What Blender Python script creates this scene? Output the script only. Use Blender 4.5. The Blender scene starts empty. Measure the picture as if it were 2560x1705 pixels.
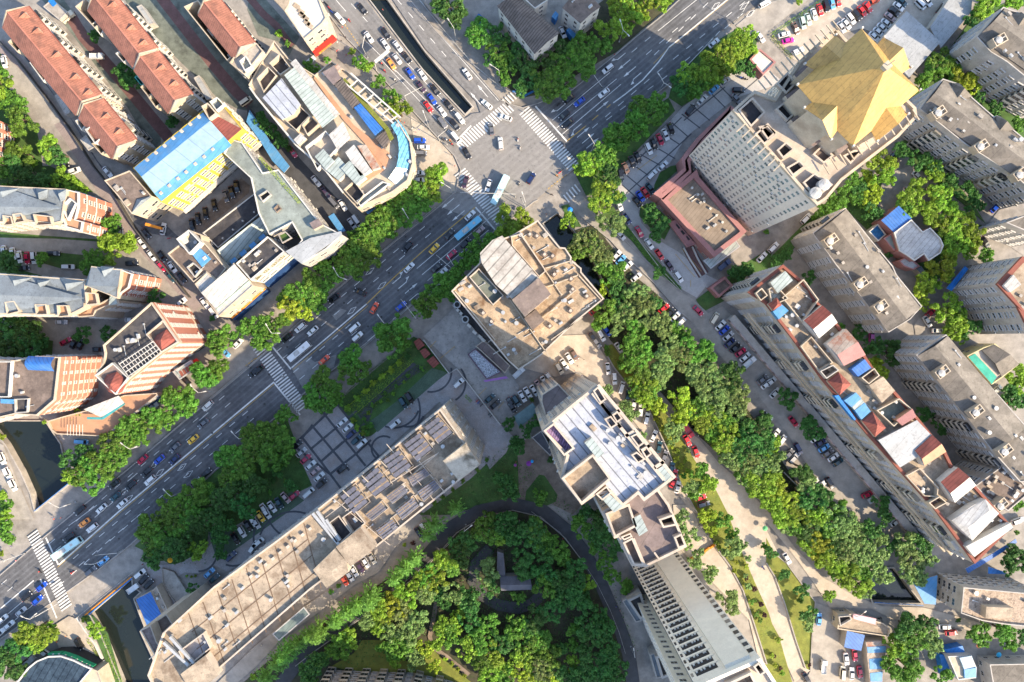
import bpy, bmesh, math, random
from mathutils import Vector, Matrix, geometry
R = random.Random(7)
SC = bpy.context.scene
COL = SC.collection
# ---- the place is surveyed from straight above: ground scale and flying height
H = 255.0; S = 0.148; CX, CY = 1280.0, 852.5; K = 2355 / 640.0
rad = math.radians

def pts(s):
    a = s.split(); v = [float(q) for q in a[1:]]
    if a[0] == 's': return [(v[i], v[i + 1]) for i in range(0, len(v), 2)]
    if a[0] == 'd': return [(v[i] * 1.0875, v[i + 1] * 1.0875) for i in range(0, len(v), 2)]
    r, c = int(a[0][0]), int(a[0][1])
    return [(c * 640 + v[i] / K, r * 426 + v[i + 1] / K) for i in range(0, len(v), 2)]
def W(p, z=0.0):
    f = S * (H - z) / H
    return Vector(((p[0] - CX) * f, -(p[1] - CY) * f, z))
def pz(s):
    a = s.split(); r, c = int(a[0][0]), int(a[0][1]); v = [float(q) for q in a[1:]]
    return [W((c * 640 + v[i] / K, r * 426 + v[i + 1] / K), v[i + 2]) for i in range(0, len(v), 3)]
def poly(s, z=0.0):
    return [W(p, z) for p in pts(s)]

# ---------------------------------------------------------------- materials
MATS = {}
def _nt(name, rough, metal=0.0):
    m = bpy.data.materials.new(name); m.use_nodes = True
    nt = m.node_tree; b = nt.nodes['Principled BSDF']
    b.inputs['Roughness'].default_value = rough; b.inputs['Metallic'].default_value = metal
    return m, nt, b
def M(name, col, rough=0.85, amt=0.25, scale=0.35, fine=0.15, stain=None, stain_amt=0.5, stain_scale=0.12, metal=0.0, stripes=None, spec=0.3, patch=None):
    """procedural surface: broad mottling, fine grain, optional stains and seams"""
    if name in MATS: return MATS[name]
    m, nt, b = _nt(name, rough, metal)
    b.inputs['Specular IOR Level'].default_value = spec
    N, L = nt.nodes, nt.links
    tc = N.new('ShaderNodeTexCoord')
    def noise(sc, det):
        n = N.new('ShaderNodeTexNoise'); n.inputs['Scale'].default_value = sc; n.inputs['Detail'].default_value = det
        n.inputs['Roughness'].default_value = 0.65
        L.new(tc.outputs['Object'], n.inputs['Vector']); return n
    def ramp(src, lo, hi, p0=0.3, p1=0.7):
        r = N.new('ShaderNodeMapRange'); r.inputs['From Min'].default_value = p0; r.inputs['From Max'].default_value = p1
        r.inputs['To Min'].default_value = lo; r.inputs['To Max'].default_value = hi
        L.new(src, r.inputs['Value']); return r.outputs['Result']
    a = ramp(noise(scale, 6).outputs['Fac'], 1 - amt, 1 + amt)
    f = ramp(noise(scale * 14, 3).outputs['Fac'], 1 - fine, 1 + fine)
    mu = N.new('ShaderNodeMath'); mu.operation = 'MULTIPLY'; L.new(a, mu.inputs[0]); L.new(f, mu.inputs[1])
    fac = mu.outputs[0]
    if patch:
        vo = N.new('ShaderNodeTexVoronoi'); vo.inputs['Scale'].default_value = patch[0]; vo.distance = 'CHEBYCHEV'; L.new(tc.outputs['Object'], vo.inputs['Vector'])
        sp_ = N.new('ShaderNodeSeparateColor'); L.new(vo.outputs['Color'], sp_.inputs[0])
        mp_ = N.new('ShaderNodeMath'); mp_.operation = 'MULTIPLY'; L.new(fac, mp_.inputs[0]); L.new(ramp(sp_.outputs[0], 1 - patch[1], 1 + patch[1], 0, 1), mp_.inputs[1])
        m3 = N.new('ShaderNodeMath'); m3.operation = 'MULTIPLY'; L.new(mp_.outputs[0], m3.inputs[0]); L.new(ramp(noise(scale * 3.1, 8).outputs['Fac'], .62, 1.0, .3, .47), m3.inputs[1]); fac = m3.outputs[0]
    if stripes:
        period, ang, depth, duty = stripes
        mp = N.new('ShaderNodeMapping'); mp.inputs['Rotation'].default_value = (0, 0, rad(ang)); L.new(tc.outputs['Object'], mp.inputs['Vector'])
        sx = N.new('ShaderNodeSeparateXYZ'); L.new(mp.outputs['Vector'], sx.inputs[0])
        fr = N.new('ShaderNodeMath'); fr.operation = 'PINGPONG'; fr.inputs[1].default_value = period / 2; L.new(sx.outputs['X'], fr.inputs[0])
        lt = ramp(fr.outputs[0], 1 - depth, 1.0, period / 2 * duty * 0.6, period / 2 * duty)
        m2 = N.new('ShaderNodeMath'); m2.operation = 'MULTIPLY'; L.new(fac, m2.inputs[0]); L.new(lt, m2.inputs[1]); fac = m2.outputs[0]
    vm = N.new('ShaderNodeVectorMath'); vm.operation = 'SCALE'; vm.inputs[0].default_value = col; L.new(fac, vm.inputs['Scale'])
    out = vm.outputs[0]
    if stain:
        mx = N.new('ShaderNodeMix'); mx.data_type = 'RGBA'
        L.new(ramp(noise(stain_scale, 8).outputs['Fac'], 0, stain_amt, 0.5, 0.66), mx.inputs['Factor'])
        L.new(out, mx.inputs['A']); mx.inputs['B'].default_value = (*stain, 1); out = mx.outputs['Result']
    L.new(out, b.inputs['Base Color'])
    MATS[name] = m; return m
def paint(name, col, rough=0.3, metal=0.0, coat=0.5):
    if name in MATS: return MATS[name]
    m, nt, b = _nt(name, rough, metal)
    N, L = nt.nodes, nt.links
    oi = N.new('ShaderNodeTexCoord'); n = N.new('ShaderNodeTexNoise'); n.inputs['Scale'].default_value = 3.0
    L.new(oi.outputs['Object'], n.inputs['Vector'])
    r = N.new('ShaderNodeMapRange'); r.inputs['To Min'].default_value = 0.88; r.inputs['To Max'].default_value = 1.1; L.new(n.outputs['Fac'], r.inputs['Value'])
    vm = N.new('ShaderNodeVectorMath'); vm.operation = 'SCALE'; vm.inputs[0].default_value = col; L.new(r.outputs[0], vm.inputs['Scale'])
    L.new(vm.outputs[0], b.inputs['Base Color'])
    b.inputs['Coat Weight'].default_value = coat; b.inputs['Coat Roughness'].default_value = 0.08
    MATS[name] = m; return m
def leafmat(name, col, var=0.35):
    if name in MATS: return MATS[name]
    m, nt, b = _nt(name, 0.55)
    N, L = nt.nodes, nt.links
    b.inputs['Specular IOR Level'].default_value = 0.25
    oi = N.new('ShaderNodeObjectInfo'); ge = N.new('ShaderNodeNewGeometry')
    r1 = N.new('ShaderNodeMapRange'); r1.inputs['To Min'].default_value = 1 - var * .7; r1.inputs['To Max'].default_value = 1 + var * .7; L.new(oi.outputs['Random'], r1.inputs['Value'])
    r2 = N.new('ShaderNodeMapRange'); r2.inputs['To Min'].default_value = 0.65; r2.inputs['To Max'].default_value = 1.35; L.new(ge.outputs['Random Per Island'], r2.inputs['Value'])
    mu = N.new('ShaderNodeMath'); mu.operation = 'MULTIPLY'; L.new(r1.outputs[0], mu.inputs[0]); L.new(r2.outputs[0], mu.inputs[1])
    at = N.new('ShaderNodeAttribute'); at.attribute_name = 'tone'; ad = N.new('ShaderNodeMath'); ad.operation = 'MULTIPLY'; ad.inputs[1].default_value = .8; L.new(at.outputs['Fac'], ad.inputs[0])
    a2 = N.new('ShaderNodeMath'); a2.inputs[1].default_value = .62; L.new(ad.outputs[0], a2.inputs[0]); m2 = N.new('ShaderNodeMath'); m2.operation = 'MULTIPLY'; L.new(mu.outputs[0], m2.inputs[0]); L.new(a2.outputs[0], m2.inputs[1]); mu = m2
    hs = N.new('ShaderNodeHueSaturation'); hs.inputs['Color'].default_value = (*col, 1)
    r3 = N.new('ShaderNodeMapRange'); r3.inputs['To Min'].default_value = 0.475; r3.inputs['To Max'].default_value = 0.52; L.new(oi.outputs['Random'], r3.inputs['Value'])
    L.new(r3.outputs[0], hs.inputs['Hue']); L.new(mu.outputs[0], hs.inputs['Value'])
    L.new(hs.outputs[0], b.inputs['Base Color'])
    tr = N.new('ShaderNodeBsdfTranslucent'); L.new(hs.outputs[0], tr.inputs['Color'])
    ms = N.new('ShaderNodeMixShader'); ms.inputs[0].default_value = 0.4
    L.new(b.outputs[0], ms.inputs[1]); L.new(tr.outputs[0], ms.inputs[2]); L.new(ms.outputs[0], N['Material Output'].inputs['Surface'])
    MATS[name] = m; return m
def glassmat(name, col, rough=0.12, curtains=True):
    """panes that differ: most dark, some pale with a curtain behind"""
    m, nt, b = _nt(name, rough)
    N, L = nt.nodes, nt.links
    oi = N.new('ShaderNodeObjectInfo'); r = N.new('ShaderNodeMapRange'); r.inputs['To Min'].default_value = .5; r.inputs['To Max'].default_value = 1.9; L.new(oi.outputs['Random'], r.inputs['Value'])
    vm = N.new('ShaderNodeVectorMath'); vm.operation = 'SCALE'; vm.inputs[0].default_value = col; L.new(r.outputs[0], vm.inputs['Scale']); out = vm.outputs[0]
    if curtains:
        g = N.new('ShaderNodeMath'); g.operation = 'PINGPONG'; g.inputs[1].default_value = .05; L.new(oi.outputs['Random'], g.inputs[0])
        k = N.new('ShaderNodeMath'); k.operation = 'GREATER_THAN'; k.inputs[1].default_value = .039; L.new(g.outputs[0], k.inputs[0])
        mx = N.new('ShaderNodeMix'); mx.data_type = 'RGBA'; L.new(k.outputs[0], mx.inputs['Factor']); L.new(out, mx.inputs['A']); mx.inputs['B'].default_value = (.22, .2, .17, 1); out = mx.outputs['Result']
    L.new(out, b.inputs['Base Color'])
    b.inputs['Specular IOR Level'].default_value = 0.6
    MATS[name] = m; return m

CONC = M('concrete', (.31, .28, .245), stain=(.15, .13, .115), stain_amt=.6, patch=(.22, .1))
CREAM = M('cream_render', (.41, .345, .262), amt=.16, stain=(.23, .18, .13), stain_amt=.6)
WHITE = M('white_render', (.48, .46, .42), amt=.12, stain=(.27, .25, .225), stain_amt=.6)
GREYW = M('grey_render', (.36, .335, .305), amt=.15, stain=(.19, .175, .155), stain_amt=.5, stain_scale=.3)
BEIGE = M('beige_stone', (.42, .355, .29), amt=.14, stain=(.25, .2, .155), stain_amt=.55)
PINK = M('mauve_tile', (.3, .145, .135), amt=.12, fine=.2)
BRICK = M('orange_brick', (.36, .145, .1), amt=.12, fine=.25)
YELLOW = M('yellow_render', (.43, .31, .045), amt=.1, stain=(.34, .26, .09), stain_amt=.35)
FRAME = M('window_frame', (.45, .44, .42), amt=.1)
GLASS = glassmat('window_glass', (.025, .03, .036))
GLASSG = glassmat('green_glass', (.13, .18, .16))
GLASSB = glassmat('car_glass', (.012, .014, .018), .06, False)
DARK = M('dark_recess', (.028, .027, .028), amt=.3)
BLACKR = M('black_bitumen', (.042, .04, .043), amt=.4, stain=(.13, .115, .1), stain_amt=.6, stain_scale=.2)
GREYR = M('grey_roofing', (.135, .12, .103), amt=.28, stain=(.2, .175, .145), stain_amt=.5, stain_scale=.1, stripes=(4.2, 40, .25, .06), patch=(.25, .16))
BROWNR = M('brown_roofing', (.15, .115, .095), amt=.3, stain=(.07, .052, .045), stain_amt=.7, patch=(.3, .15))
BEIGER = M('beige_roofing', (.305, .245, .18), amt=.24, fine=.25, stain=(.115, .075, .048), stain_amt=.8, stain_scale=.15, patch=(.2, .16))
TERRA = M('terracotta_tile', (.285, .12, .082), amt=.24, fine=.4, stain=(.13, .062, .047), stain_amt=.75, stain_scale=.22, stripes=(.8, 42, .25, .3))
REDTIN = M('red_tin', (.21, .062, .048), amt=.25, stain=(.12, .04, .032), stain_amt=.6, stripes=(1.0, 48, .3, .3))
BLUETIN = M('blue_tin', (.03, .125, .38), .5, amt=.16, fine=.1, stripes=(1.0, -42, .35, .3), spec=.4, stain=(.1, .19, .36), stain_amt=.45, stain_scale=.3)
LBLUE = M('pale_blue_tin', (.24, .345, .43), .5, amt=.16, fine=.1, stripes=(5.6, -52, .35, .05), spec=.4, stain=(.28, .34, .38), stain_amt=.5)
MBLUE = M('mid_blue_tin', (.075, .23, .43), .5, amt=.16, fine=.1, stripes=(1.6, 38, .25, .12), stain=(.16, .26, .36), stain_amt=.5, stain_scale=.25)
WTIN = M('white_tin', (.4, .39, .37), .6, amt=.2, stain=(.26, .235, .21), stain_amt=.6, stripes=(1.6, 40, .35, .14), patch=(.3, .08))
GTIN = M('grey_tin', (.31, .32, .325), .6, amt=.12, stain=(.22, .22, .21), stain_amt=.5, stripes=(3.4, 42, .25, .05), patch=(.14, .06))
RUST = M('rusty_tin', (.34, .28, .23), .8, amt=.3, stain=(.26, .085, .04), stain_amt=.85, stain_scale=.25, stripes=(1.4, 40, .3, .2))
SLATE = M('blue_grey_slate', (.165, .19, .21), amt=.15, fine=.2, stain=(.11, .125, .135), stain_amt=.5, patch=(.25, .07))
WOOD = M('brown_wood', (.12, .098, .085), amt=.35, stripes=(.9, 42, .55, .35), stain=(.05, .04, .035), stain_amt=.6)
GOLD = M('gold_sheet', (.44, .265, .075), .48, amt=.12, fine=.1, stripes=(1.5, 42, .28, .12), spec=.45, patch=(.35, .06), stain=(.3, .17, .045), stain_amt=.4)
SILVER = M('silver_membrane', (.34, .36, .405), .5, amt=.14, fine=.1, stripes=(2.5, -40, .6, .17), stain=(.27, .285, .31), stain_amt=.5, patch=(.25, .08))
MAUVE = M('mauve_roofing', (.165, .13, .125), amt=.3, stain=(.26, .2, .16), stain_amt=.55, stripes=(5, 32, .3, .04))
TERRACE = M('terrace_tile', (.38, .215, .13), amt=.12, fine=.1, stain=(.26, .135, .09), stain_amt=.4)
GREENT = M('green_terrace', (.2, .225, .205), amt=.2, stain=(.12, .135, .12), stain_amt=.6, patch=(.2, .1))
POLY = M('greenhouse_sheet', (.29, .33, .31), .35, amt=.25, stripes=(1.3, 42, .45, .2), spec=.5)
PANEL = M('solar_cells', (.085, .088, .115), .5, amt=.15, spec=.25)
METAL = M('galvanised', (.42, .42, .41), .4, amt=.1, metal=.3)
TRIMR = M('red_trim', (.2, .068, .048), amt=.2)
REDS = M('red_sign', (.5, .03, .02), amt=.05)
GREENS = M('green_sign', (.02, .25, .11), amt=.05)
ORANGES = M('orange_sign', (.6, .22, .025), amt=.05)
BLUES = M('blue_sheet', (.02, .16, .46), .5, amt=.2, stripes=(1.2, 30, .25, .2))
TEALR = M('teal_sheet', (.05, .29, .25), .5, amt=.2)
PURPLE = M('purple_cloth', (.33, .15, .4), amt=.2)
BARK = M('bark', (.1, .075, .055), amt=.3)
MARK = M('road_paint', (.58, .57, .54), amt=.1, stain=(.26, .26, .26), stain_amt=.5, stain_scale=.9)
MARKY = M('yellow_road_paint', (.46, .28, .06), amt=.15, stain=(.25, .2, .14), stain_amt=.5, stain_scale=.9)

# ---------------------------------------------------------------- objects
def tag(o, label=None, cat=None, group=None, kind=None):
    if label: o['label'] = label
    if cat: o['category'] = cat
    if group: o['group'] = group
    if kind: o['kind'] = kind
    return o
def mesh(name, verts, faces, mats, idx=None, smooth=False):
    me = bpy.data.meshes.new(name); me.from_pydata([tuple(v) for v in verts], [], faces)
    for m in (mats if isinstance(mats, (list, tuple)) else [mats]): me.materials.append(m)
    if idx: me.polygons.foreach_set('material_index', idx)
    if smooth: me.polygons.foreach_set('use_smooth', [True] * len(me.polygons))
    me.update(); return me
def link(name, me, parent=None, loc=(0, 0, 0), rz=0.0):
    o = bpy.data.objects.new(name, me); COL.objects.link(o); o.location = loc; o.rotation_euler = (0, 0, rz)
    if parent: o.parent = parent
    return o
def thing(name, label, cat, loc, group=None, rz=0.0):
    return tag(link(name, None, None, loc, rz), label, cat, group)
def fixn(me):
    bm = bmesh.new(); bm.from_mesh(me); bmesh.ops.recalc_face_normals(bm, faces=bm.faces); bm.to_mesh(me); bm.free(); return me

class MB:
    """collects shapes into one mesh"""
    def __init__(s): s.v = []; s.f = []; s.i = []
    def face(s, ps, mi=0):
        n = len(s.v); s.v += [Vector(p) for p in ps]; s.f.append(tuple(range(n, n + len(ps)))); s.i.append(mi)
    def prism(s, ps, z0, z1, mi=0, top=None, bottom=False):
        """ps: xy ring; z0,z1 heights"""
        ps = ccw(ps); n = len(ps); b = len(s.v)
        s.v += [Vector((p[0], p[1], z0)) for p in ps] + [Vector((p[0], p[1], z1)) for p in ps]
        for k in range(n):
            j = (k + 1) % n; s.f.append((b + k, b + j, b + n + j, b + n + k)); s.i.append(mi)
        s.f.append(tuple(b + n + k for k in range(n))); s.i.append(mi if top is None else top)
        if bottom: s.f.append(tuple(b + k for k in reversed(range(n)))); s.i.append(mi)
    def box(s, c, sx, sy, z0, z1, ang=0.0, mi=0, top=None):
        ca, sa = math.cos(ang), math.sin(ang)
        s.prism([(c[0] + x * ca - y * sa, c[1] + x * sa + y * ca) for x, y in ((-sx / 2, -sy / 2), (sx / 2, -sy / 2), (sx / 2, sy / 2), (-sx / 2, sy / 2))], z0, z1, mi, top, True)
    def tube(s, a, b, r, n=6, mi=0, r2=None):
        a, b = Vector(a), Vector(b); d = (b - a).normalized(); u = d.orthogonal().normalized(); w = d.cross(u)
        k0 = len(s.v); r2 = r if r2 is None else r2
        for q, rr in ((a, r), (b, r2)):
            s.v += [q + (u * math.cos(2 * math.pi * k / n) + w * math.sin(2 * math.pi * k / n)) * rr for k in range(n)]
        for k in range(n):
            j = (k + 1) % n; s.f.append((k0 + k, k0 + j, k0 + n + j, k0 + n + k)); s.i.append(mi)
        s.f.append(tuple(k0 + k for k in reversed(range(n)))); s.i.append(mi)
        s.f.append(tuple(k0 + n + k for k in range(n))); s.i.append(mi)
    def ring(s, ps, t, z0, z1, mi=0):
        """parapet: ring of thickness t inside outline ps"""
        ps = ccw(ps); q = inset(ps, t); n = len(ps)
        for k in range(n):
            j = (k + 1) % n
            A, B, C, D = ps[k], ps[j], q[j], q[k]
            b = len(s.v)
            s.v += [Vector((p[0], p[1], z)) for z in (z0, z1) for p in (A, B, C, D)]
            for f in ((4, 5, 6, 7), (0, 1, 5, 4), (2, 3, 7, 6)): s.f.append(tuple(b + w for w in f)); s.i.append(mi)
    def build(s, name, mats, parent=None, smooth=False):
        off = Vector(); q = parent
        while q: off = off + q.location; q = q.parent
        me = mesh(name, [v - off for v in s.v], s.f, mats, s.i, smooth)
        return link(name, me, parent)
def area(ps): return sum(ps[k][0] * ps[(k + 1) % len(ps)][1] - ps[(k + 1) % len(ps)][0] * ps[k][1] for k in range(len(ps))) / 2
def ccw(ps): return list(ps) if area(ps) > 0 else list(reversed(ps))
def inset(ps, t):
    n = len(ps); out = []
    for k in range(n):
        a, b, c = Vector(ps[k - 1][:2]), Vector(ps[k][:2]), Vector(ps[(k + 1) % n][:2])
        d1 = (b - a).normalized(); d2 = (c - b).normalized(); n1 = Vector((-d1.y, d1.x)); n2 = Vector((-d2.y, d2.x))
        m = (n1 + n2); m = m.normalized() if m.length > .1 else n1
        out.append(b + m * (t / max(.35, m.dot(n1))))
    return out
def inside(p, ps):
    r = False; n = len(ps); j = n - 1
    for i in range(n):
        if (ps[i][1] > p[1]) != (ps[j][1] > p[1]) and p[0] < (ps[j][0] - ps[i][0]) * (p[1] - ps[i][1]) / (ps[j][1] - ps[i][1]) + ps[i][0]: r = not r
        j = i
    return r
# ---------------------------------------------------------------- ground, roads, water
ASPH = M('asphalt', (.112, .112, .117), amt=.2, fine=.16, stain=(.165, .16, .155), stain_amt=.5, stain_scale=.07, stripes=(1.7, 50, .22, .8), patch=(.06, .1))
ASPHN = M('asphalt_worn', (.165, .16, .157), amt=.16, fine=.14, stain=(.21, .2, .19), stain_amt=.5, stain_scale=.07, stripes=(1.7, -41, .12, .8), patch=(.06, .07))
ASPHP = M('worn_asphalt', (.215, .205, .195), amt=.1, fine=.1, stain=(.18, .17, .16), stain_amt=.6, stain_scale=.06, stripes=(2.2, 50, .1, .8), patch=(.05, .05))
DASPH = M('dark_lane', (.06, .061, .066), amt=.25)
PAVE = M('pavement_slabs', (.25, .228, .203), amt=.25, fine=.18, stain=(.105, .095, .085), stain_amt=.6, stain_scale=.09)
LANE = M('concrete_lane', (.29, .265, .232), amt=.18, fine=.12, stain=(.15, .135, .12), stain_amt=.6, stain_scale=.1)
SAND = M('cream_concrete', (.38, .33, .27), amt=.16, stain=(.24, .2, .16), stain_amt=.6, stain_scale=.1)
PLAZA = M('granite_setts', (.29, .27, .265), amt=.15, fine=.25, stain=(.25, .18, .14), stain_amt=.5, stain_scale=.13)
PLAZAG = M('grey_setts', (.35, .335, .32), amt=.12, fine=.15)
CONCG = M('pale_concrete_yard', (.31, .292, .27), amt=.16, fine=.12, stain=(.2, .19, .185), stain_amt=.75, stain_scale=.13, patch=(.12, .07))
PLAZAD = M('black_setts', (.075, .077, .086), amt=.2)
GRASS = M('lawn', (.05, .105, .025), amt=.35, fine=.4, stain=(.075, .085, .03), stain_amt=.5)
GRASSY = M('sunny_lawn', (.15, .165, .03), amt=.3, fine=.35, stain=(.1, .14, .03), stain_amt=.7, stain_scale=.2)
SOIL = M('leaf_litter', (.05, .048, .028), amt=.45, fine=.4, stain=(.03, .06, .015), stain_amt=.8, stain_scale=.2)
MOSS = M('mossy_paving', (.12, .135, .115), amt=.3, fine=.2, stain=(.05, .055, .045), stain_amt=.8, stain_scale=.2)
MAROON = M('maroon_brick_path', (.13, .07, .065), amt=.25, fine=.25)
PINKP = M('pink_grey_path', (.23, .19, .18), amt=.15, fine=.15, stripes=(3.2, 48, .25, .05))
GRASSB = M('grass_block', (.075, .115, .075), amt=.2, fine=.3, stripes=(2.6, 40, .3, .04))
MUD = M('brown_yard', (.2, .155, .12), amt=.3, fine=.3, stain=(.1, .075, .06), stain_amt=.7, stain_scale=.2)

def watermat():
    m, nt, b = _nt('canal_water', .08); N, L = nt.nodes, nt.links
    tc = N.new('ShaderNodeTexCoord'); n = N.new('ShaderNodeTexNoise'); n.inputs['Scale'].default_value = .06; n.inputs['Detail'].default_value = 5
    L.new(tc.outputs['Object'], n.inputs['Vector'])
    cr = N.new('ShaderNodeValToRGB'); cr.color_ramp.elements[0].color = (.006, .012, .013, 1); cr.color_ramp.elements[1].color = (.018, .022, .018, 1)
    L.new(n.outputs['Fac'], cr.inputs[0]); L.new(cr.outputs[0], b.inputs['Base Color'])
    n2 = N.new('ShaderNodeTexNoise'); n2.inputs['Scale'].default_value = 1.5; L.new(tc.outputs['Object'], n2.inputs['Vector'])
    bp = N.new('ShaderNodeBump'); bp.inputs['Strength'].default_value = .35; L.new(n2.outputs['Fac'], bp.inputs['Height']); L.new(bp.outputs[0], b.inputs['Normal'])
    return m
WATER = watermat()

WATERS = [('canal', '01 1005 -60 1165 -60 1560 490 1990 985 1925 1050 1540 640'),
          ('canal', '12 290 490 420 395 580 580 720 800 860 1080 1010 1330 960 1420 900 1290 850 1180 640 930 550 800 440 705'),
          ('pond', '20 -60 740 420 740 560 950 640 1310 330 1560 290 1400 200 1200 60 950 -60 800'),
          ('pond', '30 1215 620 835 945 940 1130 1150 1640 1540 1640 1290 1100 1330 1060 1230 800 1290 740 1220 690'),
          ('pond', '33 870 540 1150 520 1220 600 1290 700 1400 840 960 835'),
          ('pond', '22 1900 690 2090 790 2060 880 1920 800')]
holes = [[p.xy for p in map(W, pts(w))] for _, w in WATERS]
def ground_sheet():
    E = 2500.0
    vs = []; es = []
    def ring(r):
        b = len(vs); vs.extend(Vector(p) for p in r); es.extend((b + k, b + (k + 1) % len(r)) for k in range(len(r)))
    ring([(-E, -E), (E, -E), (E, E), (-E, E)]); ring([(-300, -230), (300, -230), (300, 230), (-300, 230)])
    for h in holes: ring([Vector(p) for p in h])
    v2, e2, f2, *_ = geometry.delaunay_2d_cdt(vs, es, [], 0, 1e-4)
    keep = []
    for f in f2:
        c = sum((v2[k] for k in f), Vector((0, 0))) / len(f)
        if not any(inside(c, h) for h in holes): keep.append(tuple(f) if area([v2[k] for k in f]) > 0 else tuple(reversed(f)))
    tag(link('ground', mesh('ground', [(p.x, p.y, 0) for p in v2], keep, PAVE)), kind='structure')
ground_sheet()
CWALL = M('canal_wall_concrete', (.33, .3, .26), amt=.2, stain=(.12, .11, .09), stain_amt=.6)
WNAMES = ['dark canal between the two carriageways', 'dark canal beside the beige office block', '', '', '', '']
for (nm, w), h in zip(WATERS, holes):
    h = ccw([Vector(p) for p in h]); m = MB(); m.face([(p.x, p.y, -2.4) for p in inset(h, -.6)]); tag(m.build('water', WATER), kind='structure')
    m = MB(); o = inset(h, -.45); n = len(h)
    for k in range(n):
        j = (k + 1) % n; A, B, C, D = h[k], h[j], o[j], o[k]
        m.face([(A.x, A.y, -3), (B.x, B.y, -3), (B.x, B.y, .55), (A.x, A.y, .55)][::-1]); m.face([(A.x, A.y, .55), (B.x, B.y, .55), (C.x, C.y, .55), (D.x, D.y, .55)][::-1])
        m.face([(D.x, D.y, 0), (C.x, C.y, 0), (C.x, C.y, .55), (D.x, D.y, .55)])
    ob = m.build('embankment', CWALL); tag(ob, kind='structure')

ZL = [0.0]
def sheet(name, s, mat, z=None, kind='structure'):
    if z is None: ZL[0] += .004; z = ZL[0]
    r = ccw([p.xy for p in (poly(s) if isinstance(s, str) else s)])
    m = MB(); tri = geometry.tessellate_polygon([[Vector((p[0], p[1], 0)) for p in r]])
    b = [Vector((p[0], p[1], z)) for p in r]
    fs = [t if area([r[k] for k in t]) > 0 else tuple(reversed(t)) for t in tri]
    return tag(link(name, mesh(name, b, fs, mat)), kind=kind)
def ribbon(pl, w):
    """outline of a path of width w (metres) along world points"""
    L_, R_ = [], []
    for k, p in enumerate(pl):
        a = pl[max(0, k - 1)]; c = pl[min(len(pl) - 1, k + 1)]; d = (Vector(c[:2]) - Vector(a[:2])).normalized(); n = Vector((-d.y, d.x)) * w / 2
        L_.append(Vector(p[:2]) + n); R_.append(Vector(p[:2]) - n)
    return L_, R_
def path(name, s, w, mat, z=None):
    if z is None: ZL[0] += .004; z = ZL[0]
    l, r = ribbon(poly(s), w); m = MB()
    for k in range(len(l) - 1): m.face([(*r[k], z), (*r[k + 1], z), (*l[k + 1], z), (*l[k], z)])
    return tag(m.build(name, mat), kind='structure')

def up(v): v[0] += .0035; return v[0]
# yards and planted ground first, roads above
sheet('park_ground', 'd 470 1640 560 1568 640 1500 860 1350 1000 1262 1090 1180 1190 1150 1300 1200 1380 1350 1430 1480 1480 1640', SOIL)
sheet('courtyard', '22 -60 1240 130 900 240 900 370 1000 440 1250 640 1510 560 1600 360 1500 100 1470 0 1440', MUD)
sheet('lawn', '22 120 1470 130 1380 250 1230 300 1240 420 1420 400 1480 220 1568', GRASS)
sheet('lane_moss', '00 350 -40 560 -40 1480 1200 1480 1340 1400 1380 1180 1000 620 260', MOSS)
sheet('lane_moss', '00 1130 -40 1850 -40 2420 780 2420 1050 2180 1000 2000 900 1230 150', MOSS)
path('brick_path', '00 640 130 760 330 1080 700 1330 1000 1570 1290', 4.2, MAROON)
path('brick_path', '00 1470 -40 1680 230 1950 580 2180 850 2300 960', 4.0, MAROON)
sheet('yard', '01 -60 -40 60 -40 400 340 300 520 200 380 20 330 -80 90', MOSS)
path('brick_path', '01 -60 -20 60 120 190 240 330 430', 2.6, MAROON)
sheet('lawn', '00 -60 420 30 480 60 780 330 1150 380 1400 400 1640 260 1800 -60 1700', GRASS)
sheet('lawn', '10 -60 -40 460 -40 700 60 860 200 700 200 560 170 -60 130', GRASS)
sheet('lawn', '10 -60 730 380 740 1000 800 1020 870 820 1000 -60 960', GRASS)
sheet('lawn', '10 -60 560 400 600 1000 640 1000 690 400 640 -60 640', GRASS)
sheet('lawn', '20 -60 -160 500 -160 480 140 -60 130', GRASS)
path('garden_path', '10 -40 680 500 690 930 720', 5.0, LANE)
path('garden_path', '10 200 860 350 900 560 960 820 960 1020 870 1300 860', 4.5, LANE)
path('garden_path', '10 60 1440 500 1440 900 1490 1100 1450', 5.2, LANE)
sheet('courtyard', '10 0 1490 330 1480 960 1520 950 1700 500 1720 500 1568', LANE)
sheet('side_street', '00 90 350 300 620 620 1040 860 1440 1010 1660 1230 2040 1400 2150 1620 2190 1900 2600 2150 2990 2300 3050 2330 2990 2090 2780 1780 2310 1560 2100 1500 2050 1380 2080 1130 1750 900 1480 720 1180 420 760 200 420', ASPH)
path('tiled_path', '00 -20 400 140 540 350 830 640 1260 780 1480 880 1640 1080 1960 1280 2220 1480 2450 1700 2690 1830 2830', 4.3, PINKP)
sheet('pavement', '00 30 600 100 560 420 860 560 1120 420 1180 330 1000 60 760', LANE)
sheet('shop_yard', '10 1830 480 2220 70 2300 140 2290 210 1850 570 1720 540', MUD)
sheet('back_lane', '01 -80 960 330 1440 640 1760 880 2010 700 2120 560 1950 150 1480 -80 1100', DASPH)
sheet('back_lane', '11 230 -300 560 60 900 420 990 520 880 640 560 210 330 -40 150 -260', DASPH)
sheet('forecourt', '01 420 360 690 200 800 60 940 350 1040 440 1260 740 1420 960 1420 1060 1300 1060 860 640 700 480 560 600 380 560', PAVE)
sheet('corner_forecourt', '01 1420 1060 1690 1290 1830 1440 1900 1700 1800 1780 1560 1700 1420 1620 1460 1400', SAND)
sheet('lawn', '02 -120 300 200 520 480 260 900 -40 1560 -40 960 480 300 860 100 900 -120 760', SOIL)
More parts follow.
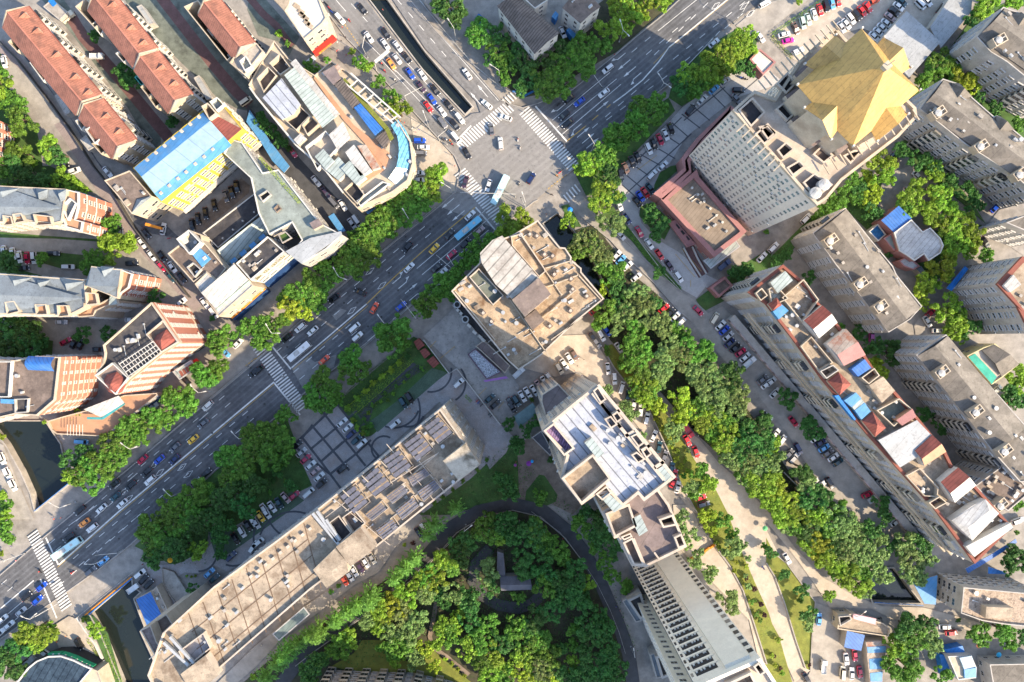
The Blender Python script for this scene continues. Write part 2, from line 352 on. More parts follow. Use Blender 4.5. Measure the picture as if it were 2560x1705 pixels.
sheet('lawn', '02 1480 740 1800 420 2120 240 2280 260 2200 620 1900 760 1560 980 1440 900', GRASS)
sheet('hedge_bed', '02 560 1560 1000 1180 1440 900 1500 1020 960 1580 820 1800 680 1800', GRASS)
sheet('forecourt', '02 1990 670 2355 640 2500 760 2060 900 1600 1260 1440 1520 1380 1640 1160 1950 1190 2050 1330 2200 1520 2310 1790 2530 1920 2590 1860 2700 1780 2640 1700 2740 1560 2660 980 1900 970 1620 1480 1070 1560 990 1880 750', PLAZAG)
DBAND = [ZL[0] + .004]; ZL[0] += .06
for a, b in (('2290 700', '2020 930'), ('1900 780', '2050 930'), ('1820 850', '1960 990'), ('1640 960', '1820 1110'), ('1560 1050', '1730 1180'), ('1470 1130', '1620 1260'), ('1390 1230', '1540 1330'), ('1280 1330', '1500 1460'), ('1180 1420', '1430 1560'), ('1090 1500', '1290 1640'), ('1060 1620', '1230 1760'), ('1010 1700', '1180 1850'), ('1560 1080', '1000 1620'), ('1960 800', '1580 1110'), ('1650 1230', '1050 1780')):
    path('paving_band', '02 ' + a + ' ' + b, .42, PLAZAD, up(DBAND))
sheet('lawn', '12 1310 130 1360 20 1460 -40 1590 -60 1300 200', GRASS)
sheet('lawn', '12 1170 420 1180 330 1280 300 1480 480 1400 640 1300 560', GRASS)
sheet('hedge_bed', '12 830 400 930 330 1030 480 1200 680 1400 900 1560 1090 1540 1110 1350 960 1100 650', GRASS)
sheet('lawn', '12 1960 1010 2120 870 2400 700 2355 900 1990 1180 1760 1300 1690 1190 1820 1090', GRASS)
sheet('parking_lot', '03 30 330 520 -20 1720 -20 1480 320 1060 340 860 260 620 330 300 580 220 540', SAND)
sheet('side_road', '03 -300 240 -60 40 250 -40 420 -40 20 270 -80 380', LANE)
sheet('service_yard', '13 -240 200 130 560 -60 760 -260 880 -500 740 -400 640 -140 560', PAVE)
sheet('lawn', '13 -60 880 400 420 700 160 900 40 1060 60 1000 300 1040 400 920 560 700 340 400 540 200 760 60 930', GRASS)
sheet('lawn', '13 1180 560 1060 700 1200 760 1500 560 1960 500 2000 760 1560 1000 1420 980', GRASS)
sheet('lawn', '03 1280 960 1900 140 2100 60 2355 -40 2355 60 2160 70 1960 310 1700 500 1930 900 2355 1100 2355 1300 2250 1250 1880 880 1610 725 1400 1000', GRASS)
sheet('lawn', '03 1180 1330 1320 1250 1600 1500 1900 1900 2000 2060 1700 1800 1400 1560', GRASS)
sheet('estate_road', '13 1130 20 1300 -40 1480 90 1480 180 1160 80', LANE)
sheet('estate_road', '13 1960 560 2150 330 2240 290 2080 560 2355 730 2355 790 2040 580 1940 780 1720 940 1420 1490 1360 1560 1340 1420 1500 1200 1700 800', PAVE)
sheet('lawn', '12 450 330 520 310 640 520 560 520', GRASS)
# the tree belt, the lane beside it and the yards to the lower right
sheet('tree_belt', '12 560 560 760 500 960 760 1140 980 1380 1180 1560 1440 1780 1700 2100 2100 2500 2700 2800 3140 3100 3400 3300 3800 3000 3700 2400 3050 1700 2430 1300 1960 900 1560 780 1280 960 1240', SOIL)
sheet('concrete_lane', '12 470 240 640 430 900 640 1000 750 1300 1030 1520 1280 1640 1380 1790 1568 2000 1800 2200 1990 2520 2400 2760 2790 2980 3100 3300 3380 3560 3300 3000 2500 2660 2050 2450 1800 1960 1340 1800 1310 1670 1190 1540 1110 1200 800 950 560 800 370 640 230', LANE)
sheet('parking_strip', '23 -700 -180 -420 -320 40 180 380 640 640 960 920 1290 1180 1640 820 1640 560 1330 130 700 -60 260', LANE)
sheet('cream_road', '22 700 -60 300 -40 60 240 400 330 620 280 840 460 1030 620 1240 900 1420 1160 1520 1400 1640 1560 1720 1600 1660 1380 1500 1180 1350 900 1230 640 1060 440 920 260 820 90', SAND)
sheet('cream_road', '22 1560 800 1720 900 1900 1120 2100 1290 2380 1600 2600 1900 2850 2170 3160 2350 3400 2440 3780 2450 3900 2480 4300 2590 4300 2680 3900 2600 3500 2560 3300 2460 3000 2450 2920 2450 2790 2250 2640 2040 2500 1860 2350 1680 2300 1660 2480 2020 2700 2600 2780 3000 2600 3140 2400 2700 2200 2200 2020 1760 1870 1480 1700 1180', SAND)
sheet('car_park', '33 400 830 560 880 640 960 640 1080 700 1260 960 1200 960 1640 300 1640 390 1460 410 1150', LANE)
sheet('planted_strip', '22 830 60 920 30 1060 230 1350 560 1500 800 1700 1130 1880 1380 1990 1600 2120 1960 2250 2260 2360 2500 2560 3140 2360 3140 2300 2860 2220 2560 2120 2260 2010 2060 1750 1690 1700 1580 1560 1330 1430 1000 1260 640 1100 450 940 250', GRASSY)
sheet('lawn', '33 -20 240 60 390 170 480 330 700 430 830 400 1150 385 1460 340 1440 250 1180 150 850 60 600 -20 470', GRASSY)
sheet('planted_strip', '33 -20 930 100 1150 240 1640 -20 1640', GRASSY)
sheet('forecourt', '32 1480 -60 1640 -60 1720 130 2000 500 2120 720 2220 1020 2340 1400 2280 1420 2180 1000 1500 300', SAND)
# slab block surroundings
sheet('garden', '21 740 570 1450 -40 1560 20 1770 290 1100 860 960 900 850 720', GRASS)
sheet('garden', 'd 310 1255 500 1080 660 960 692 1050 722 1112 580 1205 480 1222 470 1296 400 1300', GRASS)
sheet('garden', '21 1500 1600 2060 1120 2170 1020 2400 860 2420 1450 2100 1500 1800 1600', GRASS)
sheet('garden_soil_shade', '21 930 670 1440 200 1560 250 1100 560 1040 740 980 740', DASPH)  # soil strip with the deep shade of the garden put into its colour
sheet('plaza', '21 1030 900 1350 640 1560 450 1770 290 1850 250 2250 770 2370 880 2300 1030 2150 1180 2060 1000 1690 560 1130 1060 680 1500 200 1850 -260 2120 -520 2000 -360 1800 160 1500 520 1330 345 950 740 590', PLAZA)
sheet('forecourt', '30 1350 470 1500 490 1640 480 1800 400 1960 300 2010 380 1960 520 1830 570 1700 560 1580 640 1800 860 1620 1000 1480 700 1300 680', PLAZA)
sheet('parking_lot', '21 1540 -40 1950 -420 2200 60 2420 420 2355 700 2250 770 1850 250', CONCG)
sheet('grass_parking', '21 1050 740 1290 560 1620 250 1760 290 1120 840', GRASSB)
sheet('grass_parking', 'd 480 1225 590 1200 670 1128 700 1150 560 1250 500 1290', GRASSB)
DB2 = [ZL[0] + .004]; ZL[0] += .09
for a in ('345 960 690 1230', '420 880 600 1110 800 1380', '510 770 860 1190', '620 660 1010 1150', '740 570 1130 1060', '345 960 740 590', '420 900 520 780', '500 1000 930 640', '600 1110 1000 760', '690 1220 920 1040 1060 910', '790 1380 1130 1060', '600 1110 800 930'):
    path('paving_band', '21 ' + a, .85, PLAZAD, up(DB2))
def arc(tile, cx, cy, r, a0, a1, w=.7):
    path('paving_band', tile + ' ' + ' '.join('%g %g' % (cx + r * math.cos(rad(a)), cy + r * math.sin(rad(a))) for a in [a0 + (a1 - a0) * k / 10 for k in range(11)]), w, PLAZAD, up(DB2))
for q in (('21', 1610, 280, 190, -10, 100), ('21', 1740, 380, 190, -40, 60), ('21', 1270, 560, 240, 20, 110), ('21', 1180, 640, 330, -20, 60), ('21', 1180, 990, 115, 130, 300), ('21', 1400, 640, 150, 20, 110), ('31', 280, 250, 300, 150, 260), ('31', 350, 330, 330, 200, 290), ('31', 120, 60, 240, 20, 100), ('31', 420, -60, 330, 100, 180), ('30', 2150, 300, 200, 10, 110), ('30', 1830, 380, 170, 0, 90)): arc(*q)
sheet('service_lane', '31 1580 80 1400 230 1290 320 1130 560 900 680 560 940 250 1160 0 1430 -250 1640 -420 1640 0 1230 440 880 640 740 860 640 1080 440 1100 300 1500 20', LANE)
path('ring_path', '32 -200 340 -330 480 -360 640 -260 780 -120 860 60 890 180 850 300 740', 4.2, DASPH)
path('curved_lane', 'd 610 1640 650 1568 700 1500 760 1450 900 1350 980 1280 1040 1210 1100 1175 1180 1158 1250 1175 1310 1225 1350 1280 1385 1350 1420 1430 1445 1500 1465 1640', 4.9, DASPH)
path('brick_path', '31 1680 700 1640 950 1600 1150 1630 1250 1750 1330 1960 1500', 1.6, MUD)
path('garden_path', '21 1520 1560 1960 1240 2330 890', 2.4, PLAZA)
sheet('lawn', '31 980 1180 1180 1180 1200 1330 1500 1400 1640 1280 1980 1568 1500 1640 700 1420 900 1300', GRASSY)
sheet('embankment_path', '20 -60 900 40 960 170 1300 320 1640 -60 1640', LANE)
sheet('lawn', '20 -60 1340 40 1440 90 1640 -60 1640', GRASS)
sheet('forecourt', '30 480 1060 640 960 700 980 860 1200 980 1640 820 1640 760 1480 600 1400', SAND)
sheet('lawn', '30 760 960 860 950 1000 1120 1150 1640 1080 1640 900 1180', GRASS)
# carriageways
AVN = 's -60 1489 0 1439 120 1336 231 1246 321 1173 470 1047 625 917 750 808 874 698 990 603 1099 516 1140 478'
AVS = '1241 573 1173 632 1096 700 1047 744 933 844 895 874 721 1015 326 1362 245 1425 168 1479 0 1598 -60 1640'
sheet('avenue', AVN + ' ' + AVS, ASPH)
sheet('north_road', 's 780 -20 870 100 905 135 970 210 1030 275 1095 345 1180 300 1159 294 1031 154 899 -20', ASPHN)
sheet('north_road', 's 968 -20 1064 123 1192 256 1202 284 1262 258 1249 250 1183 174 1088 76 1008 -20', ASPHN)
sheet('avenue', 's 1307 269 1345 257 1432 223 1476 187 1535 139 1592 90 1660 35 1720 -20 1925 -20 1891 14 1862 35 1799 79 1674 209 1579 283 1503 356 1443 415', ASPH)
sheet('junction', 's 1099 516 1140 478 1152 425 1137 391 1095 345 1180 285 1204 282 1250 255 1280 261 1307 269 1443 415 1416 437 1389 459 1334 505 1290 540 1241 573', ASPHP)
sheet('asphalt_patch', '21 330 250 480 150 545 195 745 125 720 240 560 300 430 430', ASPHP)
sheet('asphalt_patch', '11 705 1335 780 1270 840 1290 740 1380', ASPHP)
# kerbs: real steps
KERB = M('kerb_stone', (.28, .26, .24), amt=.15)
def kerb(s, w=.35, h=.14):
    l, r = ribbon(poly(s), w); m = MB()
    for k in range(len(l) - 1): m.prism([r[k], r[k + 1], l[k + 1], l[k]], 0, ZL[0] + h)
    tag(m.build('kerb', KERB), kind='structure')
kerb(AVN); kerb('s ' + AVS); kerb('s 780 -20 870 100 905 135 970 210 1030 275 1095 345 1137 391 1152 425 1140 478')
kerb('s 1008 -20 1088 76 1183 174 1249 250 1280 263 1307 271 1345 259 1432 224 1476 188 1535 140 1592 91 1660 36 1720 -20')
kerb('s 1241 573 1290 540 1334 505 1345 500'); kerb('s 1416 437 1443 415 1503 356 1579 283 1674 209')
kerb('12 640 430 900 640 1000 750 1300 1030 1520 1280 1640 1380'); kerb('12 800 370 950 560 1200 800 1540 1110')
kerb('d 680 1530 715 1502 772 1462 912 1362 990 1292 1050 1224 1106 1189 1178 1172 1242 1187 1300 1237 1340 1292', .3); kerb('22 830 60 940 250 1100 450 1260 640 1430 1000 1560 1330 1700 1580', .4, .3)
kerb('32 1720 130 2000 500 2120 720 2220 1020 2340 1400', .4, .3); kerb('33 -20 470 60 600 150 850 250 1180 340 1440', .4, .3); kerb('33 60 390 170 480 330 700 430 830 400 1150 385 1460', .3)

# ---------------------------------------------------------------- markings
ZM = ZL[0] + .012
def strip(m, a, b, w, mi=0):
    l, r = ribbon([a, b], w); m.face([(*r[0], ZM), (*r[1], ZM), (*l[1], ZM), (*l[0], ZM)], mi)
def dashes(m, s, dash, gap, w=.22):
    pl = poly(s)
    for a, b in zip(pl, pl[1:]):
        d = b - a; n = max(1, int(d.length / (dash + gap))); u = d / d.length
        for k in range(n): p = a + u * (k * (dash + gap)); strip(m, p, p + u * dash, w)
def solid(m, s, w=.2):
    pl = poly(s)
    for a, b in zip(pl, pl[1:]): strip(m, a, b, w)
mk = MB()
A0, u, n = Vector((140, 1405)), Vector((.7637, -.6457)), Vector((-.6457, -.7637))
def av(t, o): p = A0 + u * t + n * o; return '%.1f %.1f ' % (p.x, p.y)
for o in (22, 45):
    dashes(mk, 's ' + av(20, o) + av(640, o), 2.6, 3.7); dashes(mk, 's ' + av(760, o) + av(1310, o), 2.6, 3.7)
    dashes(mk, 's ' + av(40, -o) + av(650, -o), 2.6, 3.7); dashes(mk, 's ' + av(760, -o) + av(1000, -o), 2.6, 3.7)
    dashes(mk, 's ' + av(-180, o) + av(-70, o), 2.6, 3.7); solid(mk, 's ' + av(-260, -o) + av(-70, -o))
for q in ('11 1480 905 2120 360', '11 1530 960 2160 430', '11 1580 1015 2140 550', '11 1260 1370 2020 800', '11 1030 1568 1160 1460', '01 1020 390 1840 1200', '01 1160 560 1780 1230', '01 1290 480 1930 1150', '01 1420 10 1650 280 2230 930', '01 735 0 830 110', '02 370 1110 900 670', '02 410 1180 960 730', '02 460 1240 1000 780', '02 1340 290 1700 0', '02 1500 720 1910 290', '03 -80 60 60 -60', '30 640 130 900 -60', '20 1180 1290 1270 1215', '20 1840 730 1920 660'): solid(mk, q)
for q in ('01 880 40 1120 310', '01 1300 0 1850 640', '02 1800 30 1225 590', '02 1270 345 960 600', '02 2140 20 1380 630 600 1300', '02 2120 130 1425 700 740 1200', '02 1640 160 1100 620', '30 1300 20 450 770'): dashes(mk, q, 2.6, 3.7)
solid(mk, 's ' + av(-230, 0) + av(-70, 0), .4); solid(mk, 's 149 1411 299 1278 686 955', .5); solid(mk, 's 730 919 814 848 917 760', .4); solid(mk, '02 1980 0 1580 330 1440 440 1350 570 1200 740 1040 870 930 950', .4)
for q in ('21 160 60 325 260', '21 170 385 410 680', '11 2020 340 2200 550', '02 215 980 505 1305', '01 1865 1280 1980 1160', '30 430 240 545 490', '30 380 620 530 980'): solid(mk, q, .55)
tag(mk.build('lane_markings', MARK), kind='structure')
mk = MB()
for q in ('s 917 760 950 728 993 687 1060 626 1189 518', '02 505 1300 680 1160', '02 870 995 905 965', '02 735 1110 792 1062'): solid(mk, q, .3)
for q in ('s 146 1417 302 1281 688 959', 's 733 924 818 852 921 764', '02 1985 6 1590 330 1450 440', '02 1440 440 1300 590'): solid(mk, q, .16)
for q in ('01 820 230 970 450', '12 500 40 320 180', '20 2355 160 2250 240', '21 0 170 150 50'): dashes(mk, q, .8, .5, .25)
for q in ('12 1500 770 1680 980', '12 1640 1010 1640 1070', '12 1560 720 1740 930', '21 1600 60 1660 0', '21 1700 160 1830 50', '21 2050 500 2120 430', '21 2230 620 2280 560', '02 1150 1568 1330 1430'): solid(mk, q, .15)
tag(mk.build('yellow_markings', MARKY), kind='structure')
def zebra(s, ln, ang, step=1.08, w=.52):
    a, b = poly(s); d = b - a; k = int(d.length / step); m = MB(); v = Vector((math.cos(rad(ang)), math.sin(rad(ang)), 0)) * ln / 2
    for i in range(k + 1): p = a + d * i / k; strip(m, p - v, p + v, w)
    tag(m.build('crosswalk', MARK), kind='structure')
zebra('21 30 50 425 620', 5.0, 38); zebra('11 1880 20 2255 465', 4.8, 36); zebra('01 1870 1345 2330 985', 4.6, -46); zebra('02 115 1025 565 1535', 4.6, 40)
zebra('12 500 262 600 165', 3.4, -52, 1.3); zebra('30 310 205 620 880', 4.6, 36); zebra('12 -60 -620 60 -720', 3.2, -46)
def arrow(s, ang, kind=0):
    p = poly(s)[0]; c, sn = math.cos(rad(ang)), math.sin(rad(ang)); m = MB()
    def q(x, y): return (p.x + x * c - y * sn, p.y + x * sn + y * c, ZM)
    m.face([q(-3, -.13), q(.8, -.13), q(.8, .13), q(-3, .13)])
    if kind == 0: m.face([q(.8, -.5), q(3, 0), q(.8, .5)])
    else:
        k = kind; a = [q(.8, -.13), q(1.7, k * .75 - .13), q(1.7, k * .75 + .13), q(.8, .13)]; m.face(a)
        m.face([q(1.5, k * .3), q(3.0, k * 1.0), q(1.5, k * 1.35)] if k > 0 else [q(1.5, -.3), q(1.5, -1.35), q(3, -1.0)][::-1])
    tag(m.build('road_arrow', MARK), kind='structure')
for s, a, k in (('11 1765 305', 220, 0), ('11 1815 365', 220, 0), ('11 1862 420', 220, 0), ('11 1430 1085', 40, 0), ('11 1470 1150', 40, -1), ('11 1315 995', 40, 1), ('11 1370 1040', 40, 1), ('02 985 540', 220, -1), ('02 1030 600', 220, 0), ('02 1080 665', 220, 0), ('02 1130 720', 220, 1), ('02 580 1190', 220, 1), ('02 655 1220', 40, 0), ('02 700 1275', 40, 0), ('02 740 1320', 40, 0), ('02 430 1010', 220, -1), ('02 830 980', 40, 0), ('01 2085 840', 130, 0), ('01 2020 910', 130, 0), ('01 1245 610', -52, 0), ('01 1775 1205', -52, 0)): arrow(s, a, k)
def diamond(s):
    p = poly(s)[0]; m = MB(); v = [Vector((1.6, 1.35)), Vector((.25, -.75)), Vector((-1.6, -1.35)), Vector((-.25, .75))]
    for k in range(4): strip(m, p.xy + v[k], p.xy + v[(k + 1) % 4], .16)
    tag(m.build('road_diamond', MARK), kind='structure')
for s in ('11 1050 930', '11 1160 1060', '11 885 1290', '20 1680 1160', '20 1740 1225', '20 1475 1210', '20 1425 1140', '20 1190 1450', '20 1140 1390', '02 1870 60', '02 2130 62', '02 2190 130'): diamond(s)
MH = M('manhole_iron', (.05, .048, .046), amt=.3)
rr_ = random.Random(77)
for k in range(34):
    p = W((A0.x + u.x * rr_.uniform(-120, 1330), A0.y + u.y * rr_.uniform(0, 0)), 0) if False else None
    t_, o_ = rr_.uniform(-120, 1330), rr_.choice((-56, -33, -10, 12, 33, 56)) + rr_.uniform(-4, 4); q = A0 + u * t_ + n * o_; p = W((q.x, q.y)); m = MB()
    m.face([(p.x + .4 * math.cos(a * .5236), p.y + .4 * math.sin(a * .5236), ZM + .002) for a in range(12)]); tag(m.build('manhole_cover', MH), kind='structure')
# ---------------------------------------------------------------- building kit
WINCACHE = {}
def win_mesh(w, hh, glass, frame, style):
    key = (w, hh, glass.name, frame.name, style)
    if key in WINCACHE: return WINCACHE[key]
    m = MB()
    def bx(x0, x1, y0, y1, z0, z1, mi): m.prism([(x0, y0), (x1, y0), (x1, y1), (x0, y1)], z0, z1, mi, None, True)
    if style == 'balcony':
        d = 1.3
        bx(-w / 2, w / 2, -d, 0, -.15, 0, 0); bx(-w / 2, w / 2, -d, -d + .12, 0, 1.05, 0)
        bx(-w / 2, -w / 2 + .12, -d + .12, 0, 0, 1.05, 0); bx(w / 2 - .12, w / 2, -d + .12, 0, 0, 1.05, 0)
        bx(-w / 2 + .06, w / 2 - .06, -d + .05, 0, 1.05, hh, 1)
        for x in (-w / 2 + .03, 0, w / 2 - .03): bx(x - .03, x + .03, -d - .01, -d + .05, 1.05, hh, 2)
    elif style == 'bay':
        bx(-w / 2, w / 2, -.65, 0, -.2, 0, 0); bx(-w / 2 + .05, w / 2 - .05, -.6, 0, 0, hh, 1); bx(-w / 2, w / 2, -.68, 0, hh, hh + .12, 0)
        for x in (-w / 2 + .06, 0, w / 2 - .06): bx(x - .04, x + .04, -.64, -.6, 0, hh, 2)
    else:
        t = .1
        bx(-w / 2, w / 2, -.07, 0, 0, t, 2); bx(-w / 2, w / 2, -.07, 0, hh - t, hh, 2)
        bx(-w / 2, -w / 2 + t, -.07, 0, t, hh - t, 2); bx(w / 2 - t, w / 2, -.07, 0, t, hh - t, 2); bx(-.04, .04, -.06, 0, t, hh - t, 2)
        m.face([(-w / 2 + t, -.03, t), (w / 2 - t, -.03, t), (w / 2 - t, -.03, hh - t), (-w / 2 + t, -.03, hh - t)], 1)
        if style == 'sill': bx(-w / 2 - .1, w / 2 + .1, -.3, 0, -.12, 0, 0); bx(-w / 2 - .1, w / 2 + .1, -.45, 0, hh, hh + .1, 0)
    me = mesh('window', m.v, m.f, [WHITE if style in ('balcony', 'bay') else frame, glass, frame], m.i)
    WINCACHE[key] = me; return me
def acmesh():
    if 'ac' not in WINCACHE:
        m = MB(); m.prism([(-.45, -.42), (.45, -.42), (.45, -.04), (-.45, -.04)], 0, .65, 0, None, True)
        m.face([(-.3, -.425, .1), (.3, -.425, .1), (.3, -.425, .55), (-.3, -.425, .55)], 1)
        WINCACHE['ac'] = mesh('air_conditioner', m.v, m.f, [WHITE, DARK], m.i)
    return WINCACHE['ac']
CAP = 96
def fill_walls(root, ring, zs, h, win, skip=-1):
    """windows, balconies and cooling units on every wall; the ones that show largest stand alone"""
    sp, w, hh, fl = win.get('sp', 3.2), win.get('w', 1.7), win.get('hh', 1.5), win.get('fl', 3.0)
    glass, frame, style, every = win.get('glass', GLASS), win.get('frame', FRAME), win.get('style', 'win'), win.get('balc', 0)
    ac = win.get('ac', .25); off = win.get('sill', 1.0)
    items = {'window': [], 'balcony': [], 'air_conditioner': []}
    n = len(ring)
    for k in range(n):
        A, B = Vector(ring[k]), Vector(ring[(k + 1) % n]); d = B - A; Ls = d.length
        if Ls < sp * .9 or k == skip: continue
        d /= Ls; nn = Vector((d.y, -d.x)); mid = (A + B) / 2; cosv = nn.dot(-mid) / max(1, mid.length)
        nc = max(1, int((Ls - .6) / sp)); nr = int((h - zs - off + .3) / fl); ang = math.atan2(d.y, d.x)
        bal = every and cosv > -.2 and Ls > 14 and not (win.get('only') and cosv < .05)
        for c in range(nc):
            p = A + d * (Ls * (c + .5) / nc)
            isb = bal and (c % every == every // 2)
            for r in range(nr):
                z = zs + off + r * fl
                sc = cosv * mid.length * (1 + z / 100.0) + R.random() * .01
                if isb: items['balcony'].append((sc, (p.x, p.y, z - off + .12), ang))
                else:
                    items['window'].append((sc, (p.x, p.y, z), ang))
                    if cosv > 0 and R.random() < ac: q = p + d * (w / 2 + .55); items['air_conditioner'].append((sc, (q.x, q.y, z - .5), ang))
    for nm, lst in items.items():
        if not lst: continue
        me = acmesh() if nm == 'air_conditioner' else win_mesh(min(sp * .93, 3.4) if nm == 'balcony' else w, 2.55 if nm == 'balcony' else hh, glass, frame, 'balcony' if nm == 'balcony' else style)
        lst.sort(key=lambda t: -t[0])
        cap = min(CAP, len([1 for t in lst if t[0] > 0])) if nm != 'air_conditioner' else 40
        for sc, p, a in lst[:cap]: link(nm, me, root, Vector(p) - root.location, a)
        rest = lst[cap:] if nm != 'air_conditioner' else []
        if rest:
            vs, fs, ix = [], [], []; mv = [v.co.copy() for v in me.vertices]; mf = [(tuple(f.vertices), f.material_index) for f in me.polygons]
            for sc, p, a in rest:
                b = len(vs); mt = Matrix.Translation(Vector(p) - root.location) @ Matrix.Rotation(a, 4, 'Z')
                vs += [mt @ v for v in mv]
                for f, i in mf: fs.append(tuple(b + q for q in f)); ix.append(i)
            tag(link(nm, mesh(nm, vs, fs, list(me.materials), ix), root), kind='stuff')
class B: pass
def bld(name, label, cat, outline, h, wall, roof, ph=.8, pmat=None, win=None, group=None, z0=0.0, t=.35, root=None, roofname='roof'):
    b = B(); b.ring = ccw([p.xy for p in (poly(outline, h) if isinstance(outline, str) else outline)]); b.h = h; b.top = h - ph
    c = sum((Vector(p) for p in b.ring), Vector((0, 0))) / len(b.ring)
    b.root = root or thing(name, label, cat, (c.x, c.y, 0), group)
    m = MB(); n = len(b.ring)
    for k in range(n):
        A, Q = b.ring[k], b.ring[(k + 1) % n]; m.face([(*A, z0), (*Q, z0), (*Q, b.top), (*A, b.top)])
    m.build('wall', wall, b.root)
    m = MB(); r = b.ring; tri = geometry.tessellate_polygon([[Vector((p[0], p[1], 0)) for p in r]])
    for q in tri: m.face([(*r[k], b.top) for k in (q if area([r[k] for k in q]) > 0 else reversed(q))])
    b.roof = m.build(roofname, roof, b.root)
    if ph > .05:
        m = MB(); m.ring(b.ring, t, b.top, h); m.build('parapet', pmat or wall, b.root)
    if win: fill_walls(b.root, b.ring, z0, b.top, win)
    return b
def block(b, name, outline, z0, z1, mat, top=None, label=None):
    """a raised piece on a roof, its outline read at its own top"""
    m = MB(); m.prism([p.xy for p in poly(outline, z1)], z0, z1, 0, 1 if top else None)
    o = m.build(name, [mat, top] if top else [mat], b.root)
    if label: o['label'] = label
    return o
def tub(b, name, outline, z0, z1, wall, floor, t=.3, fz=None):
    """a walled roof yard"""
    r = ccw([p.xy for p in poly(outline, z1)]); m = MB(); m.ring(r, t, z0, z1, 0)
    m.face([(*p, z0 + .05 if fz is None else fz) for p in inset(r, t * .9)], 1); return m.build(name, [wall, floor], b.root)
def ring3(m, P, mi=0, th=.12):
    """a sloping sheet with thickness"""
    P = [Vector(p) for p in P]; nrm = (P[1] - P[0]).cross(P[2] - P[0]).normalized()
    if nrm.z < 0: P.reverse(); nrm = -nrm
    Q = [p - Vector((0, 0, th)) for p in P]; n = len(P)
    m.face(P, mi); m.face(Q[::-1], mi)
    for k in range(n): m.face([P[k], Q[k], Q[(k + 1) % n], P[(k + 1) % n]], mi)
def pitched(b, name, quad, ze, zr, mat, gable=None, z0=None, axis=0, mat2=None):
    """gabled roof over four corners read at eaves height; axis picks the ridge direction"""
    q = [p for p in poly(quad, ze)]
    if axis: q = q[1:] + q[:1]
    m0 = (q[0] + q[3]) / 2; m1 = (q[1] + q[2]) / 2; m0.z = m1.z = zr
    m = MB(); ring3(m, [q[0], q[1], m1, m0], 0); ring3(m, [q[3], q[2], m1, m0], 1 if mat2 else 0)
    o = m.build(name, [mat, mat2 or mat], b.root)
    if gable:
        g = MB(); zb = b.top if z0 is None else z0
        qi = [Vector(v) for v in q]
        c = sum(qi, Vector()) / 4
        qi = [c + (v - c) * .96 for v in qi]; a0 = (qi[0] + qi[3]) / 2; a1 = (qi[1] + qi[2]) / 2; a0.z = a1.z = zr - .2
        e = ze - .15
        for i, j in ((0, 1), (2, 3)): g.face([(qi[i].x, qi[i].y, zb), (qi[j].x, qi[j].y, zb), (qi[j].x, qi[j].y, e), (qi[i].x, qi[i].y, e)])
        for i, j, a in ((1, 2, a1), (3, 0, a0)): g.face([(qi[i].x, qi[i].y, zb), (qi[j].x, qi[j].y, zb), (qi[j].x, qi[j].y, e), a, (qi[i].x, qi[i].y, e)])
        g.build(name.split('_')[0] + '_wall' if name != 'roof' else 'wall', gable, b.root)
    return o
def hipped(b, name, corners, ze, zr, mat, k=.0):
    """hip or pyramid roof; k keeps a ridge of that share"""
    q = poly(corners, ze); m = MB(); n = len(q)
    if n == 4 and k > 0:
        m0 = (q[0] + q[3]) / 2; m1 = (q[1] + q[2]) / 2; a = m0 + (m1 - m0) * (.5 - k / 2); d = m0 + (m1 - m0) * (.5 + k / 2); a.z = d.z = zr
        ring3(m, [q[0], q[1], d, a]); ring3(m, [q[2], q[3], a, d]); ring3(m, [q[1], q[2], d]); ring3(m, [q[3], q[0], a])
    else:
        c = sum(q, Vector()) / n; c.z = zr
        for i in range(n): ring3(m, [q[i], q[(i + 1) % n], c])
    return m.build(name, mat, b.root)
def bar(b, name, s, z, w, hgt, mat):
    pl = poly(s, z); m = MB()
    for a, c in zip(pl, pl[1:]):
        l, r = ribbon([a, c], w); m.prism([r[0], r[1], l[1], l[0]], z - hgt, z, 0, None, True)
    return m.build(name, mat, b.root)
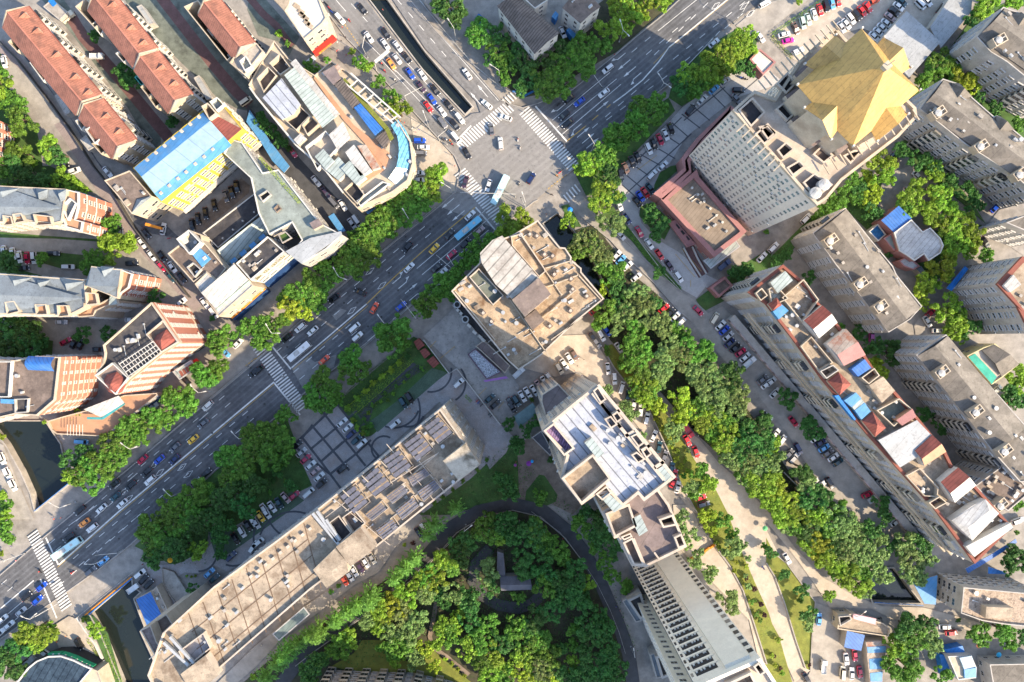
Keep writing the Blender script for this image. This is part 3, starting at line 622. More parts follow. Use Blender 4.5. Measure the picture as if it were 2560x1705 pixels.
def clutter(b, k, seed=1, area_s=None, kinds=('roof_vent', 'air_conditioner', 'water_tank', 'roof_box', 'pipe'), z=None):
    rr = random.Random(seed); zone = [p.xy for p in poly(area_s, b.top)] if area_s else b.ring
    z = b.top if z is None else z
    xs = [p[0] for p in zone]; ys = [p[1] for p in zone]; a0 = math.atan2(*(Vector(b.ring[1]) - Vector(b.ring[0])).yx)
    done = 0
    for _ in range(k * 20):
        if done >= k: break
        p = (rr.uniform(min(xs), max(xs)), rr.uniform(min(ys), max(ys)))
        if not inside(p, zone) or not all(inside((p[0] + dx, p[1] + dy), zone) for dx, dy in ((1, 0), (-1, 0), (0, 1), (0, -1))): continue
        nm = rr.choice(kinds); m = MB(); done += 1
        if nm == 'water_tank': m.tube((*p, z), (*p, z + rr.uniform(.9, 1.6)), rr.uniform(.5, .8), 12); mt = [METAL]
        elif nm == 'pipe':
            q = Vector(p) + Vector((math.cos(a0), math.sin(a0))) * rr.uniform(2, 5); m.tube((*p, z + .25), (*q, z + .25), .12, 6); m.box(p, .5, .5, z, z + .5, a0); mt = [METAL]
        elif nm == 'air_conditioner': m.box(p, rr.uniform(.8, 1.5), .8, z, z + .9, a0, 0, 1); m.tube((*p, z + .9), (*p, z + .98), .3, 10, 1); mt = [WHITE, METAL]
        elif nm == 'skylight': m.box(p, 1.6, 1.2, z, z + .4, a0, 0, 1); mt = [WHITE, GLASSG]
        elif nm == 'roof_vent': m.box(p, .8, .8, z, z + .7, a0); m.box(p, 1.0, 1.0, z + .7, z + .8, a0); mt = [CONC]
        else: m.box(p, rr.uniform(.8, 2.2), rr.uniform(.6, 1.6), z, z + rr.uniform(.4, 1.2), a0, 0, 1); mt = [rr.choice([CONC, CREAM, GREYW]), rr.choice([WTIN, CONC, BEIGER])]
        m.build(nm, mt, b.roof)
def tank_heads(b, spots, z=2.6, wall=None, size=(4.6, 3.0), ang=0.0):
    """stair heads with a round water tank in a walled box"""
    for s in spots:
        p = poly(s, b.top + z)[0]; m = MB(); ca, sa = math.cos(ang), math.sin(ang)
        r = [(p.x + x * ca - y * sa, p.y + x * sa + y * ca) for x, y in ((-size[0] / 2, -size[1] / 2), (size[0] / 2, -size[1] / 2), (size[0] / 2, size[1] / 2), (-size[0] / 2, size[1] / 2))]
        m.prism(r, b.top, b.top + z - .8, 0); m.ring(r, .3, b.top + z - .8, b.top + z, 0); o = m.build('tank_house', wall or CREAM, b.root)
        m = MB(); q = (p.x - ca * .7, p.y - sa * .7); m.tube((*q, b.top + z - .8), (*q, b.top + z + .4), 1.15, 16); m.tube((*q, b.top + z + .4), (*q, b.top + z + .65), 1.15, 16, 0, .25)
        w = Vector((*q, b.top + z + .4)) - b.root.location; m.tube((*q, b.top + z + .3), (q[0] + ca * 2 + .4, q[1] + sa * 2 + .4, b.top + z + .2), .15, 6)
        m.build('water_tank', WTIN, o)
def facade_band(b, edge_i, z, hh, d, mat, name='cornice'):
    A, Q = Vector(b.ring[edge_i]), Vector(b.ring[(edge_i + 1) % len(b.ring)]); u = (Q - A).normalized(); nn = Vector((u.y, -u.x))
    m = MB(); m.prism([A + nn * .003, Q + nn * .003, Q + nn * d, A + nn * d], z, z + hh, 0, None, True); return m.build(name, mat, b.root)
def on_wall(b, a, c, z0, z1, d, mat, name, top_h=None):
    """flat piece on a wall between two roof-line points given as 'tile x y' pairs (at roof height)"""
    A, Q = poly(a, b.h)[0].xy, poly(c, b.h)[0].xy; u = (Q - A).normalized(); nn = Vector((u.y, -u.x))
    if nn.dot(-(A + Q) / 2) < 0: nn = -nn
    m = MB(); m.prism([A + nn * .01, Q + nn * .01, Q + nn * d, A + nn * d], z0, z1, 0, None, True); return m.build(name, mat, b.root)
FONT = None
def sign_text(root, name, text, p, ang, size, mat, flat=False, depth=.06):
    """lettering: p bottom-left world point, ang wall direction; flat lays it on a roof"""
    cu = bpy.data.curves.new(name, 'FONT'); cu.body = text; cu.size = size; cu.extrude = depth; cu.materials.append(mat)
    o = bpy.data.objects.new(name, cu); COL.objects.link(o)
    o.rotation_euler = (0 if flat else rad(90), 0, ang); o.location = Vector(p) - (root.location if root else Vector())
    if root: o.parent = root
    return o
def glyphs(b, name, a, c, z, size, count, mat, seed=3, d=.1):
    """a row of character strokes on a wall between two roof-line points"""
    A, Q = poly(a, b.h)[0].xy, poly(c, b.h)[0].xy; u = (Q - A).normalized(); nn = Vector((u.y, -u.x))
    if nn.dot(-(A + Q) / 2) < 0: nn = -nn
    L_ = (Q - A).length; rr = random.Random(seed)
    for k in range(count):
        m = MB(); c0 = A + u * (L_ * (k + .5) / count)
        def st(x0, z0, x1, z1, w):
            p0, p1 = Vector((x0, z0)), Vector((x1, z1)); t = (p1 - p0).normalized(); e = Vector((-t.y, t.x)) * w / 2
            P = [p0 + e, p1 + e, p1 - e, p0 - e]; f3 = lambda q, o: Vector((*(c0 + u * q.x * size + nn * o), z + q.y * size))
            F = [f3(q, d) for q in P]; G = [f3(q, .02) for q in P]
            m.face(F); [m.face([F[i], G[i], G[(i + 1) % 4], F[(i + 1) % 4]]) for i in range(4)]
        st(-.45, .72, .45, .72, .11); st(0, 0, 0, 1, .11)
        if rr.random() < .6: st(-.4, .4, .4, .4, .1)
        if rr.random() < .7: st(0, .5, -.45, .05, .1); st(0, .5, .45, .05, .1)
        else: st(-.4, .1, .4, .1, .1); st(-.35, .1, -.35, .7, .1); st(.35, .1, .35, .7, .1)
        m.build(name, mat, b.root)
# ---- red-roofed terraces of flats, upper left
def gable_row(label, ridge, eave, he, hr, dormers, group, bays=True, end=True):
    r = [W(p, hr) for p in pts(ridge)]; e = [W(p, he) for p in pts(eave)]
    u = (r[1] - r[0]).xy.normalized(); nn = Vector((-u.y, u.x))
    if nn.dot((e[0] - r[0]).xy) < 0: nn = -nn
    hw = (abs(nn.dot((e[0] - r[0]).xy)) + abs(nn.dot((e[1] - r[1]).xy))) / 2
    a, c = r[0].xy, r[1].xy
    rg = [a + nn * hw, c + nn * hw, c - nn * hw, a - nn * hw]
    b = bld('terraced_flats', label, 'flats', inset(ccw(rg), .45), he, CREAM, CREAM, ph=0.02, group=group, win=dict(sp=3.4, w=2.2, hh=1.7, fl=2.9, style='sill', ac=.4, balc=3 if bays else 0), roofname='attic_floor')
    m = MB()
    for s in (1, -1): ring3(m, [Vector((*(a + nn * hw * s), he)), Vector((*(c + nn * hw * s), he)), Vector((*c, hr)), Vector((*a, hr))], 0, .18)
    b.root.children  # parts
    rf = m.build('roof', TERRA, b.root)
    m = MB(); l, q = ribbon([a, c], .5); m.prism([q[0], q[1], l[1], l[0]], hr - .08, hr + .14); m.build('ridge_tiles', BRICK, rf)
    for p0 in (a, c):
        m = MB(); k = u * (.5 if p0 is c else -.5); P = [p0 + nn * (hw - .4), p0 - nn * (hw - .4)]
        for (x, y) in ((P[0], P[1]),):
            for o in (0,):
                A1, A2 = Vector((*(x + k * .2), he)), Vector((*(y + k * .2), he)); T = Vector((*(p0 + k * .2), hr + .45)); dz = Vector((*(k * .8), 0))
                m.face([A1, A2, T]); m.face([A1 + dz, A2 + dz, T + dz]); m.face([A1, T, T + dz, A1 + dz]); m.face([T, A2, A2 + dz, T + dz])
        m.build('gable_wall', CREAM, b.root)
    gut = MB(); l, q = ribbon([a + nn * (hw + .1), c + nn * (hw + .1)], .5); gut.prism([q[0], q[1], l[1], l[0]], he - .45, he - .15, 0, None, True); gut.build('gutter', TRIMR, b.root)
    for d in dormers:
        p = W(pts(d)[0], (he + hr) / 2).xy; t = (p - a).dot(u); f = hr - (hr - he) * .1
        dm = MB(); c0 = a + u * t
        zr_ = he + (hr - he) * .82; back = c0 + nn * hw * .18; fr = c0 + nn * hw * .72; w = u * 1.25; zl = he + (hr - he) * .3
        F0, F1, FT, BT = Vector((*(fr - w), zl)), Vector((*(fr + w), zl)), Vector((*fr, zr_)), Vector((*back, zr_))
        dm.face([F0, FT, BT]); dm.face([FT, F1, BT]); dm.face([F0, F1, FT], 1); dm.build('dormer', [TERRA, CREAM], rf)
    return b
G1 = 'red roofed flats in parallel rows'
def extra(b, lst):
    for nm, s, z0, z1, wm, fm in lst: tub(b, nm, s, z0, z1, wm, fm)
b = gable_row('long terrace of flats with the leftmost red tiled roof and many rooftop balconies', '00 70 110 752 930', '00 245 45 935 862', 16.5, 20, ['00 205 165', '00 330 300', '00 515 515', '00 695 710', '00 815 850'], G1)
extra(b, [('roof_terrace', '00 70 385 130 330 200 430 160 480', 0, 15.5, CREAM, RUST), ('roof_terrace', '00 270 575 350 500 465 640 400 755', 0, 16, WHITE, GREYR), ('roof_terrace', '00 450 780 510 720 650 880 620 960', 0, 15, WHITE, WTIN), ('roof_terrace', '00 600 900 680 860 740 960 690 1040', 0, 14.5, CREAM, POLY), ('roof_terrace', '00 170 400 230 360 290 440 260 490', 0, 15.4, GREYW, POLY)])
b = gable_row('short red roofed terrace with a white rooftop shed, behind the yellow block', '00 775 965 1085 1345', '00 935 900 1270 1290', 16.5, 20, ['00 960 1085', '00 1080 1225'], G1)
extra(b, [('roof_shed', '00 780 1190 870 1140 960 1250 870 1320', 0, 17.5, WHITE, WTIN), ('roof_terrace', '00 840 1320 960 1270 1010 1360 930 1420', 0, 14.5, CREAM, TERRACE), ('roof_terrace', '00 690 1110 740 1080 790 1150 750 1200', 0, 14.5, WHITE, CONC)])
b = gable_row('red roofed terrace at the top edge with a raised white skylight on its ridge', '00 860 -40 1282 490', '00 1085 -20 1438 425', 16.5, 20, ['00 1020 60', '00 1200 265', '00 1315 400'], G1)
extra(b, [('roof_terrace', '00 690 60 790 -20 960 180 870 260', 0, 15.5, CREAM, POLY), ('roof_terrace', '00 840 220 900 180 960 250 930 330', 0, 14.5, WHITE, TERRACE), ('roof_terrace', '00 1060 490 1150 440 1190 510 1140 580', 0, 15, WHITE, GREYR)])
b = gable_row('middle red roofed terrace with a teal awning along its shaded side', '00 1292 520 1612 922', '00 1440 462 1775 848', 16.5, 20, ['00 1465 640', '00 1590 780'], G1)
extra(b, [('roof_terrace', '00 1290 800 1390 720 1450 830 1370 900', 0, 15, CREAM, CONC), ('roof_terrace', '00 1350 880 1450 830 1510 930 1430 990', 0, 14.5, CREAM, BEIGER), ('awning', '00 1235 710 1260 690 1330 770 1300 790', 9, 12, TEALR, TEALR)])
b = gable_row('red roofed terrace with a shadowed slope and white water tanks on its flat strip', '00 1880 20 2212 432', '00 2030 -20 2318 372', 16.5, 19.5, [], G1, end=False)
extra(b, [('roof_terrace', '00 1690 60 1820 0 2140 510 2090 560', 0, 16, CREAM, BEIGER)])
b2 = bld('terraced_flats', 'flat grey concrete roof at the lower end of a red roofed terrace', 'flats', '00 2110 578 2215 425 2360 395 2420 470 2250 690', 17, CREAM, CONC, win=dict(sp=3.4, w=1.8, hh=1.5, fl=2.9))
tub(b2, 'roof_shed', '00 2200 560 2260 510 2320 610 2250 650', 16.2, 18.5, WHITE, POLY)
b = bld('terraced_flats', 'flats with a brick and white striped end wall cut by the left edge', 'flats', 's -250 280 -75 270 -72 370 -250 385', 21, BRICK, SLATE, win=dict(sp=3.2, fl=2.9, style='sill', glass=GLASS, frame=WHITE))
for k, (s_, lb, rm) in enumerate((('00 395 60 480 -10 620 110 545 185', 'small grey roofed hut with blue sheet at the top of the red roofed rows', CONC), ('00 735 1285 790 1240 865 1350 812 1385', 'low white sheds against the foot of the short red roofed terrace', WTIN), ('00 1255 60 1300 40 1420 210 1370 230', 'narrow grey lean-to roof in the lane between red roofed rows', GTIN), ('00 1780 715 1830 690 1960 900 1900 920', 'long grey lean-to roof near the upper end of the cluttered block', GTIN), ('00 500 880 545 850 650 1030 600 1060', 'white tin lean-to beside the leftmost red roofed row', WTIN))):
    q_ = bld('lean_to_shed', lb, 'shed', s_, 3.4, GREYW, rm, ph=.15)
    if k == 0: block(q_, 'blue_sheet', '00 440 10 480 -20 520 30 485 60', 3.3, 3.6, BLUES)
# ---- yellow block with pale blue roof
b = bld('school_block', 'yellow walled block with a long pale blue metal roof', 'apartment block', '00 1225 1545 1880 1005 1990 890 2230 1180 1478 1858', 20, YELLOW, BEIGER, ph=.3, win=dict(sp=3.5, w=2.5, hh=1.7, fl=3.3, style='sill', ac=.5, frame=FRAME, glass=GLASS))
m = MB(); q = [W(p, z) for p, z in zip(pts('00 1232 1545 1865 1035 1932 1110 1300 1625'), (20.1, 20.1, 21.6, 21.6))]; ring3(m, q)
m.build('roof_slope', MBLUE, b.root)
m = MB(); ring3(m, [W(p, z) for p, z in zip(pts('00 1300 1625 1932 1110 2062 1255 1420 1780'), (21.6, 21.6, 21.2, 21.2))]); m.build('roof_slope', LBLUE, b.root)
m = MB(); ring3(m, [W(p, z) for p, z in zip(pts('00 1420 1780 2062 1255 2130 1335 1485 1850'), (21.2, 21.2, 20.2, 20.2))]); m.build('roof_slope', MBLUE, b.root)
m = MB(); ring3(m, [W(p, z) for p, z in zip(pts('00 1905 1130 1985 1060 2225 1185 2030 1350'), (20.9, 20.5, 20.3, 20.7))]); m.build('roof_slope', REDTIN, b.root)
for s in ('00 1960 1375', '00 1880 1442', '00 1800 1508', '10 1715 15', '10 1640 75', '10 1560 140', '10 1482 208', '00 1830 1075', '00 1750 1140', '00 1670 1205', '00 1595 1270', '00 1515 1340', '00 1435 1405', '00 1355 1470'):
    p = poly(s, 21)[0]; m = MB(); m.box(p, .9, .7, 20.3, 21.3, rad(40)); m.box(p, 1.1, .9, 21.3, 21.38, rad(40)); m.build('roof_vent', BEIGE, b.root)
tub(b, 'tank_house', '00 1850 975 1910 945 1990 1040 1920 1095', 19.7, 23, CREAM, BROWNR); tub(b, 'roof_yard', '00 1925 935 1995 890 2060 960 1990 1020', 19.7, 21.5, WHITE, SLATE)
on_wall(b, '00 1478 1858', '00 2230 1180', .2, 3.2, .25, DARK, 'shopfront'); on_wall(b, '00 1478 1858', '00 2230 1180', 3.3, 4.2, 1.2, WHITE, 'canopy')
bar(b, 'link_bridge', '00 2140 1300 2420 1640', 15, 4.2, 3.2, GREENT)
b = bld('office_block', 'flat brown roofed block beside the yellow block with a dark corner skylight', 'office', '10 958 92 1190 0 1392 232 1210 398 1080 230', 17, CREAM, BROWNR, ph=.4, win=dict(sp=4, w=2.6, fl=3.2))
hipped(b, 'skylight', '10 1260 265 1385 235 1390 245 1215 385', 17, 18, SLATE); clutter(b, 5, 3)
t = bld('hanging_sign', 'yellow shop sign with dark letters fixed over the street corner', 'sign', '10 1340 480 1480 520 1478 545 1330 505', 4.6, ORANGES, ORANGES, ph=.02, z0=3.2)
# ---- courtyard block
G2 = None
b = bld('shopping_block', 'grey courtyard block with green roof terrace and long white sign wall', 'shopping block', '11 -300 -160 -230 -290 -130 -260 60 20 205 -10 560 450 620 500 790 590 650 720 420 860 270 745 380 690 420 640 330 480 120 590 20 390 -50 70', 18, GREYW, GREENT, ph=.7, pmat=WHITE, win=dict(sp=4.2, w=2.6, fl=4, ac=.4))
block(b, 'roof_house', '11 490 485 570 440 615 500 530 545', 17.3, 19.5, CREAM, MAUVE); tub(b, 'planter', '11 200 590 270 560 330 620 240 670', 17.3, 18.3, CONC, GRASS); tub(b, 'roof_pit', '11 20 230 100 180 140 220 60 290', 17.3, 18.6, GREYW, DARK)
block(b, 'sloped_sign_roof', '11 270 745 500 620 780 560 790 595 640 700 420 860', 17.4, 18.2, GTIN)
bld('blue_canopy', 'blue sheet canopy at the road end of the back lane by the grey courtyard block', 'canopy', '11 665 425 715 392 825 555 770 575', 4, METAL, MBLUE, ph=.02, z0=3.7)
bld('blue_canopy', 'long blue sheet roof along the back lane beside the yellow block', 'canopy', '01 -60 1010 10 1110 130 1300 310 1530 260 1590 150 1480 40 1300 -90 1120', 4, METAL, MBLUE, ph=.02, z0=3.7)
tub(b, 'planter', '11 160 350 200 310 235 350 190 390', 17.3, 17.9, MUD, MUD)
w = bld('shop_wing', 'low dark navy roofed wing inside the grey courtyard block', 'shop', '10 1862 575 2560 40 2600 370 2385 400 2005 715', 9, GREYW, BLACKR, ph=.4, pmat=WHITE, win=dict(sp=4, fl=4))
for s in ('10 2340 385', '10 2235 465', '10 2145 545', '10 2050 625', '10 2470 270'):
    p = poly(s, 9)[0]; m = MB(); m.tube((p.x, p.y, 8.6), (p.x, p.y, 9.4), .35, 8); m.build('roof_vent', GREYW, w.root)
w2 = MB(); ring3(w2, [W(p, z) for p, z in zip(pts('10 1995 735 2400 420 2500 560 2110 880'), (12, 12, 8.2, 8.2))]); w2.build('glass_roof', POLY, w.root)
for k in range(4):
    s = '10 %d %d %d %d %d %d %d %d' % tuple(v for x, y in ((2110 + k * 88, 835 - k * 72), (2160 + k * 88, 795 - k * 72), (2185 + k * 88, 825 - k * 72), (2135 + k * 88, 868 - k * 72)) for v in (x, y))
    block(w, 'skylight', s, 9.0, 9.8, WHITE, MBLUE)
w = bld('shop_wing', 'black flat roof with cable masts on the road side of the grey courtyard block', 'shop', '11 -185 855 105 605 262 745 -50 1010', 17, WHITE, BLACKR, ph=1.0, pmat=WHITE, win=dict(sp=3.6, w=2.8, hh=1.5, fl=3.6, glass=GLASSG, sill=2, ac=.8))
on_wall(w, '11 262 745', '11 -50 1010', 13, 16.9, .35, WTIN, 'sign_wall'); glyphs(w, 'sign_character', '11 245 758', '11 -40 1000', 13.6, 2.6, 4, M('olive_letters', (.16, .14, .06)), 5, .5)
on_wall(w, '11 262 745', '11 -50 1010', .3, 4, 1.6, M('blue_shopfront', (.015, .05, .14)), 'shopfront'); clutter(w, 8, 12)
glyphs(b, 'sign_character', '11 555 735', '11 440 830', 12.5, 1.0, 7, REDS, 9); on_wall(b, '11 640 705', '11 420 860', .3, 4.2, 1.8, DARK, 'shopfront'); on_wall(b, '11 640 505', '11 780 585', 10, 12.4, .3, ORANGES, 'sign_board')
w = bld('shop_wing', 'pale tin roofed corner wing with red letters and a blue sky mirror roof', 'shop', '10 1790 1045 1900 940 1990 1010 2150 850 2295 1010 2330 1060 2010 1345', 15.5, CREAM, WTIN, ph=.25, win=dict(sp=4, w=2, fl=3.8, ac=.7))
m = MB(); ring3(m, [W(p, z) for p, z in zip(pts('10 1850 1125 2155 862 2285 1005 1985 1275'), (17, 17, 15.6, 15.6))]); m.build('roof_slope', WTIN, w.root)
bar(w, 'gutter', '10 1995 1285 2300 1020', 15.7, .9, .5, M('pale_green_gutter', (.4, .5, .36)))
glyphs(w, 'sign_character', '10 2250 1115', '10 2120 1230', 11, 1.1, 7, REDS, 2); on_wall(w, '10 2330 1060', '10 2010 1345', .3, 4.0, 1.2, M('blue_shopfront', (.015, .05, .14)), 'shopfront'); on_wall(w, '10 2330 1060', '10 2010 1345', 4.1, 4.7, .5, ORANGES, 'sign_board')
tub(w, 'planter', '10 2010 1300 2110 1215 2145 1240 2020 1345', 13, 15.2, CREAM, GRASS)
w = bld('shop_wing', 'brown flat roofed wing with a blue tarpaulin next to the side street', 'shop', '10 1540 765 1640 690 1720 620 1740 545 1850 590 1860 640 2080 900 1990 1010 1900 940 1780 1030', 15, CREAM, BROWNR, ph=.7, win=dict(sp=4, w=2, fl=3.6))
tub(w, 'roof_yard', '10 1620 630 1735 545 1845 660 1740 770', 14.3, 18, WHITE, SLATE); block(w, 'tarpaulin', '10 1765 770 1840 715 1935 810 1855 885', 14.3, 15.2, MBLUE); tub(w, 'roof_yard', '10 1715 890 1775 845 1850 910 1790 985', 14.3, 15.8, GREYW, DARK); clutter(w, 7, 8)
m = MB(); p = poly('10 1690 645', 15)[0]; m.box(p, 3.2, 3.0, 14.3, 15.6, .5); m.build('tank', WHITE, w.root)
# ---- blue-grey slate flats at the left edge
G3 = 'slate roofed flats with brick end walls'
def slate_flat(label, outline, ridge, h, dorm, tanks):
    b = bld('slate_flats', label, 'flats', outline, h, CREAM, SLATE, ph=.3, pmat=CREAM, group=G3, win=dict(sp=3.3, w=2.1, hh=1.6, fl=2.9, style='sill', ac=.4, frame=WHITE))
    P = poly(outline, h); r = [W(p, h + 1.6) for p in pts(ridge)]
    m = MB(); m.face([(*P[0].xy, h - .1), (*P[1].xy, h - .1), r[1], r[0]]); m.face([(*P[-1].xy, h - .1), (*P[-2].xy, h - .1), r[1], r[0]]); m.face([(*P[1].xy, h - .1), r[1], (*P[-2].xy, h - .1)]); m.face([(*P[0].xy, h - .1), r[0], (*P[-1].xy, h - .1)])
    m.build('roof_slope', SLATE, b.root)
    for s in dorm: hipped(b, 'dormer', s, h + .2, h + 2.4, SLATE)
    for s in tanks: tub(b, 'roof_terrace', s, h - .3, h + 1.2, CREAM, TERRACE)
    return b
b = slate_flat('upper block of blue grey roofed flats with brick end wall, at the left edge', '10 -320 120 0 140 605 170 565 470 480 490 100 440 -320 480', '10 -320 325 570 345', 21, ['10 0 150 175 165 30 270 -20 250', '10 330 165 440 175 430 250 360 285', '10 525 180 610 175 600 270 560 290'], ['10 110 400 190 390 230 470 130 490', '10 300 400 460 420 480 500 330 510', '10 20 410 100 420 120 500 30 510'])
w = bld('slate_flats', 'brick end wall wing with white stripes on the upper slate roofed flats', 'flats', '10 605 172 720 200 720 330 690 450 760 470 745 560 600 520 575 430', 20, BRICK, TERRACE, ph=1.0, pmat=WHITE, win=dict(sp=3.1, w=1.6, hh=1.5, fl=2.9, style='sill', frame=WHITE, ac=0), group='brick end wings')
tub(w, 'roof_terrace', '10 560 330 640 250 700 300 620 460', 19, 20.6, WHITE, SLATE); [facade_band(w, e, z, .5, .12, WHITE) for e in range(len(w.ring)) for z in (4, 9.5, 15)]
b = slate_flat('middle block of blue grey roofed flats left of a short matching block', '10 -320 930 0 950 785 1005 775 1260 640 1330 0 1320 -320 1330', '10 -320 1135 780 1175', 21, ['10 75 965 290 985 140 1085 130 1040', '10 340 1005 460 1010 380 1095 370 1060', '10 550 990 780 1020 615 1110 600 1070'], ['10 40 1210 130 1200 180 1300 60 1330', '10 315 1230 420 1230 440 1330 330 1330', '10 520 1240 610 1240 640 1340 530 1350'])
w = slate_flat('short block of blue grey roofed flats with a glazed balcony near the side street', '10 840 880 1110 910 1080 1180 975 1135 780 1060', '10 800 1060 1085 1070', 21, ['10 925 880 1050 890 965 1000 945 960'], ['10 780 1120 880 1130 900 1230 790 1240'])
w = bld('slate_flats', 'brick end wall wing with white stripes on the short slate roofed flats', 'flats', '10 1115 912 1215 950 1180 1080 1110 1130 1080 1180 1060 1090', 20, BRICK, TERRACE, ph=1.0, pmat=WHITE, win=dict(sp=3.1, w=1.6, hh=1.5, fl=2.9, style='sill', frame=WHITE, ac=0), group='brick end wings')
[facade_band(w, e, z, .5, .12, WHITE) for e in range(len(w.ring)) for z in (4, 9.5, 15)]
w = bld('slate_flats', 'low wing with glass roofs and white balconies under the slate roofed flats', 'flats', '10 640 1250 780 1250 900 1230 1060 1150 1100 1200 880 1290 860 1340 720 1350', 18, CREAM, TERRACE, ph=.8, win=dict(sp=3.1, w=2, fl=2.9, style='sill', frame=WHITE)); block(w, 'glass_roof', '10 1010 1160 1060 1150 1080 1230 1000 1240', 17.2, 18.6, WHITE, POLY)
# ---- brick hotel
w = bld('hotel', 'brick hotel tower with two octagonal red roofs and a pergola roof', 'hotel', '20 1390 -355 1500 -200 1635 10 1480 110 1175 360 1060 495 870 320 950 200 960 110 945 40', 26, BRICK, BLACKR, ph=1.0, pmat=CREAM, win=dict(sp=2.9, w=1.5, hh=1.5, fl=2.9, style='sill', frame=WHITE, ac=.1))
for e in range(len(w.ring)):
    for z in (3.4, 23.2): facade_band(w, e, z, .7, .16, CREAM)
hipped(w, 'corner_roof', '20 1410 0 1440 -50 1530 -110 1620 -20 1625 15 1490 108', 25.6, 28.5, REDTIN); hipped(w, 'corner_roof', '20 945 385 985 310 1075 283 1145 345 1160 395 1125 470 1060 495 1000 470', 25.6, 28.5, REDTIN)
tub(w, 'roof_yard', '20 870 318 1030 200 1180 340 1060 495', 25, 26.6, WHITE, MAUVE); tub(w, 'roof_yard', '20 1340 -60 1495 -190 1640 10 1480 108', 25, 26.4, BEIGE, BROWNR)
m = MB()
for k in range(12):
    a, c = W(pts('20 %f %f' % (1090 + k * 29, 200 - k * 18))[0], 27), W(pts('20 %f %f' % (1190 + k * 27, 335 - k * 21))[0], 27); m.tube(a, c, .12, 4)
for k in range(4):
    a, c = W(pts('20 %f %f' % (1095 + k * 30, 215 + k * 36))[0], 27.2), W(pts('20 %f %f' % (1410 + k * 25, 5 + k * 36))[0], 27.2); m.tube(a, c, .14, 4)
m.build('pergola', WHITE, w.root); clutter(w, 10, 21, '20 1000 100 1380 -250 1440 -150 1120 150')
on_wall(w, '20 1635 10', '20 1480 110', .2, 3.2, .3, DARK, 'shopfront')
w2 = bld('hotel', 'cream hotel wing with striped brick side wall and a blue barrel roof on top', 'hotel', '20 -520 160 140 180 330 140 545 150 500 545 335 688 130 675 -480 820', 24, BRICK, BROWNR, ph=1.0, pmat=CREAM, win=dict(sp=2.8, w=1.0, hh=1.3, fl=3.1, frame=WHITE, ac=0, style='sill'))
for e in range(len(w2.ring)):
    for k in range(7): facade_band(w2, e, 3.0 + k * 2.9, .4, .12, CREAM)
tub(w2, 'roof_yard', '20 -300 190 105 190 80 520 -300 520', 23, 24.4, WHITE, BROWNR)
m = MB(); q = poly('20 262 140 505 150 500 280 258 268', 24)
for k in range(8):
    f = lambda t: (q[0].lerp(q[3], t) + Vector((0, 0, 1.8 * math.sin(math.pi * t))), q[1].lerp(q[2], t) + Vector((0, 0, 1.8 * math.sin(math.pi * t))))
    a, c = f(k / 8), f((k + 1) / 8); m.face([a[0], c[0], c[1], a[1]])
m.build('barrel_roof', BLUETIN, w2.root); block(w2, 'tarpaulin', '20 5 535 125 540 120 580 5 575', 23, 24.2, MBLUE); tub(w2, 'roof_yard', '20 130 535 260 530 250 660 135 665', 23, 24.1, GREYW, BLACKR); clutter(w2, 8, 4)
m = MB(); r = [p.xy for p in poly('20 -60 640 130 690 340 700 480 610 700 655 -60 770', 9)]
w3 = bld('terrace_restaurant', 'low podium with planted roof terrace and pergola beside the pond', 'restaurant', '20 430 740 600 690 790 640 1140 500 1440 480 1450 500 960 880 520 860 470 820', 6, CREAM, TERRACE, ph=.9, win=dict(sp=3.5, w=2.6, hh=2, fl=3, glass=GLASSG))
m = MB(); ring3(m, [W(p, z) for p, z in zip(pts('20 770 630 1090 505 1145 570 930 705'), (8, 9, 8, 7.4))]); m.build('terrace_roof', WTIN, w3.root)
bar(w3, 'gutter', '20 800 712 940 715 1140 575', 7.6, .8, .5, M('teal_edge', (.05, .25, .27))); on_wall(w3, '20 960 880', '20 1450 500', .2, 2.2, .4, M('blue_shopfront', (.015, .05, .14)), 'shopfront'); on_wall(w3, '20 960 880', '20 1450 500', 4.4, 5.9, .35, WTIN, 'sign_board')
m = MB()
for k in range(6): m.tube(W(pts('20 %f 770' % (620 + k * 28))[0], 8), W(pts('20 %f 870' % (620 + k * 28))[0], 8), .1, 4)
m.build('pergola', WHITE, w3.root)
w4 = bld('porch', 'glass and red panel porch roof on the street side of the brick hotel', 'porch', '20 1585 285 1755 175 1810 245 1650 360', 5, METAL, POLY, ph=.3, z0=4.2); 
for k in range(5): block(w4, 'red_panel', '20 %d %d %d %d %d %d %d %d' % tuple(v for x, y in ((1645 + k * 28, 285 - k * 18), (1665 + k * 28, 272 - k * 18), (1695 + k * 28, 320 - k * 18), (1672 + k * 28, 335 - k * 18)) for v in (x, y)), 4.7, 4.85, TRIMR)
bld('canopy', 'small red canopy at the street end of the hotel porch', 'canopy', '20 1765 185 1805 160 1845 200 1805 230', 4, REDS, REDS, ph=.02, z0=3.7)
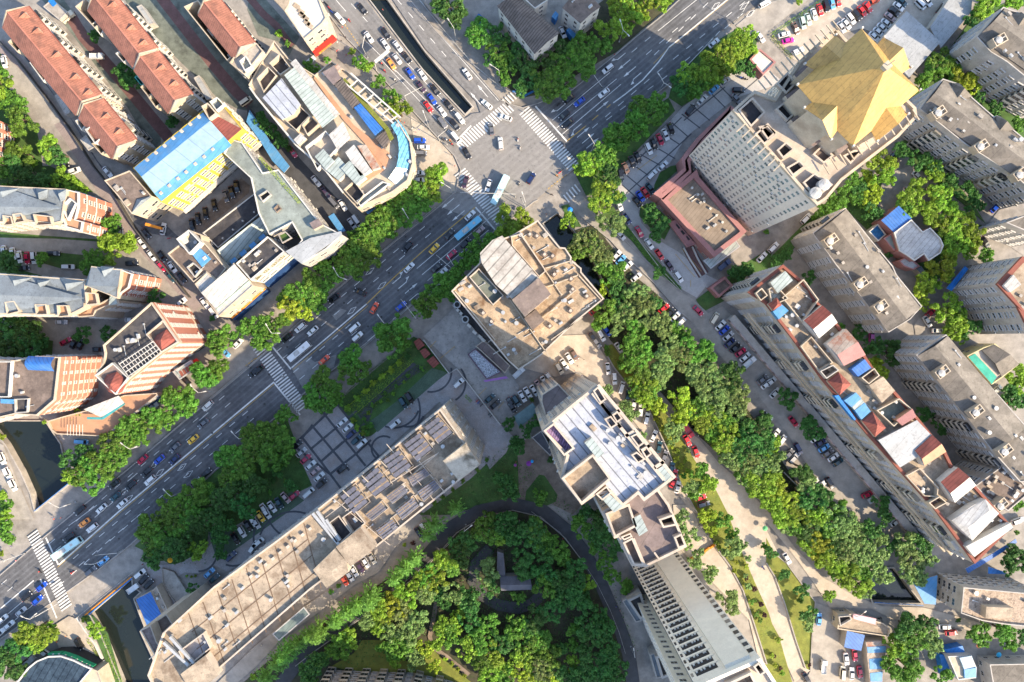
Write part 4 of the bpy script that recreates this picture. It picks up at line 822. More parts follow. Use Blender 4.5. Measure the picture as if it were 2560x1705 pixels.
# ---- cluttered roof block on the crossing
b = bld('restaurant_block', 'sprawling cream block on the crossing with cluttered roof terraces and greenhouses', 'restaurant block', '01 -70 780 165 370 250 480 300 540 540 690 690 560 860 670 1300 1105 1420 1300 1445 1500 1395 1660 1250 1770 930 1915 795 1770 640 1570 370 1335 0 885', 14, CREAM, CREAM, ph=1.0, win=dict(sp=3.8, w=2.4, fl=3.6, ac=.5, frame=WHITE))
Z = b.top
tub(b, 'roof_yard', '01 120 580 220 490 320 620 220 690', Z, 16, CREAM, BLACKR); tub(b, 'roof_yard', '01 5 720 110 610 190 690 70 850', Z, 16, CREAM, BROWNR)
block(b, 'white_roof', '01 60 900 235 720 410 960 350 1050 240 1100', Z, 16.5, CREAM, SILVER); tub(b, 'roof_yard', '01 250 1090 400 970 500 1060 370 1200', Z, 16, CREAM, BLACKR); tub(b, 'roof_yard', '01 420 1150 500 1060 580 1140 470 1240', Z, 16.2, CREAM, MAUVE)
m = MB(); ring3(m, [W(p, z) for p, z in zip(pts('01 260 690 350 620 730 1080 610 1175'), (18.5, 16.8, 16.8, 18.5))]); m.build('greenhouse', POLY, b.root)
bar(b, 'planted_strip', '01 340 560 740 1060', 15.6, 2.4, 1.2, WTIN)
block(b, 'roof_house', '01 345 1285 410 1225 460 1270 390 1335', Z, 16.5, CREAM, WTIN); tub(b, 'roof_terrace', '01 450 1350 640 1200 760 1350 560 1560', Z, 16, WHITE, BEIGE)
block(b, 'terrace_floor', '01 540 700 650 830 900 1150 1220 1400 1190 1550 1000 1320 800 1100 530 720', Z, 13.6, TERRACE, TERRACE)
block(b, 'terrace_floor', '01 1000 1320 1100 1270 1230 1420 1180 1560 960 1700 900 1650 1120 1540', Z, 13.5, TERRACE, TERRACE)
block(b, 'shed_roof', '01 610 665 720 600 780 720 710 780', 15, 16.2, MAUVE); block(b, 'shed_roof', '01 715 775 800 730 960 950 890 1000', 15, 16.2, WOOD); block(b, 'shed_roof', '01 900 990 960 950 1162 1180 1090 1242', 15.2, 16.4, BLUETIN); block(b, 'shed_roof', '01 1095 1270 1190 1200 1225 1290 1180 1370', 14.5, 16, WOOD); block(b, 'shed_roof', '01 720 610 750 585 790 630 755 655', 14.5, 15.6, RUST)
m = MB(); ring3(m, [W(p, z) for p, z in zip(pts('01 670 1240 800 1120 870 1270 750 1380'), (17, 16.2, 16.2, 17))]); m.build('greenhouse', WTIN, b.root)
for i, s in enumerate(('01 540 1440 620 1370 720 1480 640 1560', '01 640 1560 760 1440 860 1560 760 1660', '01 820 1400 900 1330 1060 1560 960 1620', '01 930 1340 1010 1330 1140 1540 1070 1560', '11 780 -20 860 -90 1010 60 920 130')): block(b, 'greenhouse', s, Z, 16.5 - i % 2 * .6, WHITE, [POLY, POLY, WTIN, RUST, POLY][i])
tub(b, 'roof_yard', '11 805 175 900 90 1000 220 930 310', Z, 15.2, CREAM, BLACKR); tub(b, 'roof_terrace', '11 925 280 1160 100 1230 120 960 330', Z, 15, WHITE, POLY)
bar(b, 'terrace_beam', '01 790 740 1260 1130', 15.8, .5, .4, WHITE); bar(b, 'terrace_beam', '01 870 670 1330 1080', 15.8, .5, .4, WHITE)
for k in range(6): bar(b, 'terrace_beam', '01 %d %d %d %d' % (860 + k * 75, 800 + k * 62, 935 + k * 75, 735 + k * 64), 15.6, .35, .3, WHITE)
bar(b, 'planted_strip', '01 800 730 1200 1180 1250 1280', 14.6, 1.6, .8, GRASSY); bar(b, 'roof_edge', '01 -60 800 0 885 370 1335 640 1568 800 1770', 14.6, .6, .6, WHITE)
m = MB(); inner, outer = poly('01 1240 1150 1300 1250 1315 1360 1310 1450 1290 1540 1220 1640', 15.5), poly('01 1305 1098 1380 1200 1420 1330 1425 1450 1405 1560 1290 1700', 13)
for k in range(5): ring3(m, [inner[k], outer[k], outer[k + 1], inner[k + 1]])
m.build('curved_glass_canopy', M('blue_canopy_glass', (.1, .28, .42), .25, amt=.4, scale=1.2, stripes=(1.2, 20, .5, .3), spec=.6), b.root)
m = MB()
for k in range(5): m.face([(*outer[k].xy, 12.6), (*outer[k].xy, 2), (*outer[k + 1].xy, 2), (*outer[k + 1].xy, 12.6)])
m.build('green_facade', M('pale_green_cladding', (.3, .5, .42), amt=.3, scale=.2), b.root); clutter(b, 34, 31)
c = bld('tin_canopy', 'pale blue tin canopy at the lower corner of the cluttered roof block', 'canopy', '11 985 355 1060 295 1105 345 1030 405', 4.5, METAL, MBLUE, ph=.02, z0=4.2)
# ---- white block and street front at the top
b = bld('shop_block', 'cream white roofed block with tan patches above a red street sign', 'shop', '01 262 105 335 -20 560 -60 645 165 610 215 440 362', 15, CREAM, WHITE, ph=.5, win=dict(sp=3.5, w=2, fl=3.4))
for s in ('01 375 55', '01 415 105', '01 425 135', '01 455 165', '01 470 205', '01 495 235'):
    p = poly(s, 15)[0]; m = MB(); m.box(p, 2.4, 1.5, 14.5, 14.9, rad(-35), 0, 1); m.build('roof_box', [CREAM, BEIGER], b.root)
block(b, 'roof_house', '01 130 -40 330 -60 300 40 262 100', 14.5, 16.5, CREAM, BEIGER)
on_wall(b, '01 440 362', '01 640 200', 3.2, 5.0, 1.6, REDS, 'sign_board'); glyphs(b, 'sign_character', '01 470 338', '01 590 240', 3.4, 1.1, 6, MARKY, 17, 1.75)
bld('shop_awning', 'cream awning under the red street sign', 'awning', '01 535 365 600 305 640 335 570 402', 3.6, CREAM, WHITE, ph=.02, z0=3.3)
c = thing('garden_umbrella', 'round orange and cream umbrella at the shop awning', 'umbrella', W(pts('01 665 300')[0]))
m = MB(); p = W(pts('01 665 300')[0]); m.tube((*p.xy, 0), (*p.xy, 2.6), .05); m.build('pole', METAL, c)
m = MB(); m.tube((*p.xy, 2.3), (*p.xy, 3.0), 2.4, 12, 0, .1); m.build('canopy', M('orange_cloth', (.72, .38, .2), amt=.1), c)
# ---- old houses with brown roofs, top centre
G4 = 'old white walled houses with brown roofs'
def old_house(label, q, he, hr, axis, mat):
    b = bld('old_house', label, 'house', q, he, WHITE, DARK, ph=.02, group=G4, win=dict(sp=3.6, w=1.3, hh=1.6, fl=3.1, frame=GREYW))
    P = poly(q, he); c = sum(P, Vector()) / 4; P = [c + (p - c) * 1.05 for p in P]
    if axis: P = P[1:] + P[:1]
    m0, m1 = (P[0] + P[3]) / 2, (P[1] + P[2]) / 2; m0.z = m1.z = hr; m = MB(); ring3(m, [P[0], P[1], m1, m0]); ring3(m, [P[3], P[2], m1, m0]); m.build('roof', mat, b.root)
    return b
old_house('old house with a ruined brown plank roof, white walls towards the trees', '02 -125 60 50 -30 425 300 205 485', 14, 15.5, 1, WOOD)
b = old_house('old house with a plain brown roof and blue awnings, at the top edge', '02 470 70 640 -120 808 60 630 208', 14, 15.0, 1, BROWNR); clutter(b, 3, 5, z=14.8)
b = bld('house_annex', 'narrow grey roofed annex between the two old houses', 'house', '02 60 -60 260 -80 330 0 210 80', 10, WHITE, GREYR, ph=.3, win=dict(sp=3.5, fl=3))
bld('blue_shed', 'small blue tarpaulin shed in front of the plain brown roofed house', 'shed', '02 500 275 560 225 620 320 575 370', 4, BLUES, MBLUE, ph=.02); bld('blue_shed', 'tiny blue tarpaulin roof between the two old houses', 'shed', '02 365 150 400 100 428 130 400 185', 4, BLUES, MBLUE, ph=.02); bld('blue_shed', 'tiny bright blue shed roof at the edge of the trees beside the ruined roof', 'shed', '01 2012 165 2050 122 2085 155 2045 198', 3.5, BLUES, BLUETIN, ph=.02)
bld('tin_shed', 'row of rusty tin roofs along the pavement at the top', 'shed', '01 1545 5 1590 -20 1735 165 1700 190', 3.4, GREYW, RUST, ph=.02)
# ---- golden roofed tower
DECK = '02 2030 1000 2250 820 2420 640 2660 440 2850 250 2985 210 3060 340 3690 960 3740 1070 3480 1290 3120 1568 2700 1905 2560 1640 2440 1540'
b = bld('golden_tower', 'tall office slab with a golden star shaped roof and grid windowed face', 'office tower', '02 2030 1010 2230 830 2420 900 2640 560 2980 240 3060 340 3720 990 3730 1075 3560 1260 3040 1660 2900 1830 2810 1890 2700 1780', 58, M('pale_beige_stone', (.6, .53, .45), amt=.08), BEIGE, ph=1.2, pmat=CREAM, t=.8, win=dict(sp=2.25, w=1.3, hh=1.5, fl=3.1, glass=GLASSG, frame=FRAME, ac=.12))
for s, f in (('02 2080 1010 2215 890 2335 1030 2200 1170', BLACKR), ('02 2230 1235 2355 1130 2440 1240 2320 1330', DARK), ('03 80 770 180 660 270 760 170 860', DARK), ('03 70 1000 160 925 260 1040 180 1110', DARK), ('03 -90 1160 0 1150 75 1220 0 1290', DARK), ('03 80 1380 170 1300 250 1370 140 1460', DARK), ('03 410 1420 500 1330 610 1430 515 1505', BROWNR), ('03 690 1430 790 1380 890 1370 760 1510', BLACKR), ('13 320 110 430 20 600 130 445 260', BLACKR), ('03 170 1540 290 1470 350 1530 230 1620', DARK)): tub(b, 'roof_pit', s, 56.8, 58.3, BEIGE, f, .5)
for s in ('03 160 880 290 790 390 930 260 1035', '03 210 1100 330 1010 540 1260 420 1350', '03 540 1230 640 1220 740 1350 660 1420', '03 240 690 350 590 420 640 300 760'): block(b, 'roof_house', s, 56.8, 60, BEIGE, MAUVE)
for s in ('13 520 130', '13 442 206'):
    p = poly(s, 59)[0]; m = MB(); m.tube((*p.xy, 56.8), (*p.xy, 59), 1.7, 18); m.tube((*p.xy, 59), (*p.xy, 59.5), 1.7, 18, 0, .3); m.build('water_tank', WTIN, b.root)
for k in range(24):
    f = k / 23
    a = pts('02 2060 985')[0]; c = pts('03 600 250')[0]; 
for a, c, kk in (('03 -60 790', '03 620 240', 14), ('03 530 1560', '03 1350 1060', 12), ('02 2100 1180', '02 2440 1540', 8)):
    A, Q = poly(a, 58)[0], poly(c, 58)[0]; u2 = (Q - A).normalized(); n2 = Vector((-u2.y, u2.x, 0)); m = MB()
    for k in range(kk): p = A + (Q - A) * k / (kk - 1); m.tube(p - n2 * 1.8 + Vector((0, 0, .5)), p + n2 * 1.8 + Vector((0, 0, .5)), .22, 4)
    m.build('pergola', CREAM, b.root)
ZE, ZA = 72.0, 86.0
star = '03 860 262 705 400 620 325 335 590 425 640 268 780 405 940 330 992 578 1285 635 1200 780 1345 945 1208 1000 1300 1285 1050 1222 975 1392 830 1213 690 1312 622 1062 345 1000 412'
SP = poly(star, ZE); m = MB(); core = inset(ccw([p.xy for p in SP]), 1.2); m.prism(core, 56.8, ZE - .4); m.build('crown_wall', CREAM, b.root)
ctr = sum((SP[k] for k in (0, 5, 10, 15)), Vector()) / 4; apex = Vector((ctr.x, ctr.y, ZA)); m = MB()
n_ = len(SP); corners = [0, 5, 10, 15]
for i in range(4):
    k0, k1 = corners[i], corners[(i + 1) % 4] or n_; seg = [SP[k % n_] for k in range(k0, (k1 if k1 > k0 else k1 + n_) + 1)]
    A, Q = seg[0], seg[-1]; mid = (A + Q) / 2; ent = [seg[1], seg[-2]]; gout = [seg[2], seg[-3]]
    u2 = (Q - A).normalized(); out = (mid - ctr); out.z = 0; out.normalize()
    slope = lambda p: ZE + (ZA - ZE) * max(0, 1 - (p - ctr).to_2d().dot(out.to_2d()) / (mid - ctr).to_2d().dot(out.to_2d()))
    E0, E1 = Vector(ent[0]), Vector(ent[1]); E0.z = slope(E0); E1.z = slope(E1)
    zg = ZE + 3.0; t_in = (mid - ctr).to_2d().length * (1 - (zg - ZE) / (ZA - ZE)); g_in = Vector((*(ctr.xy + out.xy * t_in), zg)); gm = (gout[0] + gout[1]) / 2; g_out = Vector((*gm.xy, zg))
    ring3(m, [A, E0, g_in, apex], 0, .15); ring3(m, [apex, g_in, E1, Q], 0, .15)
    F0, F1 = Vector(gout[0]), Vector(gout[1]); F0.z = F1.z = ZE
    ring3(m, [E0, F0, g_out, g_in], 0, .15); ring3(m, [E1, F1, g_out, g_in], 0, .15)
    m.face([F0, F1, g_out], 1)
m.build('golden_roof', [GOLD, CREAM], b.root)
m = MB(); m.box(apex.xy, 1.5, 1.5, ZA - 1.2, ZA + .5, rad(42)); m.box(apex.xy, 1.9, 1.9, ZA + .5, ZA + .65, rad(42)); m.tube(apex, apex + Vector((0, 0, 4)), .12); m.build('finial', CREAM, b.root)
for k in (0, 5, 10, 15, 2, 3, 7, 8, 12, 13, 17, 18):
    m = MB(); q = SP[k]; m.tube((*q.xy, ZE), (*q.xy, ZE + .8), .3, 8); m.build('roof_lamp', WHITE, b.root)
w = bld('tower_annex', 'low mauve tiled annex with black roof below the grid windowed tower', 'annex', '12 1370 265 1590 85 1700 -10 1720 60 2160 560 2110 610 1860 800', 9, PINK, M('brown_tiles', (.2, .16, .125), amt=.2, stripes=(1.3, 40, .3, .15)), ph=1.0, t=1.7, win=dict(sp=4, fl=4, w=2.4)); clutter(w, 9, 41, '12 1520 230 1680 100 2040 560 1880 700', ('air_conditioner', 'roof_vent', 'pipe'))
for s in ('12 1660 158', '12 1715 220', '12 1772 285', '12 1828 348', '12 1885 412', '12 1940 475'):
    p = poly(s, 9)[0]; m = MB(); m.tube((*p.xy, 8), (*p.xy, 8.8), .45, 10); m.build('roof_vent', WHITE, w.root)
w = bld('tower_annex', 'narrow mauve tiled wing with black strip roof on the tower forecourt side', 'annex', '12 1300 215 1580 -20 1560 -110 1720 -320 2010 -600 2060 -560 1760 -240 1640 -80 1650 20 1390 270', 9, PINK, BLACKR, ph=1.0, t=1.8)
w = bld('entrance_canopy', 'mauve tiled entrance canopy with three dark skylights on the tower annex', 'canopy', '12 1440 480 1500 455 1690 680 1610 705', 5, PINK, PINK, ph=.3, z0=3.8)
for s in ('12 1505 500 1550 470 1580 510 1535 540', '12 1550 560 1600 525 1625 560 1575 595', '12 1600 610 1650 575 1675 610 1625 645'): block(w, 'skylight', s, 4.7, 4.95, PINK, DARK)
bld('ramp_canopy', 'greenish glass strip roof along the lower side of the mauve annex', 'canopy', '12 1760 830 2060 640 2100 700 1830 905', 4, METAL, POLY, ph=.1, z0=3.6)
m = thing('ramp_wall', 'curved double walled ramp beside the mauve annex car park', 'wall', W(pts('12 1690 850')[0])); 
class _: pass
q = _(); q.root = m; bar(q, 'ramp_kerb', '12 1580 710 1640 820 1740 975', 1.0, .5, 1, WHITE); bar(q, 'ramp_kerb', '12 1660 700 1710 810 1790 950', 1.0, .5, 1, WHITE); bar(q, 'ramp_floor', '12 1620 705 1675 815 1765 962', .3, 4.2, .3, MAROON)
w = bld('guard_house', 'small white roofed guard house with a pink border', 'guard house', '02 2185 545 2280 445 2430 570 2310 690', 4.5, PINK, WHITE, ph=.5, t=.6); w = bld('guard_house', 'small brown roofed gatehouse with a pink parapet', 'guard house', '12 1820 1078 1962 975 2035 1058 1905 1170', 4.5, PINK, BROWNR, ph=.6, t=.8)
G5 = 'grey metal roofed sheds beside the golden tower'
w = bld('grey_shed', 'large pale grey metal roofed shed touching the golden tower', 'shed', '03 1065 340 1275 98 1590 383 1300 712 1215 620 1240 440', 7, GREYW, GTIN, ph=.05, group=G5); w = bld('grey_shed', 'narrow pale grey shed roof beyond the large grey shed', 'shed', '03 1492 250 1700 -60 1880 -10 1870 110 1590 442 1560 380', 5, GREYW, GTIN, ph=.05, group=G5)
# ---- grey apartment blocks, right side
GREYL = M('grey_roofing_lit_slope', (.19, .168, .14), amt=.28, stain=(.12, .105, .09), stain_amt=.6, stain_scale=.12, patch=(.25, .14))  # same grey roofing, lightened so one slope of each roof looks sunlit
G6 = 'grey roofed apartment blocks on the right'
def apt(label, outline, h, tanks, hips=(), wall=GREYW, roof=GREYR, balc=3, ang=0.7, extra_n=16, seed=1, slope=None):
    b = bld('apartment_block', label, 'apartment block', outline, h, wall, roof, ph=.35, pmat=GREYW, group=G6, win=dict(sp=3.4, w=2.2, hh=1.6, fl=2.9, style='sill', balc=balc, ac=.4, only=1))
    for s in hips: hipped(b, 'hipped_dormer', s, h + .1, h + 2.6, roof)
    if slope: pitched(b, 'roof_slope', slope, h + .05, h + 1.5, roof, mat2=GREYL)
    tank_heads(b, tanks, 3.2, ang=ang); clutter(b, extra_n, seed, z=h + (.55 if slope else -.3)); return b
apt('grey apartment block in the top right corner with white blotched roof', '03 2165 62 2300 110 2500 250 2900 560 2720 900 2360 700 2200 570 2050 480 1920 340', 21, ['03 2140 360'], ['03 2240 130 2330 110 2420 180 2290 260'], ang=.5, seed=51, slope='03 1930 335 2700 880 2890 560 2180 80')
apt('grey apartment block with two hipped dormers right of the golden tower', '03 1610 722 1760 770 1880 895 2080 1070 2110 1060 2270 1200 2640 1500 2500 1830 2280 1620 1820 1330 1520 1090 1395 1000', 20, ['03 1580 1030', '03 1970 1340', '03 2330 1600'], ['03 1690 765 1760 765 1880 890 1730 920', '03 2095 1065 2130 1065 2268 1195 2120 1215'], ang=.6, seed=52, slope='03 1405 1000 2290 1640 2560 1480 1620 735')
apt('brownish grey apartment block with red patches and white dots on its roof', '13 712 342 950 640 1150 880 1185 960 1420 1250 1310 1370 1110 1492 960 1290 840 1140 700 960 625 870 550 760 430 610 410 575', 19, ['13 585 640', '13 860 1040', '13 1045 1250'], seed=53, ang=.62, slope='13 425 588 1105 1480 1405 1265 722 355')
apt('long grey apartment block with three tank houses on the right edge', '23 1365 132 1540 10 1640 -60 1760 90 2380 790 2560 1010 2480 1290 2320 1300 2060 1010 1800 660 1500 290', 22, ['23 1610 285', '23 1925 650', '23 2190 1010'], ang=.65, seed=54, slope='23 1375 138 2070 1005 2370 800 1655 -45')
apt('low brownish roofed block attached below the long grey apartment block', '23 1905 1335 2130 1170 2190 1090 2330 1290 2420 1390 2210 1568 2000 1430', 19, ['23 2150 1510'], balc=0, roof=BROWNR, seed=55)
for s in ('33 1690 80 1880 -50 2000 -110 2130 20 1880 275',): pass
b = bld('apartment_tower', 'grey walled tower with a red trimmed roof cut by the right edge', 'apartment block', '13 2108 1045 2345 790 2640 900 2700 1300 2420 1500 2300 1262 2345 1300', 26, GREYW, BEIGER, ph=1.0, pmat=TRIMR, t=1.6, win=dict(sp=3.3, w=2.2, fl=2.9, style='sill', balc=4, ac=.3)); block(b, 'roof_house', '13 2170 1060 2260 960 2330 1050 2230 1120', 25, 27, WHITE, WTIN); clutter(b, 8, 9)
b = bld('apartment_block', 'grey apartment block at the right edge above the red trimmed tower', 'apartment block', '13 2190 480 2400 400 2640 480 2600 640 2380 560', 18, GREYW, GREYR, ph=.4, win=dict(sp=3.4, fl=2.9, style='sill'))
b = bld('pool_house', 'yellowish house with a long green water tank beside the right edge', 'house', '23 1830 140 1985 60 2090 25 2310 215 2160 335 2060 405', 9, M('ochre_render', (.48, .42, .24), amt=.15), BEIGE, ph=.5, win=dict(sp=3.5, fl=3)); block(b, 'water_basin', '23 1845 150 1905 118 2105 330 2060 400', 8.5, 9.1, WHITE, M('green_pool', (.06, .33, .24), .2)); pitched(b, 'roof_slope', '23 1970 90 2085 35 2310 215 2150 330', 9.2, 11, GREYR)
# ---- club house with the blue roof
b = bld('club_house', 'white roofed club house with rounded end and bright blue side roof', 'club house', '13 1160 572 1320 450 1425 562 1495 525 1590 625 1618 690 1590 760 1480 832 1440 770 1350 832 1270 775 1210 740', 8, PINK, WTIN, ph=.7, pmat=WHITE, win=dict(sp=4, fl=3.6))
w = bld('club_wing', 'pink walled wing with a vivid blue roof on the white club house', 'wing', '13 1042 460 1205 325 1322 440 1160 572', 7.5, PINK, BLUETIN, ph=.05, win=dict(sp=3.4, fl=3.4)); w = bld('club_wing', 'small pink walled wing with a grey green roof beside the club house', 'wing', '13 1065 625 1140 580 1250 690 1160 740', 6, PINK, GREENT, ph=.3); w = bld('swimming_pool', 'dark blue covered tank with a white rim beside the club house', 'tank', '13 928 562 1012 490 1088 590 1015 652', 4, WHITE, M('dark_blue_cover', (.01, .09, .22), .3, amt=.5, scale=1.5), ph=.4); w = bld('club_wing', 'small grey terrace wing at the lower corner of the club house', 'wing', '13 1205 830 1290 790 1400 880 1340 915 1250 880', 5, PINK, GTIN, ph=.4)
bld('blue_canopy', 'long blue canopy roof along the foot of the red trimmed tower', 'canopy', '13 1640 1085 1810 880 1845 905 1690 1110', 4, METAL, BLUES, ph=.02, z0=3.7); bld('grey_shed', 'small slate grey tin roof beside the club house', 'shed', '13 1370 910 1410 880 1455 940 1430 970', 3.5, GREYW, SLATE, ph=.02)
# ---- long ten storey block with roof sheds
RL = '13 140 865 300 1000 400 1090 440 1190 490 1240 640 1410 760 1568 870 1660 1020 1890 1170 2030 1370 2260 1640 2590 1720 2760 1910 2900 2250 3280 1905 3620 1550 3140 930 2450 500 1930 240 1570 -20 1230 -185 1120'
b = bld('long_apartment_block', 'very long apartment block with red trim, railings and many roof sheds', 'apartment block', RL, 30, GREYW, BEIGER, ph=1.0, pmat=TRIMR, t=.9, win=dict(sp=3.4, w=2.0, fl=2.9, style='sill', balc=5, ac=.5))
Z = b.top
bb = MB(); A, Q = W(pts('13 -60 1290')[0], 30).xy, W(pts('13 1905 3620')[0], 30).xy; u2 = (Q - A).normalized(); n2 = Vector((u2.y, -u2.x)); n2 = n2 if n2.dot(-(A + Q)) > 0 else -n2
for z, d in ((18.2, 1.1), (14.4, 1.1)):
    m = MB(); m.prism([A + n2 * .5, Q + n2 * .5, Q + n2 * d, A + n2 * d], z, z + .9, 0, None, True); m.build('access_balcony', CREAM, b.root)
m = MB(); m.prism([A + n2 * .5, Q + n2 * .5, Q + n2 * 3.2, A + n2 * 3.2], 0, 4.2); m.build('shop_podium', GREYW, b.root); m = MB(); m.prism([A + n2 * 3.21, Q + n2 * 3.21, Q + n2 * 3.5, A + n2 * 3.5], 2.8, 4.4, 0, None, True); m.build('shop_fascia', M('faded_signs', (.35, .28, .27), amt=.5, scale=.5, stripes=(5, 48, .5, .3)), b.root)
for s in ('13 5 1090 75 1050 190 1180 40 1250', '12 2240 1130 2300 1080 2355 1150 2290 1200'): tub(b, 'roof_yard', s, Z, 31.4, CREAM, POLY)
block(b, 'roof_shed', '13 20 1030 160 925 230 1010 90 1130', Z, 32, CREAM, POLY); tub(b, 'roof_yard', '13 130 1170 330 1000 470 1190 320 1400', Z, 31.2, CREAM, BEIGER)
def hip(s, mt=REDTIN, z1=33.6): block(b, 'shed_wall', s, Z, 31.2, CREAM); hipped(b, 'shed_roof', s, 31.3, z1, mt)
hip('13 0 1230 80 1170 130 1240 45 1290'); block(b, 'tarpaulin', '13 45 1300 125 1230 190 1290 100 1370', Z, 31.4, MBLUE)
def gshed(s, m1, m2, z=32.3, zr=33.6):
    block(b, 'shed_wall', s, Z, z - .1, WHITE); pitched(b, 'shed_roof', s, z, zr, m1, mat2=m2)
gshed('13 330 1380 500 1240 640 1400 470 1545', REDTIN, WTIN); gshed('23 540 30 720 -110 900 130 700 230', RUST, PINK); gshed('23 1350 1010 1510 865 1640 1020 1440 1150', REDTIN, TERRACE); gshed('23 1590 1300 1750 1165 1915 1330 1720 1490', REDTIN, WTIN)
hip('23 545 370 650 285 765 400 660 500'); hip('23 862 735 960 650 1085 800 985 885')
block(b, 'tarpaulin', '23 770 260 890 170 950 250 830 330', Z, 31.8, BLUETIN); block(b, 'tarpaulin', '23 700 550 810 475 860 530 770 610', Z, 31.6, MBLUE); block(b, 'tarpaulin', '23 800 640 890 570 945 650 860 725', Z, 31.6, MBLUE); block(b, 'tarpaulin', '23 610 505 650 500 810 720 800 735', Z, 31.0, BLUES); block(b, 'plastic_roof', '23 765 600 860 535 895 575 800 640', Z, 31.5, POLY)
tub(b, 'roof_yard', '23 860 340 980 250 1030 320 930 400', Z, 32, CREAM, MAUVE); block(b, 'roof_house', '23 930 410 1060 330 1170 460 1050 570', Z, 32, CREAM, BEIGER); tub(b, 'roof_garden', '23 1000 640 1210 530 1330 630 1160 790', Z, 31.3, CREAM, MOSS); block(b, 'shed_roof', '23 1180 730 1330 625 1365 700 1235 780', Z, 32, TERRACE, PINK)
m = MB(); ring3(m, [W(p, 32) for p in pts('23 1015 915 1370 730 1500 865 1350 1010 1400 1055 1215 1165')], 0); m.build('shed_roof', GTIN, b.root); block(b, 'shed_wall', '23 1030 915 1365 745 1480 865 1340 1005 1380 1055 1215 1150', Z, 31.8, GREYW)
tub(b, 'roof_yard', '23 1270 1240 1400 1170 1570 1350 1560 1440 1440 1430', Z, 31, CREAM, BEIGER); tub(b, 'roof_yard', '23 1480 1490 1580 1430 1650 1490 1540 1550', Z, 31.8, CREAM, MAUVE); tub(b, 'roof_yard', '23 300 50 400 -40 600 200 470 280', Z, 31, CREAM, BEIGER); tub(b, 'roof_yard', '23 480 280 600 220 655 270 540 350', Z, 32, GREYW, BROWNR)
block(b, 'shed_wall', '33 1690 85 1880 -50 2000 -110 2125 20 1880 265', Z, 32, WHITE); hipped(b, 'shed_roof', '33 1690 85 2000 -110 2125 20 1880 270', 32.1, 33, WTIN, .7); block(b, 'white_roof', '33 1820 325 2230 110 2255 150 1900 420', Z, 31.6, WHITE, WHITE); block(b, 'shed_roof', '33 1680 280 1740 255 1800 330 1740 370', 24, 27, WHITE); clutter(b, 84, 71)
# lower right corner
b = bld('apartment_block', 'block with a rubble strewn roof and a tall blank grey end wall', 'apartment block', '33 1800 700 2560 770 2560 1080 2200 1045 1975 1010 1775 940', 15, GREYW, M('rubble_roof', (.32, .25, .19), amt=.4, scale=1.5, fine=.5, stain=(.1, .07, .05), stain_amt=.8, stain_scale=.9), ph=.8, win=dict(sp=3.4, fl=2.9, w=2.4, ac=.9)); block(b, 'roof_house', '33 2010 880 2260 890 2250 990 2000 985', 14.2, 17, CREAM, BEIGER); clutter(b, 6, 81)
bld('blue_awning', 'blue sheet roof leaning on the blank grey end wall by the pond', 'awning', '33 1330 650 1560 590 1545 860 1440 850', 5, METAL, MBLUE, ph=.02, z0=4.7); bld('blue_awning', 'bright blue strip awning at the end of the very long block', 'awning', '33 1815 530 2040 405 2280 255 2290 290 2060 440 1840 572', 4.5, METAL, BLUETIN, ph=.02, z0=4.2); bld('blue_awning', 'blue tarpaulin over a yard behind the rubble strewn roof', 'awning', '33 2025 510 2185 560 2195 580 2025 575', 4, METAL, BLUES, ph=.02, z0=3.7)
b = bld('corner_shop', 'low beige roofed shop with a pink panel beside the cream road', 'shop', '33 650 950 780 945 1060 1030 1125 1080 1110 1155 640 1085', 5, CREAM, BEIGER, ph=.5, win=dict(sp=4, fl=3)); block(b, 'pink_panel', '33 785 945 995 990 990 1045 785 990', 4.5, 5.4, M('pink_sheet', (.6, .36, .38), amt=.15)); tub(b, 'roof_yard', '33 650 970 760 960 770 1000 665 1060', 4.5, 5.8, GREYW, DARK)
bld('blue_shed', 'square blue tin roof below the beige roofed shop', 'shed', '33 728 1100 892 1140 858 1285 700 1252', 4, GREYW, BLUETIN, ph=.02)
b = bld('striped_shed', 'long shed with blue and white striped roof beside the car park', 'shed', '33 900 1205 1088 1190 1050 1640 945 1640', 4, GREYW, RUST, ph=.02)
for k, s in enumerate(('33 910 1250 1085 1240 1085 1300 918 1305', '33 930 1360 1065 1350 1060 1450 938 1455', '33 940 1490 1055 1475 1052 1568 944 1568')): block(b, 'blue_panel', s, 3.98, 4.08, MBLUE)
b = bld('blue_roofed_house', 'white house with a pale blue roof and blue lean-to sheets', 'house', '33 1655 1335 1870 1325 1920 1440 1915 1535 1750 1555', 6, WHITE, CREAM, ph=.4, win=dict(sp=3.4, fl=3)); block(b, 'blue_panel', '33 1765 1350 1875 1330 1905 1430 1805 1455', 5.6, 6.6, LBLUE); block(b, 'blue_panel', '33 1805 1458 1915 1438 1915 1530 1810 1535', 5.6, 6.4, MBLUE); block(b, 'lean_to', '33 1580 1320 1650 1320 1690 1560 1620 1530', 0, 3.2, BLUES); block(b, 'lean_to', '33 1620 1275 1790 1238 1812 1300 1660 1325', 0, 3.4, BLUES)
b = bld('grey_house', 'grey roofed house at the bottom right corner', 'house', '33 2040 1410 2560 1400 2560 1700 2090 1700', 7, GREYW, GREYR, ph=.4, win=dict(sp=3.4, fl=3))
